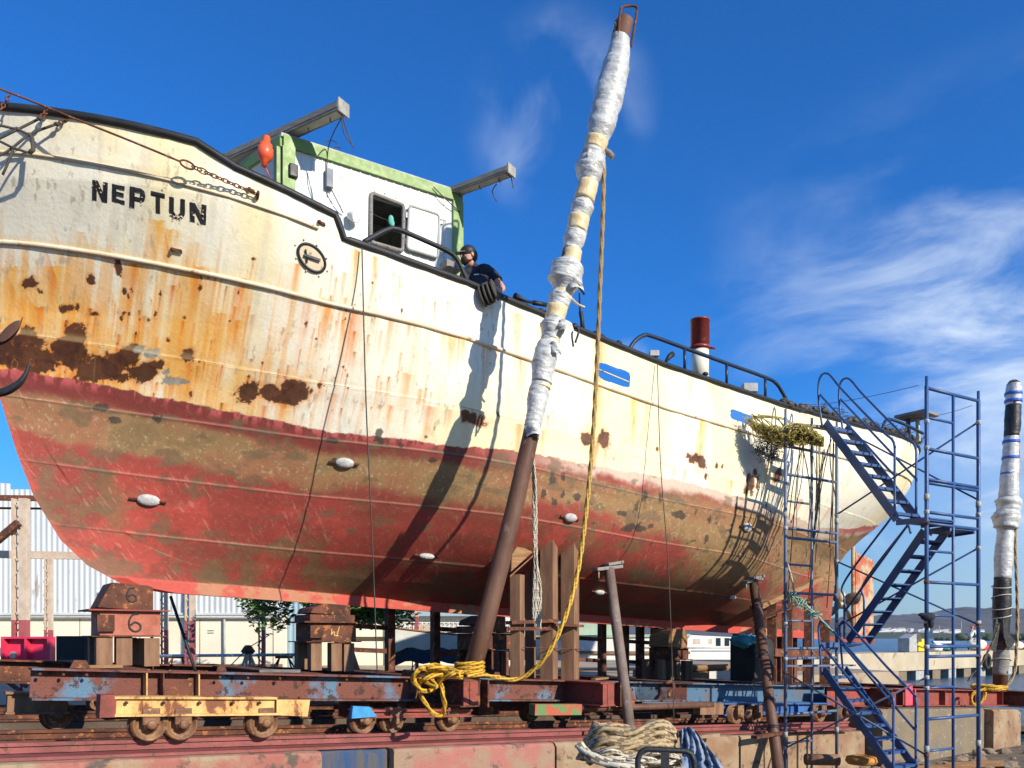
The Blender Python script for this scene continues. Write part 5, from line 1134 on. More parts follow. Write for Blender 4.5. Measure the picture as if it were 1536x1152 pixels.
# white rope bundle hanging beside the bilge stand
for k in range(5):
    rr_ = random.Random(k); w_ = (k-2)*2.0
    pts = [P(798, 668, 10.12)]+[P(801+w_*.5+rr_.uniform(-1, 1)+ (y-700)*.02, y, 10.15+rr_.uniform(-.02, .02)) for y in (720, 780, 840)]+[P(805+w_*1.2+rr_.uniform(-1, 1), y, 10.2) for y in (880, 915, 928+4*k)]
    mb = MB() if k == 0 else mb; mb.rope(pts, .014)
tag(obj('rope_bundle', mb, m_ropew), 'pale bundle of thin ropes hanging beside the tall tan stand', 'rope')
for i, (pts, lb) in enumerate((([(543, 372, .12), (549, 600, .22), (558, 800, .6), (566, 1012, 1.0)], 'thin dark wire hanging down the hull left of the person'), ([(986, 545, 0), (991, 700, -.25), (1003, 860, -.1), (1011, 1084, .2)], 'thin wire hanging down the hull right of the grey pole'))):
    D0 = 9.72 if i == 0 else 13.0
    mb = MB(); mb.tube(resample([P(x, y, D0+o) for x, y, o in pts], .2), .009 if i == 0 else .008, 5); tag(obj('hanging_wire', mb, m_wire), lb, 'wire')

for (c_, t_, z_, lst) in ((CR, 2.06, -.06, (60, 95, 130, 330, 372, 420, 520, 610)), (CR, 2.06, -.29, (70, 150, 340, 450, 560, 650)), (CR, 2.84, -.30, (190, 246, 300, 350, 390)), (CR2, 2.06, -.07, (960, 1020, 1070, 1130, 1190))):
    for px in lst:
        s = s_at(px, t_); mb = MB(); mb.lathe([(.018, -.012), (.018, .012), (.010, .022), (0, .022)], FB(s, t_-.012, z_), axis=T, n=6); obj('bolt', mb, m_rust, c_)
for px, w_, zz in ((120, .10, -.02), (332, .06, .0), (610, .09, .0), (745, .07, .0), (1130, .08, .0)):
    s = s_at(px, 1.8); mb = MB(); mb.prism([FB(s-w_, 1.8, .004), FB(s+w_, 1.8, .004), FB(s+w_*.6, 1.8, .09), FB(s-w_*.6, 1.8, .09)], T*.014); obj('lifting_lug', mb, m_rust, CR if px < 1000 else CR2)
rn = random.Random(44)
for i, (px, t_, l) in enumerate(((158, 1.5, .35), (420, 1.6, .5), (640, 1.4, .4), (760, 1.6, .3), (900, 1.4, .5))):
    a = FB(s_at(px, t_), t_, .022); d = (U*math.cos(i*.7)+T*math.sin(i*.7)); mb = MB(); mb.bar(a-d*l/2, a+d*l/2, .08, .035)
    tag(obj('loose_batten', mb, m_woodg if i % 2 else m_wood), ['short wooden batten lying on the beam by the block marked 6', 'grey batten lying on the cradle left of the chalk marked block', 'brown batten lying on the cradle behind the yellow rope tangle', 'grey batten on the cradle left of the tall tan stand', 'brown batten on the cradle right of the tall tan stand'][i], 'batten')
# ================================================================== BLUE SCAFFOLD STAIR TOWER
KS = 1.09; SA = Vector((4.41, 12.9, 0))*KS; SB = Vector((5.52, 13.60, 0))*KS; SC = Vector((5.83, 11.25, 0))*KS; SD = Vector((6.92, 11.87, 0))*KS
_P = P
def P(x, y, D): return _P(x, y, D*KS)
SW = (SD-SC).normalized()
SCF = thing('scaffold_tower', 'tall blue scaffold tower with zigzag stairs beside the stern', 'scaffold', (5.6*KS, 12.4*KS, GZ0))
def zpx(py, D): return (HZ-py)/FPX*D
PR = .032
def frame(A_, B_, ztop, pin, rungs, m, mx=.5):
    """ladder frame: near post A_, far post B_, mid post; rungs = [(z, full)]"""
    mb = MB(); fr_ = None
    M_ = A_.lerp(B_, mx)
    for q, zt_ in ((A_, ztop+pin), (B_, ztop+pin-.02)):
        mb = MB(); mb.tube([Vector((q.x, q.y, GZ0+.01)), Vector((q.x, q.y, zt_-.15)), Vector((q.x, q.y, zt_-.14)), Vector((q.x, q.y, zt_))], [PR, PR, PR*.72, PR*.72], 8)
        o = obj('frame_post', mb, m, SCF)
        for z in np.arange(GZ0+1.0, ztop, 1.93):
            mb = MB(); mb.lathe([(PR*1.25, -.05), (PR*1.3, 0), (PR*1.25, .05)], Vector((q.x, q.y, z)), n=8); obj('coupling', mb, m_galv, o)
    mb = MB(); mb.tube([Vector((M_.x, M_.y, GZ0+.01)), Vector((M_.x, M_.y, ztop))], PR*.72, 7); obj('frame_post', mb, m, SCF)
    for z, full in rungs:
        e = B_ if full else M_; mb = MB(); mb.tube([Vector((A_.x, A_.y, z)), Vector((e.x, e.y, z))], PR*.8 if full else PR*.65, 7); obj('rung', mb, m, SCF)
D_ = SC.y
frame(SC, SD, zpx(580, D_), .16, [(zpx(y, D_), f) for y, f in ((582, 1), (626, 0), (673, 1), (719, 1), (724, 1), (768, 1), (785, 1), (826, 0), (873, 1), (923, 0), (970, 1), (985, 1), (1032, 0), (1079, 1), (1127, 0))], m_scaf)
D_ = SA.y
frame(SA, SB, zpx(618, D_), .05, [(zpx(y, D_), f) for y, f in ((669, 1), (711, 1), (751, 0), (792, 1), (806, 1), (846, 0), (889, 1), (931, 0), (973, 1), (988, 1), (1030, 0), (1072, 1), (1115, 0))], m_scafgrey)
def brace(a, za, b, zb_, m=m_scaf, r=.016):
    mb = MB(); mb.tube([Vector((a.x, a.y, za)), Vector((b.x, b.y, zb_))], r, 6); obj('diagonal_brace', mb, m, SCF)
brace(SB, zpx(772, SB.y), SD, zpx(633, SD.y)); brace(SB, zpx(842, SB.y), SD, zpx(937, SD.y)); brace(SB, zpx(940, SB.y), SD, zpx(822, SD.y))
brace(SA, zpx(1009, SA.y), SC, zpx(1133, SC.y), m_scafgrey); brace(SA, zpx(1122, SA.y), SC, zpx(1016, SC.y), m_scafgrey); brace(SB, zpx(640, SB.y), SD, zpx(750, SD.y))
WV = SW*.56
def flight(n0, n1, ntread, name='stair_flight', rails=(), m=m_scaf):
    """n0,n1 = near stringer ends; far stringer offset by WV"""
    mb = MB(); o = None
    root = None
    for k, off in enumerate((Vector((0, 0, 0)), WV)):
        mb = MB(); mb.bar(n0+off, n1+off, .022, .15); o = obj('stringer', mb, m, SCF)
        root = root or o
    for i in range(ntread):
        t = (i+.6)/ntread; c = n0.lerp(n1, t); run = (n1-n0); run.z = 0; run.normalize(); mb = MB()
        for j in (-1, 0, 1): mb.bar(c+run*j*.065-SW*.01, c+WV+run*j*.065+SW*.02, .05, .022)
        mb.bar(c+run*.095-SW*.01-Vector((0, 0, .012)), c+WV+run*.095-Vector((0, 0, .012)), .008, .045)
        obj('tread', mb, m, SCF)
    for off in (Vector((0, 0, 0)), WV):
        for rl_ in rails:
            mb = MB(); mb.tube(resample([p+off for p in rl_], .05), .020, 8); obj('handrail', mb, m, SCF)
# upper flight: falls to the right, towards the camera
def lerpD(x, x0, d0, x1, d1): return d0+(d1-d0)*(x-x0)/(x1-x0)
du_ = lambda x: lerpD(x, 1230, 13.25, 1345, 11.8)
Q = lambda pts, f: [P(x, y, f(x)) for x, y in pts]
flight(P(1238, 634, du_(1238)), P(1345, 778, du_(1345)), 8, rails=[Q([(1233, 638), (1228, 600), (1228, 575), (1232, 563), (1240, 560), (1248, 566), (1260, 581), (1293, 616), (1327, 650), (1338, 659), (1342, 670)], du_)+[P(1342, y, du_(1343)) for y in (690, 740, 774)],
       Q([(1230, 592), (1240, 603), (1290, 657), (1330, 701), (1342, 713)], du_)])
# middle flight: falls to the left, far half
dm_ = lambda x: lerpD(x, 1387, 12.0, 1272, 13.55)
flight(P(1386, 797, dm_(1386)), P(1272, 962, dm_(1272)), 8, rails=[Q([(1366, 800), (1360, 785), (1340, 776), (1330, 786), (1267, 872)], dm_)+[P(1266.5, y, dm_(1267)) for y in (900, 958)], Q([(1362, 787), (1268, 916)], dm_)])
# lower flight: falls to the right, near half
dl_ = lambda x: lerpD(x, 1234, 12.95, 1333, 11.45)
flight(P(1236, 1005, dl_(1236)), P(1340, 1158, dl_(1340)), 8, rails=[Q([(1233, 1013), (1229, 960), (1228, 940), (1232, 932), (1238, 934), (1260, 958), (1300, 1004), (1334, 1040), (1340, 1052)], dl_)+[P(1340, y, dl_(1340)) for y in (1080, 1150)],
       Q([(1232, 967), (1280, 1026), (1338, 1097)], dl_)])
def landing(c0, c1, wv, name='landing'):
    mb = MB(); d = (c1-c0); q = [c0, c1, c1+wv, c0+wv]; mb.prism([x-Vector((0, 0, .05)) for x in q], Vector((0, 0, .012))); 
    for k in range(9): a = c0.lerp(c1, k/8); mb.bar(a-Vector((0, 0, .015)), a+wv-Vector((0, 0, .015)), .035, .02)
    mb.bar(c0-Vector((0, 0, .04)), c1-Vector((0, 0, .04)), .03, .09); mb.bar(c0+wv-Vector((0, 0, .04)), c1+wv-Vector((0, 0, .04)), .03, .09)
    obj(name, mb, m_scaf, SCF)
a = P(1345, 780, 11.8); b = Vector((SC.x, SC.y, a.z-.04)); landing(a, b+SW*.06, WV*1.15)
b = P(1386, 795, 12.0); landing(Vector((SC.x, SC.y, b.z))+SW*.62, b+(b-Vector((SC.x, SC.y, b.z))-SW*.1)*0+SW*.02, WV*1.15)
b = P(1266, 964, 13.5); landing(b, Vector((SB.x, SB.y, b.z))-SW*.45, WV)
mb = MB(); z_ = P(1234, 642, 13.2).z; q = [Vector((SA.x, SA.y, z_))+SW*.05, Vector((SA.x, SA.y, z_))+SW*1.1, P(1248, 640, 13.3)+SW*.3, P(1236, 642, 13.2)]
mb.prism(q, Vector((0, 0, .03))); obj('plank_platform', mb, m_woodg, SCF)
mb = MB(); z_ = P(1236, 1000, 12.95).z; q = [Vector((SA.x, SA.y, z_)), Vector((SA.x, SA.y, z_))+SW*1.2, P(1262, 1000, 13.0)+SW*.4, P(1236, 1000, 12.95)]
mb.prism(q, Vector((0, 0, .03))); obj('plank_platform', mb, m_scafgrey, SCF)
for q in (SA, SB, SC, SD):
    mb = MB(); mb.box(Vector((q.x, q.y, GZ0+.006)), .08, .08, .006); mb.tube([Vector((q.x, q.y, GZ0+.01)), Vector((q.x, q.y, GZ0+.12))], PR*1.3, 8); obj('base_plate', mb, m_galv, SCF)
for q, ys in ((SC, (632, 672, 768, 785, 873, 937, 970, 1016, 1032, 1133)), (SD, (634, 772, 822, 937, 985)), (SA, (669, 792, 889, 988, 1009, 1122)), (SB, (772, 842, 940))):
    for y in ys:
        z = zpx(y, q.y); mb = MB(); mb.lathe([(PR*1.15, -.03), (PR*1.3, -.02), (PR*1.3, .02), (PR*1.15, .03)], Vector((q.x, q.y, z)), n=8); mb.tube([Vector((q.x, q.y, z)), Vector((q.x-.02, q.y-.07, z-.01))], .012, 6); obj('clamp', mb, m_rust if y % 2 else m_galv, SCF)
mb = MB(); c = P(1392, 925, 11.2); mb.ball(c, .075, 8, (1.5, 1, .9)); mb.ball(c+Vector((.05, 0, -.09)), .05, 7, (.9, .8, 1.9)); mb.ball(c+Vector((-.09, -.01, .03)), .045, 6, (1.5, 1, .7)); tag(obj('dark_rag', mb, m_navy), 'dark rag knotted round the near post of the right scaffold frame', 'rag')
for a, b, lb in ((P(1245, 605, 13.1), P(1378, 578, 11.25), 'thin line tied from the stair handrail to the scaffold top'), (P(1395, 625, 11.4), P(1458, 608, 11.85), 'thin line across the top of the right scaffold frame')):
    mb = MB(); mb.tube(sag(a, b, .02, 8), .005, 5); tag(obj('line', mb, m_wire), lb, 'line')
P = _P
# ------------------------------------------------------------------ stern gallows with flat board
G = thing('stern_light_board', 'small flat board on two legs at the stern rail behind the scaffold', 'board', P(1380, 650, 19.5))
mb = MB(); c = P(1375, 624, 19.0); mb.box(c, .36, .36, .03, X=U); obj('board', mb, m_woodg, G)
for x in (1362, 1376): mb = MB(); mb.bar(P(x, 628, 19.1), P(x+2, 662, 19.1), .07, .07); obj('leg', mb, m_galv if x == 1376 else m_railb, G)
mb = MB(); mb.tube(resample([P(1322, 648, 17.6), P(1328, 632, 17.8), P(1336, 629, 18), (P(1360, 638, 18.4)), P(1384, 650, 18.8)], .06), .035, 8); tag(obj('hoop_rail', mb, m_railb), 'dark blue bent pipe rail at the stern next to the flat board', 'rail')
# ------------------------------------------------------------------ floats and gear along the stern rail
rn = random.Random(21); mfl = mat('dark_float', (.03, .03, .032), (.10, .08, .06), rough=.6, scale=20)
first = None
for i in range(42):
    s = 7.3+i*.165+rn.uniform(-.05, .05); p = HP(s, htop(s), -.05); r = rn.uniform(.05, .10)
    mb = MB(); mb.ball(Vector((0, 0, 0))+p+Vector((rn.uniform(-.05, .05), rn.uniform(-.1, .1), r*.8+rn.uniform(0, .05))), r, 6, (1.3, .9, .85), X=(U+Vector((0, 0, rn.uniform(-.4, .4)))).normalized(), Z=Vector((0, 0, 1)))
    tag(obj('net_float', mb, mfl), 'dark oval net float in the row heaped along the stern rail', 'float', 'net floats along the stern rail')
mb = MB()
for i in range(34):
    s = 6.9+rn.random()*7.2; p = HP(s, htop(s), .02); q = [p+Vector((rn.uniform(-.25, .25), rn.uniform(-.1, .1), rn.uniform(-.05, .22))) for _ in range(4)]; mb.tube(resample(q, .06), .007, 4)
tag(obj('rail_netting', mb, m_wire), 'dark tangled netting heaped along the stern rail among the floats', 'netting')
# ------------------------------------------------------------------ yellow-green net bundle and hanging cords
mnet = mat('yellow_green_net', (.52, .42, .10), (.36, .31, .10), (.18, .15, .07), rough=.85, scale=9, fine=.2)
rn = random.Random(8); mb = MB()
spine = [(1116, 624), (1132, 640), (1150, 648), (1172, 656), (1195, 650), (1215, 652), (1232, 662)]
def spn(t): t *= len(spine)-1; i = min(int(t), len(spine)-2); f = t-i; return spine[i][0]*(1-f)+spine[i+1][0]*f, spine[i][1]*(1-f)+spine[i+1][1]*f
for i in range(420):
    t0 = rn.random()**.8; ln = rn.uniform(.1, .3); pts = []; ph = rn.random()*6; r0 = rn.random()
    for k in range(6):
        t = min(t0+ln*k/5, 1); x, y = spn(t); wd = 5+22*math.sin(PI*min(max((t-.12)/.95, 0), 1))**1.2
        D = lerpD(x, 1116, 14.2, 1232, 14.1); pts.append(P(x+rn.uniform(-4, 4), y+wd*(r0-.45)*1.1+4*math.sin(ph+k*1.7), D+(r0-.5)*.2+rn.uniform(-.15, .15)*wd/15))
    mb.tube(resample(pts, .05), .006, 3, caps=False)
for i in range(14):
    pts = [P(1120+rn.uniform(-4, 20), 622+rn.uniform(-2, 6), 14.3)]; x = 1130+i*4
    pts += [P(x+rn.uniform(-8, 8), 650+rn.uniform(-26, 12), 14.15), P(x+20, 655+rn.uniform(-15, 10), 14.1)]; mb.tube(resample(pts, .06), .009, 4, caps=False)
tag(obj('net_bundle', mb, mnet), 'tangled yellow green net bundle hanging from the port slot to the scaffold', 'net')
mb = MB()  # dark strands stand in for the shadow the net bundle casts
for i in range(60):
    x = 1136+rn.random()*36; y = 662+rn.random()*26
    q = [P(x+rn.uniform(-12, 12), y+rn.uniform(-12, 12), 14.25+rn.uniform(-.05, .05)) for _ in range(5)]; mb.tube(resample(q, .06), .005, 3, caps=False)
tag(obj('bundle_shadow_strands', mb, m_wire), 'fine dark strands drawn as the shadow below the yellow green bundle', 'netting')
cords = []
for i in range(22):
    x0 = 1185+rn.random()*70; y0 = 640+rn.random()*35; x1 = x0+rn.uniform(-25, 15); y1 = y0+rn.uniform(90, 270)
    Dc = lerpD(x0, 1180, 14.2, 1255, 14.7)
    mb = MB(); mb.tube(resample([P(x0, y0, Dc), P((x0+x1)/2+rn.uniform(-6, 6), (y0+y1)/2, Dc+.05), P(x1, y1, Dc+rn.uniform(-.1, .3))], .12), rn.uniform(.005, .011), 4)
    tag(obj('loose_rope', mb, rn.choice([m_wire, m_wire, m_ropegrey, m_rust])), 'thin loose rope hanging down beside the left scaffold frame', 'rope', 'loose ropes at the left scaffold frame')
rope_obj('rope', [P(x, y, 13.9) for x, y in ((1181, 845), (1188, 870), (1192, 890), (1196, 898))], .016, m_ropew, 'pale short rope tied to the near post of the left scaffold frame')
mb = MB(); rn = random.Random(4)
mb.rope([P(x, y, 13.85) for x, y in ((1182, 888), (1200, 900), (1220, 918), (1236, 934), (1250, 948))], .018)
for i in range(40):
    t = rn.random()*.6; c = P(1184+52*t*1.3, 890+46*t*1.3, 13.82); q = [c+Vector((rn.uniform(-.12, .12), rn.uniform(-.05, .05), rn.uniform(-.10, .08))) for _ in range(3)]; mb.tube(q, .009, 3)
tag(obj('frayed_rope', mb, mat('mint_frayed_rope', (.16, .36, .27), (.40, .50, .40), scale=20, fine=.2)), 'frayed mint green rope tied across the left scaffold frame', 'rope')
# ================================================================== BOW: forestay, chain, net, anchor
st_ = thing('bow_stay', 'rusty wire stay with shackle and chain reaching along the bow', 'stay', P(380, 290, 9.2))
mb = MB(); hq = lambda x, y, o: P(x, y, hsurf(x, y)[0].y-o)
wps = resample([P(-140, 88, 7.1), hq(2, 165, .30).lerp(P(2, 134, hsurf(2, 165)[0].y-.30), 1), P(107, 176, hsurf(107, 190)[0].y-.26), hq(200, 213, .20), hq(272, 243, .14)], .2); mb.tube(wps, .011, 6); obj('wire', mb, m_rust, st_)
ch0 = hq(282, 247, .13); ch1 = hq(384, 291, .05)
mb = MB(); d = (ch1-ch0).normalized(); X = d.cross(Vector((0, 0, 1))).normalized(); Z = X.cross(d)
c = hq(281, 247, .14); mb.tube([c+d*(-.075+.075*(1-math.cos(a)))+Z*.040*math.sin(a) for a in np.linspace(0, 2*PI, 15)[:-1]], .011, 6, closed=True); obj('shackle', mb, m_rust, st_)
def link(par, c, d, X, L_=.055, W=.030, r=.010):
    mb = MB(); mb.tube([c+d*L_*math.cos(a)+X*W*math.sin(a) for a in np.linspace(0, 2*PI, 13)[:-1]], r, 5, closed=True); obj('chain_link', mb, m_rust, par)
n_ = 11
for i in range(n_): c = ch0.lerp(ch1, (i+1.5)/(n_+1)); link(st_, c, d, Z if i % 2 else X, .044 if i > 1 else .055, .021 if i > 1 else .03, .007)
mb = MB(); p, n, *_ = hsurf(386, 292); mb.tube([p, p+n*.10, p+n*.10+Vector((0, 0, -.03)), p+Vector((0, 0, -.05))], .016, 6); obj('eye_plate', mb, m_rust, st_)
NT = thing('bowsprit_net', 'knotted dark rope net hanging from the bow stay at far left', 'net', P(30, 200, 8.0))
_z = hsurf(40, 200)[0].y-.12
def seg(*pts, r=.013, m=m_wire, nm='net_rope'):
    pts = [(x, y, _z+(D-8.0)*.4) for x, y, D in pts]; mb = MB(); mb.tube(resample([P(x, y, D) for x, y, D in pts], .08), r, 6); obj(nm, mb, m, NT)
seg((59, 178, 8.0), (27, 194, 7.9), (-30, 222, 7.7)); seg((85, 186, 8.1), (44, 202, 8.0), (10, 228, 7.85), (-30, 245, 7.7)); seg((-40, 172, 7.5), (0, 188, 7.75), (27, 194, 7.9), (44, 202, 8.0), (50, 210, 8.0)); seg((-30, 200, 7.6), (0, 212, 7.75), (20, 222, 7.85), (47, 230, 8.0))
seg((20, 222, 7.85), (14, 240, 7.8), (4, 262, 7.75)); seg((48, 206, 8.0), (50, 225, 8.0), (44, 230, 8.0), r=.022)
for a, b, Da, Db in (((73, 164), (59, 178), 8.1, 8.0), ((107, 176), (85, 186), 8.28, 8.1), ((16, 140), (0, 166), 7.8, 7.6)):
    pa = P(*a, _z+(Da-8)*.4); pb = P(*b, _z+(Db-8)*.4); d = (pb-pa).normalized(); X = d.cross(Vector((0, 0, 1))).normalized(); Z = X.cross(d)
    for i in range(5): link(NT, pa.lerp(pb, (i+.5)/5), d, Z if i % 2 else X, .026, .018, .008)
for x, y, D in ((27, 194, 7.9), (44, 202, 8.0), (20, 222, 7.85), (85, 186, 8.1), (59, 178, 8.0), (48, 226, 8.0)):
    mb = MB(); mb.ball(P(x, y, _z+(D-8)*.4), .024, 6, (1.3, .9, .9)); obj('knot', mb, m_wire, NT)
# anchor hanging at the stem: shank, crown, two flukes with palms
AD = 7.9
AN = thing('anchor', 'black and rusty anchor with curved flukes hanging at the bow edge', 'anchor', P(-40, 560, AD))
def crescent(pts, wmid, m, nm):
    mb = MB(); P2 = resample(pts, .02); k = len(P2); rr = [max(.004, wmid*math.sin(PI*(.12+.88*i/(k-1)))**.8) for i in range(k)]
    mb.tube(P2, rr, 8); return obj(nm, mb, m, AN)
crescent([P(-70, 560, AD), P(-40, 588, AD), P(0, 589, AD), (P(25, 578, AD)), P(38, 562, AD), P(45, 541, AD)], .045, m_black, 'fluke')
crescent([P(-70, 560, AD), P(-50, 530, AD), P(-20, 518, AD), P(5, 512, AD), P(24, 497, AD), P(34, 476, AD)], .030, m_black, 'fluke')
mb = MB(); c = P(14, 497, AD-.03); d = (P(34, 478, AD)-P(-4, 514, AD)).normalized(); mb.ball(c, .15, 9, (1, .05, .34), X=d, Z=d.cross(Vector((0, 1, 0))).normalized()); obj('palm', mb, m_pipebrown, AN)
mb = MB(); c = P(18, 580, AD-.03); d = (P(40, 560, AD)-P(0, 588, AD)).normalized(); mb.ball(c, .12, 9, (1, .05, .22), X=d, Z=d.cross(Vector((0, 1, 0))).normalized()); obj('palm', mb, m_black, AN)
mb = MB(); mb.tube([P(-72, 560, AD), P(-220, 470, AD)], .035, 8); obj('shank', mb, m_black, AN)
mb = MB(); mb.tube([P(-220, 470, AD), P(-240, 230, AD), P(-160, 120, 7.2)], .012, 6); obj('hanger_wire', mb, m_wire, AN)
# ================================================================== PERSON
def skin_body(name, joints, edges, m, label, cat, subd=2):
    me = bpy.data.meshes.new(name); ks = list(joints); 
    me.from_pydata([tuple(joints[k][0]) for k in ks], [(ks.index(a), ks.index(b)) for a, b in edges], []); o = bpy.data.objects.new(name, me); COL.objects.link(o)
    md = o.modifiers.new('skin', 'SKIN'); md.use_smooth_shade = True
    for i, k in enumerate(ks):
        r = joints[k][1]; me.skin_vertices[0].data[i].radius = (r, r) if not isinstance(r, tuple) else r
        me.skin_vertices[0].data[i].use_root = (i == 0)
    o.modifiers.new('sub', 'SUBSURF').levels = subd; o.modifiers['sub'].render_levels = subd
    me.materials.append(m); return tag(o, label, cat)
pD = 11.35
def PP(px, py, dD=0): return P(px, py, pD+dD)
feet_z = zk(s_at(715, 1.9))+float(h_main(s_at(715, 1.9)))-.74
hip = PP(714, 462, .42); hip.z = feet_z+.90
kz = feet_z+.46
nb = PP(717, 404, .10); ch_ = PP(716, 425, .14); hd = PP(702, 389, .0); hs = 1.14
J = {'pelvis': (hip, .135), 'waist': (hip.lerp(ch_, .5), .125), 'chest': (ch_, .135), 'neckb': (nb, .065), 'neck': (nb.lerp(hd, .5), .058), 'jaw': (hd+Vector((-.02, -.01, -.045))*hs, .076), 'skull': (hd+Vector((0, .01, .05))*hs, .108), 'crown': (hd+Vector((.01, .02, .12))*hs, .08),
     'shL': (PP(699, 414, .08), .06), 'elL': (PP(694, 438, -.05), .046), 'wrL': (PP(704, 446, -.26), .03),
     'shR': (PP(737, 412, .14), .06), 'elR': (PP(755, 433, -.02), .048), 'wrR': (PP(741, 441, -.22), .032),
     'hipL': (hip+Vector((-.10, 0, -.06)), .10), 'knL': (Vector((hip.x-.12, hip.y-.05, kz)), .065), 'anL': (Vector((hip.x-.13, hip.y+.06, feet_z+.08)), .045), 'toL': (Vector((hip.x-.16, hip.y-.10, feet_z+.04)), .04),
     'hipR': (hip+Vector((.10, 0, -.06)), .10), 'knR': (Vector((hip.x+.12, hip.y-.03, kz)), .065), 'anR': (Vector((hip.x+.14, hip.y+.10, feet_z+.08)), .045), 'toR': (Vector((hip.x+.14, hip.y-.06, feet_z+.04)), .04)}
E = [('pelvis', 'waist'), ('waist', 'chest'), ('chest', 'neckb'), ('neckb', 'neck'), ('neck', 'jaw'), ('jaw', 'skull'), ('skull', 'crown'), ('chest', 'shL'), ('shL', 'elL'), ('elL', 'wrL'), ('chest', 'shR'), ('shR', 'elR'), ('elR', 'wrR'),
     ('pelvis', 'hipL'), ('hipL', 'knL'), ('knL', 'anL'), ('anL', 'toL'), ('pelvis', 'hipR'), ('hipR', 'knR'), ('knR', 'anR'), ('anR', 'toR')]
def hand(J, E, w, w0, sgn, nm):
    d = (w-w0).normalized(); side = d.cross(Vector((0, 0, 1))).normalized()*sgn; J[nm+'p'] = (w+d*.06, .030); E.append((nm, nm+'p'))
    for i, l in enumerate((.060, .070, .075, .065)):
        b = w+d*.09+side*(i-1.5)*.020; k = nm+'f%d' % i
        J[k+'a'] = (b, .010); J[k+'b'] = (b+d*l*.5-Vector((0, 0, .012)), .0085); J[k+'c'] = (b+d*l*.8-Vector((0, 0, .035)), .0075); E.extend([(nm+'p', k+'a'), (k+'a', k+'b'), (k+'b', k+'c')])
    b = w+d*.03-side*.035; J[nm+'ta'] = (b, .011); J[nm+'tb'] = (b+d*.04-side*.015-Vector((0, 0, .01)), .009); E.extend([(nm+'p', nm+'ta'), (nm+'ta', nm+'tb')])
hand(J, E, J['wrL'][0], J['elL'][0], 1, 'wrL'); hand(J, E, J['wrR'][0], J['elR'][0], -1, 'wrR')
PE = skin_body('person', J, E, m_skin, 'person in dark shirt and cap leaning over the ship rail', 'person')
ORIG['person'] = Vector((0, 0, 0))
# clothes follow the same joints, slightly larger
def cloth(name, keys, edges, m, grow, extra={}):
    JJ = {k: (J[k][0], J[k][1]+grow) for k in keys}; JJ.update(extra); o = skin_body(name, JJ, edges, m, None, None); o.parent = PE; return o
cut = lambda a, b, t: J[a][0].lerp(J[b][0], t)
mb = MB(); spine = [hip-Vector((0, 0, .08)), hip, hip.lerp(ch_, .5), ch_-Vector((0, 0, .02)), ch_+Vector((0, 0, .09)), nb+Vector((.01, 0, .0)), nb+Vector((-.01, -.01, .035))]
mb.tube(resample(spine, .03), [float(np.interp(i, np.linspace(0, len(resample(spine, .03))-1, 7), [.17, .175, .17, .195, .175, .095, .07])) for i in range(len(resample(spine, .03)))], 18)
for sh_, el_ in (('shL', 'elL'), ('shR', 'elR')):
    a_, b_ = J[sh_][0], J[el_][0]; q = resample([nb-Vector((0, 0, .03)), a_.lerp(nb, .45)+Vector((0, 0, .012)), a_+Vector((0, 0, .0)), a_.lerp(b_, .28), a_.lerp(b_, .48)], .02)
    mb.tube(q, [float(np.interp(i, np.linspace(0, len(q)-1, 5), [.085, .10, .095, .082, .078])) for i in range(len(q))], 14)
crumple(mb, .012, 9, 3); o = obj('shirt', mb, m_navy); o.parent = PE; o.location = ORIG[o.name]
cloth('trousers', ['pelvis', 'hipL', 'knL', 'hipR', 'knR', 'anL', 'anR'], [('pelvis', 'hipL'), ('hipL', 'knL'), ('knL', 'anL'), ('pelvis', 'hipR'), ('hipR', 'knR'), ('knR', 'anR')], mat('dark_jeans', (.03, .04, .07), (.05, .06, .09), rough=.9), .018)
LK = Vector((-.80, -.55, -.28)).normalized(); SD_ = LK.cross(Vector((0, 0, 1))).normalized(); UP_ = SD_.cross(LK); hc = hd+Vector((0, .01, .05))*1.14
mb = MB(); mb.ball(hc-LK*.01+UP_*.045, .118, 12, (1, .96, .84), X=LK, Z=UP_); mb.hexa([hc+LK*a+SD_*b+UP_*c_ for c_ in (.035, .047) for a, b in ((.08, -.07), (.20, -.05), (.20, .05), (.08, .07))]); mb.ball(hc-LK*.055-UP_*.0, .096, 8, (1, .98, 1.1), X=LK, Z=UP_)
o = obj('cap', mb, m_black); o.location = (0, 0, 0); o.parent = PE; o.location = ORIG[o.name]
mb = MB(); mb.ball(hc+LK*.075-UP_*.06, .062, 8, (.9, 1.05, 1.1), X=LK, Z=UP_); mb.ball(hc+LK*.035-UP_*.08+SD_*.0, .080, 8, (1, 1.0, .7), X=LK, Z=UP_); o = obj('beard', mb, mat('dark_brown_hair', (.03, .018, .012), rough=.9)); o.parent = PE; o.location = ORIG[o.name]
mb = MB(); mb.ball(hc+LK*.105-UP_*.005, .018, 6, (1.2, .8, 1.3), X=LK, Z=UP_)
for sg in (-1, 1): mb.ball(hc+SD_*sg*.100-UP_*.01-LK*.01, .026, 6, (.8, .4, 1.2), X=LK, Z=UP_)
o = obj('nose_and_ears', mb, m_skin); o.parent = PE; o.location = ORIG[o.name]
mb = MB()
for sg in (-1, 1):
    mb.ball(hc+LK*.095+SD_*sg*.034+UP_*.012, .024, 6, (.3, 1, .75), X=LK, Z=UP_); mb.tube([hc+LK*.085+SD_*sg*.062+UP_*.018, hc+SD_*sg*.102+UP_*.015], .004, 4)
o = obj('sunglasses', mb, m_glass); o.parent = PE; o.location = ORIG[o.name]
mb = MB(); c = PP(711, 412, -.075); mb.bar(c, c+Vector((.07, .01, .012)), .006, .014); o = obj('shirt_emblem', mb, m_white); o.parent = PE; o.location = ORIG[o.name]
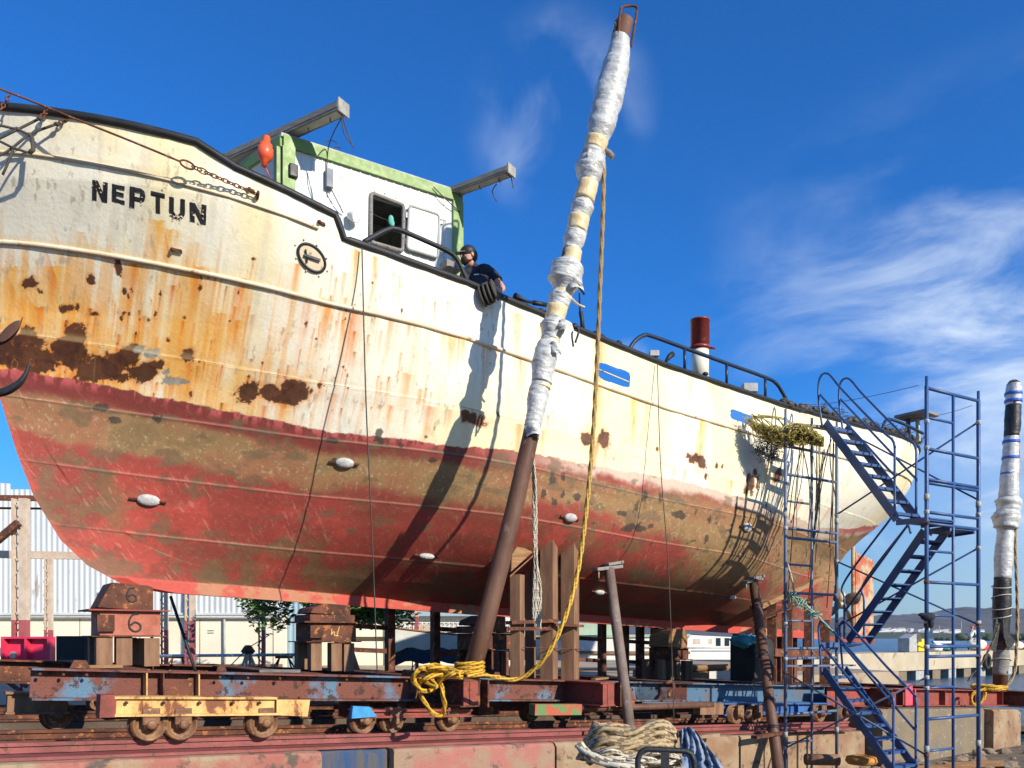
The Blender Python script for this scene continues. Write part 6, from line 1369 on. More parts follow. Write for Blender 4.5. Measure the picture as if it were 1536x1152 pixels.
# fender hanging under the person's arm
p, n, du, dv, *_ = hsurf(735, 440)
FD = thing('fender', 'dark ribbed rubber fender hanging over the rail below the person', 'fender', p)
c = P(733, 441, p.y-.12)
m_brub = mat('brown_rubber', (.07, .06, .045), (.035, .03, .025), (.12, .10, .07), rough=.75, scale=9)
mb = MB(); mb.ball(c+Vector((0, .02, 0)), .14, 12, (.78, .7, 1.0)); obj('core', mb, m_blackrub, FD)
for k in range(4):
    cc = c+Vector((-.085+.056*k, -.02*k, .02*k-.03)); mb2 = MB(); sd = Vector((.86, -.30, .3)).normalized(); mb2.ball(cc, .155, 12, (.22, .8, 1.0), X=sd, Z=(Vector((0, 0, 1))-sd*sd.z).normalized()); obj('rubber_rib', mb2, m_brub, FD)
mb = MB(); mb.tube(resample([c+Vector((0, 0, .1)), c+Vector((-.05, .06, .17)), c+Vector((-.10, .12, .15))], .02), .012, 5); obj('lashing', mb, m_ropew, FD)
# ================================================================== BACKGROUND YARD
YW = 31.0; ZY = -1.3
def XW(px, D=YW): return (px-768)/FPX*D
WH = thing('warehouse', 'long cream warehouse wall with corrugated upper cladding behind the bow', 'warehouse', (-20, YW, ZY))
zc_ = zpx(921, YW)
mb = MB(); mb.box(Vector(((XW(-420)+XW(428))/2, YW+.15, (ZY+zc_)/2)), (XW(428)-XW(-420))/2, .15, (zc_-ZY)/2); obj('wall', mb, m_cream, WH)
mb = MB(); x = XW(-420); n = int((XW(428)-x)/.035); vs = []; fs = []
zl = zpx(700, YW); zr_ = zpx(735, YW)
for i in range(n+1):
    xx = x+(XW(428)-x)*i/n; yy = YW-.03+.017*math.cos(i*PI/3); vs += [Vector((xx, yy, zc_+.01)), Vector((xx, yy, 5.7))]
mb.add(vs, [(2*i, 2*i+2, 2*i+3, 2*i+1) for i in range(n)], True); obj('corrugated_cladding', mb, m_corr, WH)
mb = MB(); mb.box(Vector(((XW(-420)+XW(428))/2, YW+4.3, 3.0)), (XW(428)-XW(-420))/2-.02, 4.0, 2.6); obj('building_body', mb, m_corr, WH)
mb = MB(); x0 = XW(-420); x1 = XW(45); n = int((x1-x0)/.035); vs = []
for i in range(n+1):
    xx = x0+(x1-x0)*i/n; yy = .017*math.cos(i*PI/3); t = (xx-x0)/(x1-x0); vs += [Vector((xx, YW-1.2+yy, 5.25)), Vector((xx, YW-1.2+yy, 6.45-.75*t))]
mb.add(vs, [(2*i, 2*i+2, 2*i+3, 2*i+1) for i in range(n)], True); obj('roof_fascia', mb, m_corr, WH)
mb = MB(); mb.bar(Vector((XW(-420), YW-.06, zc_)), Vector((XW(428), YW-.06, zc_)), .10, .08); obj('ledge', mb, m_corr, WH)
mb = MB(); mb.box(Vector((XW(316), YW-.01, zpx(946, YW))), .12, .006, .012); mb.box(Vector((XW(316), YW-.01, zpx(949.5, YW))), .12, .006, .012); obj('stencilled_mark', mb, m_spray, WH)
mb = MB(); x = XW(428); n = int((XW(452)-x)/.05); vs = []
for i in range(n+1): xx = x+(XW(452)-x)*i/n; yy = YW+.2+.03*math.cos(i*PI/2); vs += [Vector((xx, yy, ZY)), Vector((xx, yy, 3))]
mb.add(vs, [(2*i, 2*i+2, 2*i+3, 2*i+1) for i in range(n)], True); obj('sliding_door', mb, mat('pale_blue_sheet', (.30, .42, .48), rough=.5), WH)
mb = MB(); mb.tube([Vector((XW(-420), YW-.16, zc_-.12)), Vector((XW(428), YW-.16, zc_-.12))], .05, 8); obj('gutter_pipe', mb, m_galv, WH)
for px in (232, 338): mb = MB(); mb.tube([Vector((XW(px), YW-.10, zc_-.1)), Vector((XW(px), YW-.10, ZY))], .045, 8); obj('downpipe', mb, m_galv, WH)
for px in (120, 210, 300, 410): mb = MB(); mb.box(Vector((XW(px), YW-.008, (ZY+zc_)/2)), .012, .006, (zc_-ZY)/2-.05); obj('wall_joint', mb, m_conct, WH)
mb = MB(); mb.box(Vector((XW(350), YW-.01, ZY+.12)), (XW(428)-XW(280))/2, .008, .12); obj('wall_skirting', mb, m_conct, WH)
# open gantry: lattice columns
def lattice(px, D, w, ztop, zsplit, label):
    R = thing('lattice_column', label, 'column', (XW(px, D), D, ZY), 'lattice columns in the yard'); x = XW(px, D)
    for z0, z1, m in ((ZY, zsplit, m_lattice_r), (zsplit, ztop, m_lattice_w)):
        mb = MB(); mb.bar(Vector((x-w*.28, D, z0)), Vector((x-w*.28, D, z1)), w*.10, w*.4, up=Vector((0, 1, 0)))
        mb.bar(Vector((x+w*.28, D, z0)), Vector((x+w*.28, D, z1)), w*.42, w*.4, up=Vector((0, 1, 0)))
        z = z0; k = 0; st = w*.75
        while z < z1-.01:
            za = min(z+st, z1); a, b = (-w*.42, w*.15) if k % 2 else (w*.15, -w*.42); mb.bar(Vector((x+a, D-.02, z)), Vector((x+b, D-.02, za)), .03, .03); z = za; k += 1
        obj('lattice_shaft', mb, m, R)
lattice(29, 24.5, .55, zpx(748, 24.5), zpx(930, 24.5), 'widest cream and red lattice column, above the red cabinet')
lattice(72, 26, .30, zpx(836, 26), zpx(945, 26), 'thin lattice column just right of the red cabinet')
lattice(246, 27, .27, zpx(760, 27), zpx(945, 27), 'thin lattice column right of the block marked 6')
lattice(284, 25.5, .36, zpx(760, 25.5), zpx(931, 25.5), 'lattice column crossed by the slanting black cable')
lattice(392, 27, .27, zpx(760, 27), zpx(945, 27), 'thin lattice column under the tree foliage')
lattice(622, 27, .27, zpx(900, 27), zpx(925, 27), 'thin red lattice column under the keel by the chalk marked block')
GB = thing('gantry_beam', 'rusty beams and brace carried by the lattice columns at left', 'beam', (XW(20, 20), 20, 3))
for (a, b, w_, h_, m) in ((P(-200, 744, 24.8), P(90, 748, 24.8), .14, .16, m_rust), (P(-200, 760, 25.1), P(70, 763, 25.1), .07, .06, m_rust), (P(-200, 828, 26.2), P(140, 834, 26.2), .16, .24, m_lattice_w), (P(-20, 824, 24.2), P(28, 784, 24.2), .16, .20, m_rust)):
    mb = MB(); mb.bar(a, b, w_, h_); obj('beam', mb, m, GB)
# red hose cabinet
HC = thing('hose_cabinet', 'bright red two door cabinet with coiled hose at far left', 'cabinet', P(43, 1022, 23.5))
D = 23.5; a = P(6, 992, D); b = P(79, 955, D); mb = MB(); w_ = b.x-a.x; h_ = b.z-a.z; ct = Vector(((a.x+b.x)/2, D, (a.z+b.z)/2))
for (cx, cz, hx, hz_) in ((0, h_/2-.03, w_/2, .03), (0, -h_/2+.03, w_/2, .03), (-w_/2+.04, 0, .04, h_/2-.062), (w_/2-.04, 0, .04, h_/2-.062), (0, 0, .03, h_/2-.062)): mb.box(ct+Vector((cx, 0, cz)), hx, .15, hz_)
mb.box(ct+Vector((0, .10, 0)), w_/2-.01, .012, h_/2-.01); obj('frame', mb, m_redbox, HC)
mb = MB(); mb.tube([P(20, 983, D-.08)+Vector((math.cos(a_)*.09*(1-.012*i), -.01, math.sin(a_)*.09*(1-.012*i))) for i, a_ in enumerate(np.linspace(0, 6*PI, 40))], .03, 6); obj('hose', mb, m_ropew, HC)
for x in (26, 38): mb = MB(); mb.bar(P(x, 992, D), P(x, 1029, D), .10, .10); obj('leg', mb, m_lattice_r, HC)
mb = MB(); mb.box(ct+Vector((.02, -.125, 0)), .012, .012, .03); obj('handle', mb, m_black, HC)
RS = thing('red_steel_ladder', 'red painted steel ladder lying at the left edge under the cabinet', 'ladder', P(10, 1020, 13))
for dy in (0, 14): mb = MB(); mb.bar(P(-60, 955+dy, 13), P(40, 1030+dy, 13), .07, .05); obj('side_rail', mb, m_rustred, RS)
for k in range(5): mb = MB(); mb.bar(P(-40+k*18, 972+k*13, 13), P(-40+k*18, 986+k*13, 13), .03, .03); obj('rung', mb, m_rustred, RS)
mb = MB(); a = P(100, 1004, 17); b = P(141, 954, 17); mb.box((a+b)/2, (b.x-a.x)/2, .4, (b.z-a.z)/2); tag(obj('mesh_crate', mb, mat('black_mesh', (.012, .012, .014), (.03, .03, .03), scale=40, rough=.7), bevel=.01), 'black mesh sided crate standing left of the block marked 6', 'crate')
for a, b, r_, lb in ((P(225, 895, 12.5), P(230, 1004, 12.5), .022, 'black cable hanging straight down right of the block marked 6'), (P(256, 895, 12.5), P(293, 1006, 12.0), .026, 'black cable slanting down right of the block marked 6')):
    mb = MB(); mb.tube([a, a.lerp(b, .5), b], r_, 6); tag(obj('cable', mb, m_black), lb, 'cable')
# pipe on sawhorses
mb = MB(); D = 26.0; mb.tube([P(222, 984, D), P(458, 982, D)], .05, 8); tag(obj('long_pipe', mb, mat('pale_blue_pipe', (.30, .42, .50), rough=.4)), 'pale blue long pipe resting on the sawhorses', 'pipe')
def sawhorse(px, lb):
    R = thing('sawhorse', lb, 'sawhorse', Vector((XW(px, D), D, ZY)), 'sawhorses under the pipe'); x = XW(px, D); zt_ = zpx(986, D)
    mb = MB(); mb.bar(Vector((x-.28, D, zt_)), Vector((x+.28, D, zt_)), .07, .07); obj('top_bar', mb, m_rust, R)
    for a in (-1, 1):
        for b in (-1, 1): mb = MB(); mb.bar(Vector((x+a*.15, D, zt_-.03)), Vector((x+a*.42, D+b*.35, ZY+.01)), .04, .04); obj('leg', mb, m_rust, R)
sawhorse(426, 'dark sawhorse under the right end of the pale blue pipe'); sawhorse(266, 'dark sawhorse under the left part of the pale blue pipe')
TP_ = thing('tripod', 'small rusty tripod stand in the yard left of the second lattice row', 'tripod', Vector((XW(372, 19), 19, ZY))); D = 19
for x in (355, 366, 380, 392): mb = MB(); mb.bar(P(372, 975, D), P(x, 1024, D+(x % 3-1)*.4), .05, .05); obj('leg', mb, m_lattice_w, TP_)
mb = MB(); mb.lathe([(.12, -.1), (.17, -.05), (.10, .06), (.06, .1), (0, .1)], P(372, 974, D), n=10); obj('head', mb, m_rust, TP_)
mb = MB(); mb.tube([P(405, 952, 20), P(372, 972, 19), P(338, 1006, 18)], .012, 5); tag(obj('guy_wire', mb, m_wire), 'thin wire slanting over the small tripod', 'wire')
# building with breeze-block screen
B2 = thing('yard_building', 'cream building with white breeze block screen seen under the keel', 'building', (XW(640, 36), 36, ZY)); D = 36
mb = MB(); mb.box(Vector(((XW(455, D)+XW(800, D))/2, D+.5, (ZY+zpx(962, D))/2)), (XW(800, D)-XW(455, D))/2, .2, (zpx(962, D)-ZY)/2); mb.box(Vector(((XW(455, D)+XW(800, D))/2, D+2.4, 1.6)), (XW(800, D)-XW(455, D))/2, 1.5, 2.9); mb.box(Vector((XW(520, D), D+.5, .9)), (XW(585, D)-XW(455, D))/2, .18, .9); obj('wall', mb, m_cream, B2)
mb = MB(); xa, xb = XW(592, D), XW(800, D); za, zb2 = zpx(962, D), zpx(922, D)
k = int((xb-xa)/.20)
for i in range(k+1): x = xa+(xb-xa)*i/k; mb.box(Vector((x, D+.45, (za+zb2)/2)), .022, .05, (zb2-za)/2)
for i in range(8): z = za+(zb2-za)*i/7; mb.box(Vector(((xa+xb)/2, D+.445, z)), (xb-xa)/2, .05, .022)
for i in range(k):
    for j in range(7):
        x = xa+(xb-xa)*(i+.5)/k; z = za+(zb2-za)*(j+.5)/7; mb.bar(Vector((x-.09, D+.44, z-.07)), Vector((x+.09, D+.44, z+.07)), .03, .03)
obj('breeze_block_screen', mb, m_white, B2)
mb = MB(); mb.box(Vector((XW(586, D), D+.2, (ZY+1.4)/2)), .16, .12, (1.4-ZY)/2); obj('blue_pillar', mb, mat('mid_blue_paint', (.12, .30, .45), rough=.6), B2)
mb = MB(); mb.box(Vector((XW(640, D), D+.3, zpx(920, D))), 2.5, .3, .12); obj('lintel', mb, mat('mid_grey_blue', (.30, .42, .46), rough=.6), B2)
# open boat under cover in the yard
def boat(name, bow, stern, beam, h, m, label, cover=None):
    bow = Vector(bow); stern = Vector(stern); ax = (stern-bow).normalized(); sd = Vector((-ax.y, ax.x, 0)); L_ = (stern-bow).length; R = thing(name, label, 'boat', (bow+stern)/2)
    mb = MB(); vs = []; n = 16; prof = [(0, 0), (.45, .08), (.80, .35), (.95, .7), (1, 1)]
    rows = []
    for i in range(n+1):
        t = i/n; b = beam/2*math.sin(PI*min(.5, (t*.62)+.02))**.75*(1-.25*max(0, t-.6)); sh = h*(1+.35*(1-t)**2); o = bow+ax*(L_*t)
        row = [o+sd*b*a+Vector((0, 0, z*sh+.10*(1-t)**3)) for a, z in prof]; rowm = [o-sd*b*a+Vector((0, 0, z*sh+.10*(1-t)**3)) for a, z in reversed(prof[1:])]; rows.append(rowm+row)
    k = len(rows[0])
    for r in rows: vs += r
    fs = [(i*k+j, i*k+j+1, (i+1)*k+j+1, (i+1)*k+j) for i in range(n) for j in range(k-1)]+[tuple(range(n*k, n*k+k))]
    mb.add(vs, fs, True); obj('hull', mb, m, R)
    mb = MB(); mb.tube([r[0] for r in rows]+[r[-1] for r in reversed(rows)], .035, 6); obj('gunwale', mb, m_wood, R)
    return R, ax, sd
bt, ax, sd = boat('boat', P(584, 994, 27)+Vector((0, 0, .05)), P(584, 994, 27)+Vector((5.2, 1.5, .05)), 1.7, .78, m_white, 'white wooden boat on the yard seen under the keel')
mb = MB(); c = P(640, 992, 26.3); vs = []
for i in range(14):
    for j in range(5): t = i/13; vs.append(c+Vector((-1.2+2.5*t, -.25-.10*j, .42-.11*j-.05*math.sin(i*1.3)-(.14 if t < .2 else 0)*(1-t*5))))
mb.add(vs, [(i*5+j, (i+1)*5+j, (i+1)*5+j+1, i*5+j+1) for i in range(13) for j in range(4)], True); tag(obj('tarpaulin', mb, m_navy), 'dark tarpaulin slumped against the side of the white boat', 'tarpaulin')
for i, x in enumerate((632, 640, 652, 658)): mb = MB(); mb.box(P(x, 955, 27.5), .07, .07, .42); tag(obj('timber_post', mb, m_lattice_w), 'short timber post standing in the white boat', 'post', 'timber posts in the boat')
# tree
def tree(px, D, label, crown, rb, n, seed, lf=.11, zt=None):
    R = thing('tree', label, 'tree', (XW(px, D), D, ZY)); rn = random.Random(seed); base = Vector((XW(px, D), D, ZY)); cc = Vector(crown)
    mb = MB(); mb.tube([base, base.lerp(cc, .5)+Vector((.1, 0, 0)), cc-Vector((0, 0, rb*.2))], [.17, .12, .06], 10); tr = obj('trunk', mb, m_wood, R)
    limbs = []
    for i in range(11):
        a = rn.uniform(0, 2*PI); e = cc+Vector((math.cos(a)*rb*rn.uniform(.6, 1.35), math.sin(a)*rb*rn.uniform(.4, .9), rn.uniform(-.45, .55)*rb)); s0 = base.lerp(cc, rn.uniform(.55, .95)); m_ = s0.lerp(e, .5)+Vector((0, 0, .15)); limbs.append((s0, m_, e)); mb = MB(); mb.tube(resample([s0, m_, e], .3), .03, 6); obj('limb', mb, m_wood, R)
    mb = MB(); cl = [(l[2], rn.uniform(.35, .65)*rb*.55) for l in limbs]+[(l[1], .3*rb) for l in limbs]+[(cc+Vector((rn.uniform(-1, 1)*rb, rn.uniform(-.6, .6)*rb, rn.uniform(-.4, .5)*rb)), .35*rb) for _ in range(10)]
    for i in range(n):
        c, r = rn.choice(cl); v = Vector((rn.gauss(0, 1), rn.gauss(0, 1), rn.gauss(0, .8))); v = v.normalized()*r*rn.random()**.45*1.15; p = c+v; a = rn.uniform(0, 6.3); d = Vector((math.cos(a), math.sin(a), rn.uniform(-.8, .4))).normalized(); q = d.cross(Vector((rn.uniform(-1, 1), rn.uniform(-1, 1), 1))).normalized()
        l = lf*rn.uniform(.7, 1.3); mb.add([p-d*l*.5, p+q*l*.22, p+d*l*.5, p-q*l*.22], [(0, 1, 2, 3)])
    obj('crown', mb, mleaf, R)
mleaf = mat('green_leaves', (.12, .22, .04), (.17, .27, .05), (.05, .09, .02), rough=.5, scale=3.5, c3at=.58, c3scale=8, bump=0, fine=.3)
tree(536, 24.5, 'leafy green tree seen under the keel between the keel blocks', (XW(486, 24.5), 24.5, zpx(880, 24.5)), 1.95, 20000, 3, .22)
# low ledge of rubble at the yard edge
# ---------------------------------------------------------------- craft and clutter behind, amidships
D = 30; BG = thing('workboat', 'long cream workboat with green deck edge behind the bilge stand', 'boat', P(900, 1000, D))
mb = MB(); mb.hexa([P(752, 990, D), P(1035, 992, D), P(1035, 992, D+2), P(752, 990, D+2), P(748, 958, D), P(1038, 954, D), P(1038, 954, D+2), P(748, 958, D+2)]); obj('hull', mb, m_white, BG, bevel=.05)
mb = MB(); mb.bar(P(752, 978, D-.06), P(1035, 979, D-.06), .10, .10); obj('rubbing_band', mb, m_wood, BG)
mb = MB(); mb.bar(P(752, 956, D-.0), P(1035, 953, D-.0), .16, .10); mb.box(P(876, 945, D+1), 1.3, .6, .25); obj('deck_edge', mb, mat('pale_green_paint', (.30, .45, .32), (.45, .52, .38), rough=.6), BG)
D = 34; FB_ = thing('ferry_boat', 'white cabin boat with dark windows and faded lettering behind the stern blocks', 'boat', P(1066, 990, D))
mb = MB(); mb.hexa([P(1022, 990, D), P(1108, 990, D), P(1108, 990, D+2.4), P(1022, 990, D+2.4), P(1022, 952, D), P(1106, 956, D), P(1106, 956, D+2.4), P(1022, 952, D+2.4)]); obj('cabin', mb, m_white, FB_, bevel=.04)
for x0, x1 in ((1074, 1081), (1087, 1094)): mb = MB(); mb.hexa([P(x0, 969, D-.01), P(x1, 969, D-.01), P(x1, 969, D+.02), P(x0, 969, D+.02), P(x0, 957, D-.01), P(x1, 957, D-.01), P(x1, 957, D+.02), P(x0, 957, D+.02)]); obj('window', mb, m_glass, FB_)
for x0, x1 in ((1028, 1034), (1040, 1050), (1063, 1068), (1098, 1103)): mb = MB(); mb.hexa([P(x0, 966, D-.008), P(x1, 966, D-.008), P(x1, 966, D+.02), P(x0, 966, D+.02), P(x0, 958, D-.008), P(x1, 958, D-.008), P(x1, 958, D+.02), P(x0, 958, D+.02)]); obj('faded_poster', mb, m_lattice_w, FB_)
mb = MB(); mb.tube([P(1022, 972, D-.2), P(1108, 972, D-.2)], .02, 5); obj('rail', mb, m_galv, FB_)
D = 24
for i, (x0, x1, y0, y1, m, lb) in enumerate(((1020, 1062, 1003, 1023, m_conct, 'low mural painted wall block left of the dark machine'), (1064, 1108, 1003, 1024, m_white, 'low whitewashed wall block with faded pink paint by the dark machine'), (952, 990, 1004, 1020, m_concp, 'low pink wall piece left of the wood capped block'))):
    mb = MB(); mb.hexa([P(x0, y1, D), P(x1, y1, D), P(x1, y1, D)+Vector((0, .4, 0)), P(x0, y1, D)+Vector((0, .4, 0)), P(x0, y0, D), P(x1, y0, D), P(x1, y0, D)+Vector((0, .4, 0)), P(x0, y0, D)+Vector((0, .4, 0))]); tag(obj('low_wall', mb, m), lb, 'low wall')
mb = MB(); mb.tube([P(1000, 1004, 23.5), P(1092, 1001, 23.5)], .10, 8); tag(obj('long_log', mb, m_wood), 'long brown log lying on top of the low walls', 'log')
# ================================================================== FAR PIER, HILLS, SHORE
PRp = thing('far_pier', 'long cream concrete pier standing on piles across the water', 'pier', (22, 42, -2.2))
pl = Vector((19.0, 46, 0)); pr_ = Vector((38.2, 59.7, 0)); pdir = (pr_-pl).normalized(); pn = Vector((-pdir.y, pdir.x, 0)); pl2 = pl-pdir*9; pr2 = pr_+pdir*30
mb = MB(); mb.prism([Vector((v.x, v.y, -2.15)) for v in (pl2, pr2, pr2+pn*3, pl2+pn*3)], Vector((0, 0, 1.15))); obj('deck_slab', mb, mat('stained_pier_concrete', (.50, .43, .30), (.42, .34, .23), (.26, .20, .14), rough=.9, scale=.8, c3at=.60, c3scale=2.2, stretch=(1, 1, .6), bump=.2), PRp, bevel=.03)
for i in range(26):
    c = pl2+pdir*(1.0+i*2.1)+pn*.5; mb = MB(); mb.box(Vector((c.x, c.y, -2.75)), .5, .4, .595, X=pdir, Y=pn); obj('pile', mb, m_concg if i % 2 else m_galv, PRp)
mb = MB(); mb.prism([Vector((v.x, v.y, -3.9)) for v in (pl2+pn*1.2, pr2+pn*1.2, pr2+pn*2.9, pl2+pn*2.9)], Vector((0, 0, 1.77))); obj('back_wall', mb, m_concg, PRp)
def onpier(px, back=1.0):
    r = (px-768)/FPX; b = pl+pn*back; k = (r*b.y-b.x)/(pdir.x-r*pdir.y); return b+pdir*k+Vector((0, 0, -.995))
c = onpier(1481, -.12); c.z = -1.75; mb = MB(); ring = [c+pdir*math.cos(a)*.36+Vector((0, 0, math.sin(a)*.46)) for a in np.linspace(0, 2*PI, 21)[:-1]]; mb.tube(ring, .13, 8, closed=True); tag(obj('tyre_fender', mb, m_blackrub), 'black tyre hanging on the face of the far pier', 'tyre')
GN = thing('pier_winch', 'grey and yellow machine standing on the far pier', 'machine', onpier(1365))
c = onpier(1365); mb = MB(); mb.hexa([c+pdir*a+pn*b+Vector((0, 0, z)) for a, b, z in ((-.8, -.4, 0), (.2, -.4, 0), (.2, .4, 0), (-.8, .4, 0), (-.8, -.4, .9), (.1, -.4, 1.2), (.1, .4, 1.2), (-.8, .4, .9))]); obj('housing', mb, m_galv, GN, bevel=.05)
mb = MB(); mb.lathe([(.5, -.2), (.55, 0), (.5, .2)], c+pdir*.6+Vector((0, 0, .75)), axis=pn, n=16); obj('drum', mb, m_wire, GN)
mb = MB(); mb.box(c+pdir*1.0+Vector((0, 0, .35)), .5, .3, .3, X=pdir, Y=pn); mb.tube([c+pdir*.4+Vector((0, -.4, .5)), c+pdir*1.6+Vector((0, -.4, .3))], .10, 6); obj('yellow_frame', mb, m_yellow, GN)
for i, px in enumerate((1376, 1381, 1386)):
    mb = MB(); c = onpier(px); mb.lathe([(.20, 0), (.20, .3), (.17, .34), (.20, .38), (.20, .78), (.17, .84), (.06, .86)], c, n=12); tag(obj('yellow_bollard', mb, m_yellow), 'yellow rounded drum standing on the far pier by the machine', 'drum', 'yellow drums on the far pier')
rn = random.Random(31)
for i, (px, m, k, lb, nm) in enumerate(((1408, m_white, .5, 'white bundle with blue cloth on the far pier behind the right scaffold frame', 'bundle'), (1418, m_teal, .4, 'teal cloth pile on the far pier right of the white bundle', 'bundle'), (1424, m_black, .45, 'dark pile of gear on the far pier beside the teal cloth', 'gear'), (1476, m_red, .4, 'bright red bundle left of the tyre on the far pier', 'bundle'), (1488, m_red, .35, 'small red bundle just above the pier tyre', 'bundle'), (1524, m_cream, .7, 'cream sack pile on the pier right of the far mast', 'sacks'), (1535, m_concp, .6, 'pinkish sack pile at the right edge of the pier', 'sacks'), (1465, m_cream, .8, 'tall cream sack heap beside the right scaffold post', 'sacks'))):
    c = onpier(px); mb = MB()
    for j in range(4): mb.ball(c+pdir*rn.uniform(-.4, .4)+Vector((0, 0, k*.4+rn.uniform(0, .3)*k)), k*.55, 9, (1.3, .9, .75))
    crumple(mb, .16*k, 3.5, i)
    tag(obj(nm, mb, m), lb, 'bundle')
# two small figures working on the pier
def small_person(px, label, m_top, m_hat, bend=.25):
    b = onpier(px, 1.6); h = 1.72; f = pdir; J2 = {'pelvis': (b+Vector((0, 0, .95)), .13), 'chest': (b+f*bend+Vector((0, 0, 1.32)), .15), 'neck': (b+f*bend*1.2+Vector((0, 0, 1.50)), .06), 'head': (b+f*bend*1.3+Vector((0, 0, 1.63)), .10),
        'sl': (b+f*bend+pn*.2+Vector((0, 0, 1.40)), .055), 'el': (b+f*(bend+.1)+pn*.27+Vector((0, 0, 1.12)), .042), 'wl': (b+f*(bend+.3)+pn*.22+Vector((0, 0, .98)), .032), 'sr': (b+f*bend-pn*.2+Vector((0, 0, 1.40)), .055), 'er': (b+f*(bend+.1)-pn*.27+Vector((0, 0, 1.12)), .042), 'wr': (b+f*(bend+.3)-pn*.22+Vector((0, 0, .98)), .032),
        'kl': (b+pn*.1+f*.06+Vector((0, 0, .5)), .065), 'al': (b+pn*.12+Vector((0, 0, .08)), .045), 'tl': (b+pn*.12+f*.14+Vector((0, 0, .04)), .04), 'kr': (b-pn*.1+Vector((0, 0, .5)), .065), 'ar': (b-pn*.12-f*.1+Vector((0, 0, .08)), .045), 'tr': (b-pn*.12+f*.04+Vector((0, 0, .04)), .04)}
    o = skin_body('person', J2, [('pelvis', 'chest'), ('chest', 'neck'), ('neck', 'head'), ('chest', 'sl'), ('sl', 'el'), ('el', 'wl'), ('chest', 'sr'), ('sr', 'er'), ('er', 'wr'), ('pelvis', 'kl'), ('kl', 'al'), ('al', 'tl'), ('pelvis', 'kr'), ('kr', 'ar'), ('ar', 'tr')], m_skin, label, 'person', 1)
    t = skin_body('jacket', {'pelvis': (J2['pelvis'][0], .15), 'chest': (J2['chest'][0], .17), 'sl': (J2['sl'][0], .075), 'el': (J2['el'][0], .06), 'sr': (J2['sr'][0], .075), 'er': (J2['er'][0], .06)}, [('pelvis', 'chest'), ('chest', 'sl'), ('sl', 'el'), ('chest', 'sr'), ('sr', 'er')], m_top, None, None, 1); t.parent = o
    t = skin_body('trousers', {k: (J2[k][0], J2[k][1]+.02) for k in ('pelvis', 'kl', 'al', 'kr', 'ar')}, [('pelvis', 'kl'), ('kl', 'al'), ('pelvis', 'kr'), ('kr', 'ar')], m_navy, None, None, 1); t.parent = o
    mb = MB(); mb.ball(J2['head'][0]+Vector((0, 0, .05)), .13, 7, (1, 1, .75)); q = obj('hard_hat', mb, m_hat); q.parent = o; q.location = ORIG[q.name]
small_person(1455, 'small distant person in white top and orange hat on the far pier', m_white, m_orange)
# two red buoys
for px, py, D, lb in ((1284, 965, 240, 'red buoy floating left of the stairs foot'), (1306, 962, 300, 'pink red buoy floating further right on the bay')):
    mb = MB(); c = P(px, py+1.5, D); c.z = -2.75; mb.lathe([(.01, -.2), (.5, -.2), (.62, .3), (.35, .9), (.10, 1.6), (0, 1.9)], c, n=12); tag(obj('buoy', mb, m_red), lb, 'buoy')
mb = MB(); c = P(1412, 961, 330); c.z = -2.7; mb.hexa([c+Vector((a, b, z)) for z, q in ((0, .8), (.9, 1)) for a, b in ((-4*q, -1), (4*q, -1), (4*q, 1), (-4*q, 1))]); tag(obj('distant_boat', mb, m_white), 'tiny white boat far out on the bay', 'boat')
# far shore: hill ridges, scrub, houses
mhill = mat('dry_hillside', (.11, .095, .085), (.075, .07, .055), (.16, .12, .10), rough=1, scale=.02, c3at=.60, c3scale=.05, bump=0, fine=0)
mgreen = mat('far_greenery', (.045, .075, .03), (.03, .05, .02), (.09, .10, .05), rough=1, scale=.2, c3at=.6, c3scale=.5, bump=0, fine=0)
def ridge(D, pts, name, m, depth, seed, rough=1.5, step=3):
    xs = [p[0] for p in pts]; ys = [p[1] for p in pts]; mb = MB(); vs = []; nx = int((xs[-1]-xs[0])/step); nd = 14
    for i in range(nx+1):
        px = xs[0]+(xs[-1]-xs[0])*i/nx; h = float(np.interp(px, xs, ys))
        for j in range(nd+1):
            t = j/nd; Dj = D-depth*(1-t); f = math.sin(t*PI/2)**1.2; z = -2.9+((HZ-h)/FPX*D+2.9)*f
            x = (px-768)/FPX*D; e = mnoise.fractal(Vector((x*.012, Dj*.012, seed)), .8, 2, 5)*rough*4*(.3+f)*(1-.75*t)+mnoise.noise(Vector((x*.05, Dj*.05, seed)))*rough; vs.append(Vector((x, Dj, max(z+e*f, -3.2 if j == 0 else -2.6))))
    mb.add(vs, [(i*(nd+1)+j, (i+1)*(nd+1)+j, (i+1)*(nd+1)+j+1, i*(nd+1)+j+1) for i in range(nx) for j in range(nd)], True); return tag(obj(name, mb, m), kind='structure')
ridge(2300, [(600, 948), (900, 940), (1100, 930), (1236, 929), (1290, 925), (1330, 927), (1370, 921), (1400, 916), (1412, 915.5), (1440, 920), (1480, 926), (1536, 930), (1700, 934), (2000, 944)], 'hills', mhill, 1100, 1, 5)
ridge(1250, [(1100, 951), (1250, 949), (1350, 948), (1420, 950), (1800, 950)], 'shore', mgreen, 120, 5, .4)
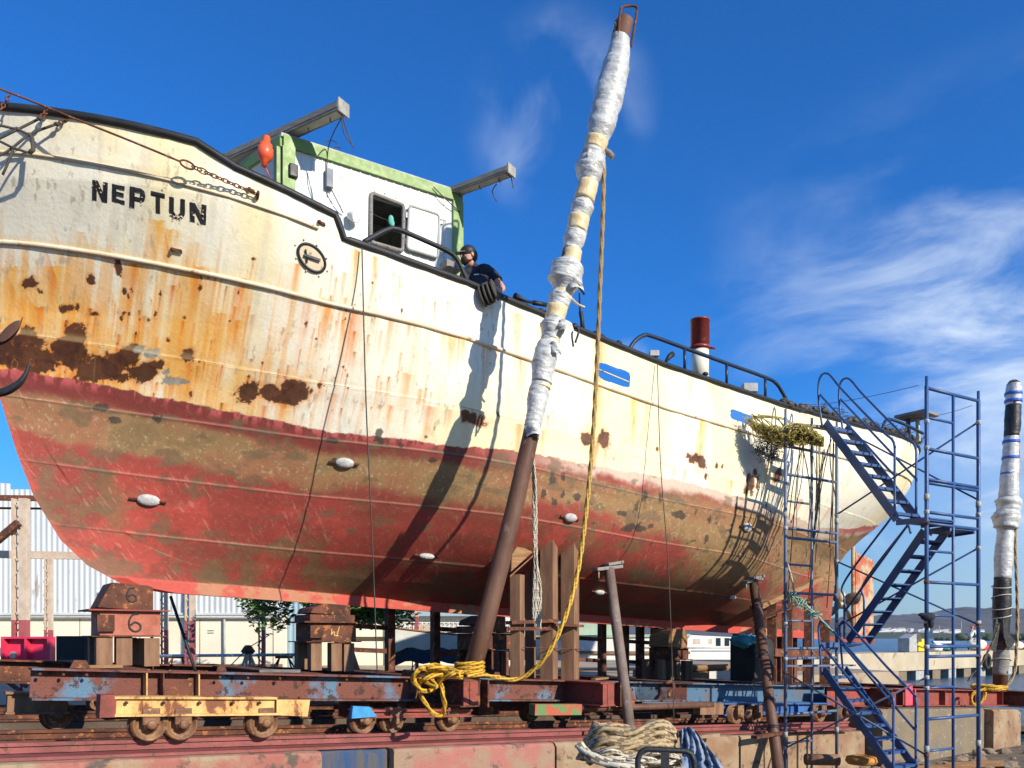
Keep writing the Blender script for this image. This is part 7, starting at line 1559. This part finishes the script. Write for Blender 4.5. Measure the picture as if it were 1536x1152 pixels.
# mangrove belt: many clumps in one mass
rn = random.Random(77); mb = MB()
for i in range(420):
    px = 1405+rn.random()*330; D = rn.uniform(560, 640); r = rn.uniform(1.4, 3.2)*(.6 if px < 1440 else 1.15); c = P(px, 955, D); c.z = -2.7+r*.5+rn.random()*(1.6 if px > 1430 else .2)
    mb.ball(c, r, 4, (1.3, 1, .8))
tag(obj('mangrove', mb, mgreen), 'dark green mangrove thicket along the far right shore', 'thicket', kind='stuff')
mwall = mat('far_white_wall', (.70, .68, .64), bump=0, fine=0); mroof = mat('far_roof', (.45, .40, .36), bump=0, fine=0)
for i in range(64):
    px = rn.choice([rn.uniform(1300, 1345), rn.uniform(1318, 1420), rn.uniform(1350, 1400), rn.uniform(1395, 1480)]); D = rn.uniform(1240, 1330); py = rn.uniform(944.5, 951) if px < 1400 else rn.uniform(946.5, 950); w_ = rn.uniform(5, 15); h_ = rn.uniform(2.5, 4.5); c = P(px, py, D)
    R = thing('far_house', 'tiny pale house among the others on the far shore', 'house', c, 'houses on the far shore')
    mb = MB(); mb.box(c, w_/2, 4, h_/2); mb.box(c-Vector((0, -3, 7)), w_/2*.8, 3, 5.5); obj('wall', mb, mwall, R)
    mb = MB(); mb.prism([c+Vector((-w_/2-.5, -4.6, h_/2)), c+Vector((w_/2+.5, -4.6, h_/2)), c+Vector((w_/2*.7, -4.6, h_/2+1.6)), c+Vector((-w_/2*.7, -4.6, h_/2+1.6))], Vector((0, 9, 0))); obj('roof', mb, mroof if i % 3 else mwall, R)
for i, (px, py, lb) in enumerate(((1342, 945, 'thin distant mast left of the hill peak'), (1409, 938, 'tall thin distant mast below the hill peak'), (1442, 932, 'thin distant lattice mast right of the hill peak'))):
    mb = MB(); mb.tube([P(px, 953, 1180), P(px, py, 1180)], .45, 5); tag(obj('distant_mast', mb, m_galv), lb, 'mast')
# ================================================================== FOREGROUND
RP = thing('crate_stand', 'wooden crate carrying the heap of rope, mostly below the picture', 'crate', (P(948, 1175, 5.6).x, 5.6, GZ0))
c = P(948, 1175, 5.6); mb = MB(); mb.box(Vector((c.x, c.y+.1, (c.z+GZ0)/2)), .42, .42, (c.z-GZ0)/2-.02); obj('box', mb, m_wood, RP)
for k in range(5): mb = MB(); mb.box(Vector((c.x-.34+.17*k, c.y+.1, c.z-.01)), .075, .44, .012); obj('slat', mb, m_woodg, RP)
rn = random.Random(9); mb = MB(); c = P(943, 1112, 5.6)
for lay in range(7):
    z = P(0, 1140-lay*7.2, 5.6).z; pts = []; ph = rn.random()*6; rx = .335-.012*lay; off = rn.uniform(-.03, .03)
    for k in range(22):
        a = ph+k/22*2*PI; q = 1+rn.uniform(-.10, .06); pts.append(Vector((c.x+off+math.cos(a)*rx*q, c.y+math.sin(a)*rx*.62*q, z+rn.uniform(-.012, .012)-.06*math.cos(a)*.6)))
    mb.rope(pts, .024, pitch=.17)
for k in range(5):
    y0 = 1100+k*9; pts = [P(880+rn.uniform(-4, 4), y0+8, 5.35+rn.uniform(-.05, .05)), P(905, y0-4+rn.uniform(-3, 3), 5.27), P(945, y0-2+rn.uniform(-5, 5), 5.25), P(985, y0-8+rn.uniform(-4, 4), 5.28), P(1010+rn.uniform(-4, 4), y0-2, 5.36)]
    mb.rope(pts, .025, pitch=.17)
mb.rope([P(958, 1100, 5.5), P(975, 1086, 5.45), (P(995, 1084, 5.45)), P(1010, 1098, 5.4), P(1012, 1112, 5.35)], .022, pitch=.16)
tag(obj('rope_heap', mb, m_rope), 'big coiled heap of thick tan rope in the foreground', 'rope heap')
mb = MB(); mb.rope([P(868, 1118, 5.2), P(880, 1130, 5.15), P(905, 1143, 5.1), P(935, 1151, 5.05), P(965, 1158, 5.05)], .030, pitch=.22); tag(obj('rope', mb, m_ropew), 'thick off white rope hanging across the front of the rope heap', 'rope')
mb = MB()
for k in range(16):
    x = 905+rn.random()*95; mb.rope([P(x-30, 1135+rn.uniform(-6, 10), 5.25), P(x, 1131+rn.uniform(-6, 14), 5.17), P(x+34, 1140+rn.uniform(-4, 12), 5.25)], .013)
tag(obj('rope_tangle', mb, m_ropew), 'tangle of thinner pale ropes below the tan rope heap', 'rope')
mb = MB(); vs = []; nx, ny = 22, 18
for i in range(nx+1):
    for j in range(ny+1):
        u_, v_ = i/nx, j/ny; x = 1018+(26+46*v_)*u_+6*v_; y = 1098+v_*58-8*math.sin(u_*3)+10*u_*v_; f = mnoise.fractal(Vector((u_*3.2, v_*1.6, 4)), .8, 2.1, 4); f2 = 1-abs(mnoise.noise(Vector((u_*5+v_*2, v_*1.2, 9))))*2
        vs.append(P(x, y, 5.45+.10*f-.09*f2-.35*v_*(1-u_*.3)))
mb.add(vs, [(i*(ny+1)+j, (i+1)*(ny+1)+j, (i+1)*(ny+1)+j+1, i*(ny+1)+j+1) for i in range(nx) for j in range(ny)], True); tag(obj('blue_cloth', mb, m_bluetarp), 'crumpled dusty blue tarp right of the rope heap', 'tarp')
CHr = thing('chair', 'black tubular chair back in front of the rope heap', 'chair', (P(998, 1140, 3.1).x, 3.1, GZ0)); D = 3.1
rl = [P(x, y, D) for x, y in ((957, 1330), (957, 1180), (957, 1138), (961, 1128), (968, 1124), (1000, 1125), (1030, 1127), (1037, 1131), (1041, 1141), (1042, 1190), (1042, 1330))]
mb = MB(); mb.tube(resample(rl, .02), .0115, 8); obj('back_frame', mb, m_black, CHr)
mb = MB(); mb.hexa([P(x, y, D+o) for y in (1330, 1128) for x, o in ((991, -.012), (1004, -.012), (1004, .004), (991, .004))]); obj('back_strut', mb, m_black, CHr)
sz_ = P(0, 1330, D).z; mb = MB(); mb.box(Vector((P(999, 0, D).x, D-.2, sz_)), .13, .2, .02); obj('seat', mb, m_black, CHr)
for a, b in ((-.11, 0), (.11, 0), (-.11, -.38), (.11, -.38)): q = Vector((P(999, 0, D).x+a, D+b, sz_)); mb = MB(); mb.tube([q, Vector((q.x*1.0, q.y, GZ0+.005))], .012, 6); obj('leg', mb, m_black, CHr)
# rubble, pipes at the foot of the wall at right
mrub = mat('rubble_stone', (.30, .24, .17), (.20, .14, .09), (.40, .20, .12), rough=.95, scale=2, c3at=.6, bump=.5)
rn = random.Random(17); mb = MB()
for i in range(260):
    px = rn.uniform(1060, 1560); D = rn.uniform(12.5, 19); c = P(px, 1150, D); r = rn.uniform(.04, .16); c.z = GZ0+r*.3; k0 = len(mb.v); mb.ball(c, r, 4, (1.3, 1, .7)); 
    for v in mb.v[k0:]: e = 1+.5*mnoise.noise(v*9); v.xyz = c+(v-c)*e
for f in range(len(mb.sm)): mb.sm[f] = False
tag(obj('rubble', mb, mrub), 'loose stones and rubble scattered below the concrete wall', 'rubble', kind='stuff')
mb = MB(); mb.tube([P(1208, 1139, 14.0), P(1258, 1140, 14.0)], .10, 10); tag(obj('short_pipe', mb, m_tanpost), 'short tan pipe lying at the foot of the wall behind the stairs', 'pipe')
OB = MB(); OB.lathe([(.0, 0), (.22, 0), (.26, .05), (.24, .12), (.12, .15), (.10, .10), (0, .10)], P(1292, 1146, 13.6), n=14); tag(obj('orange_float', OB, mat('dirty_orange', (.55, .25, .04), (.3, .12, .03), scale=8)), 'dirty orange ring float lying at the foot of the stairs', 'float')
for i, (px, D, l, lb) in enumerate(((1232, 15.0, 1.1, 'brown timber offcut at the wall foot left of the stairs'), (1395, 16.0, 1.6, 'long brown timber at the foot of the grey pier block'), (1455, 16.5, 1.2, 'brown timber at the foot of the right tan pier block'))):
    c = P(px, 1146, D); c.z = GZ0+.08; mb = MB(); mb.bar(c-Vector((l/2, .1, 0)), c+Vector((l/2, -.1, .05)), .14, .12); tag(obj('timber', mb, m_wood, bevel=.01), lb, 'timber')
HZB = MB(); HZB.box(Vector((0, 1180, 41)), 2600, 1290, 49)
m_haze = bpy.data.materials.new('haze_air'); m_haze.use_nodes = True; _t = m_haze.node_tree; _t.nodes.remove(_t.nodes['Principled BSDF']); _v = _t.nodes.new('ShaderNodeVolumePrincipled'); _v.inputs['Color'].default_value = (.80, .88, 1, 1); _v.inputs['Density'].default_value = .00010; _v.inputs['Anisotropy'].default_value = .2
_t.links.new(_v.outputs[0], _t.nodes['Material Output'].inputs['Volume'])
tag(obj('haze', HZB, m_haze), kind='stuff')
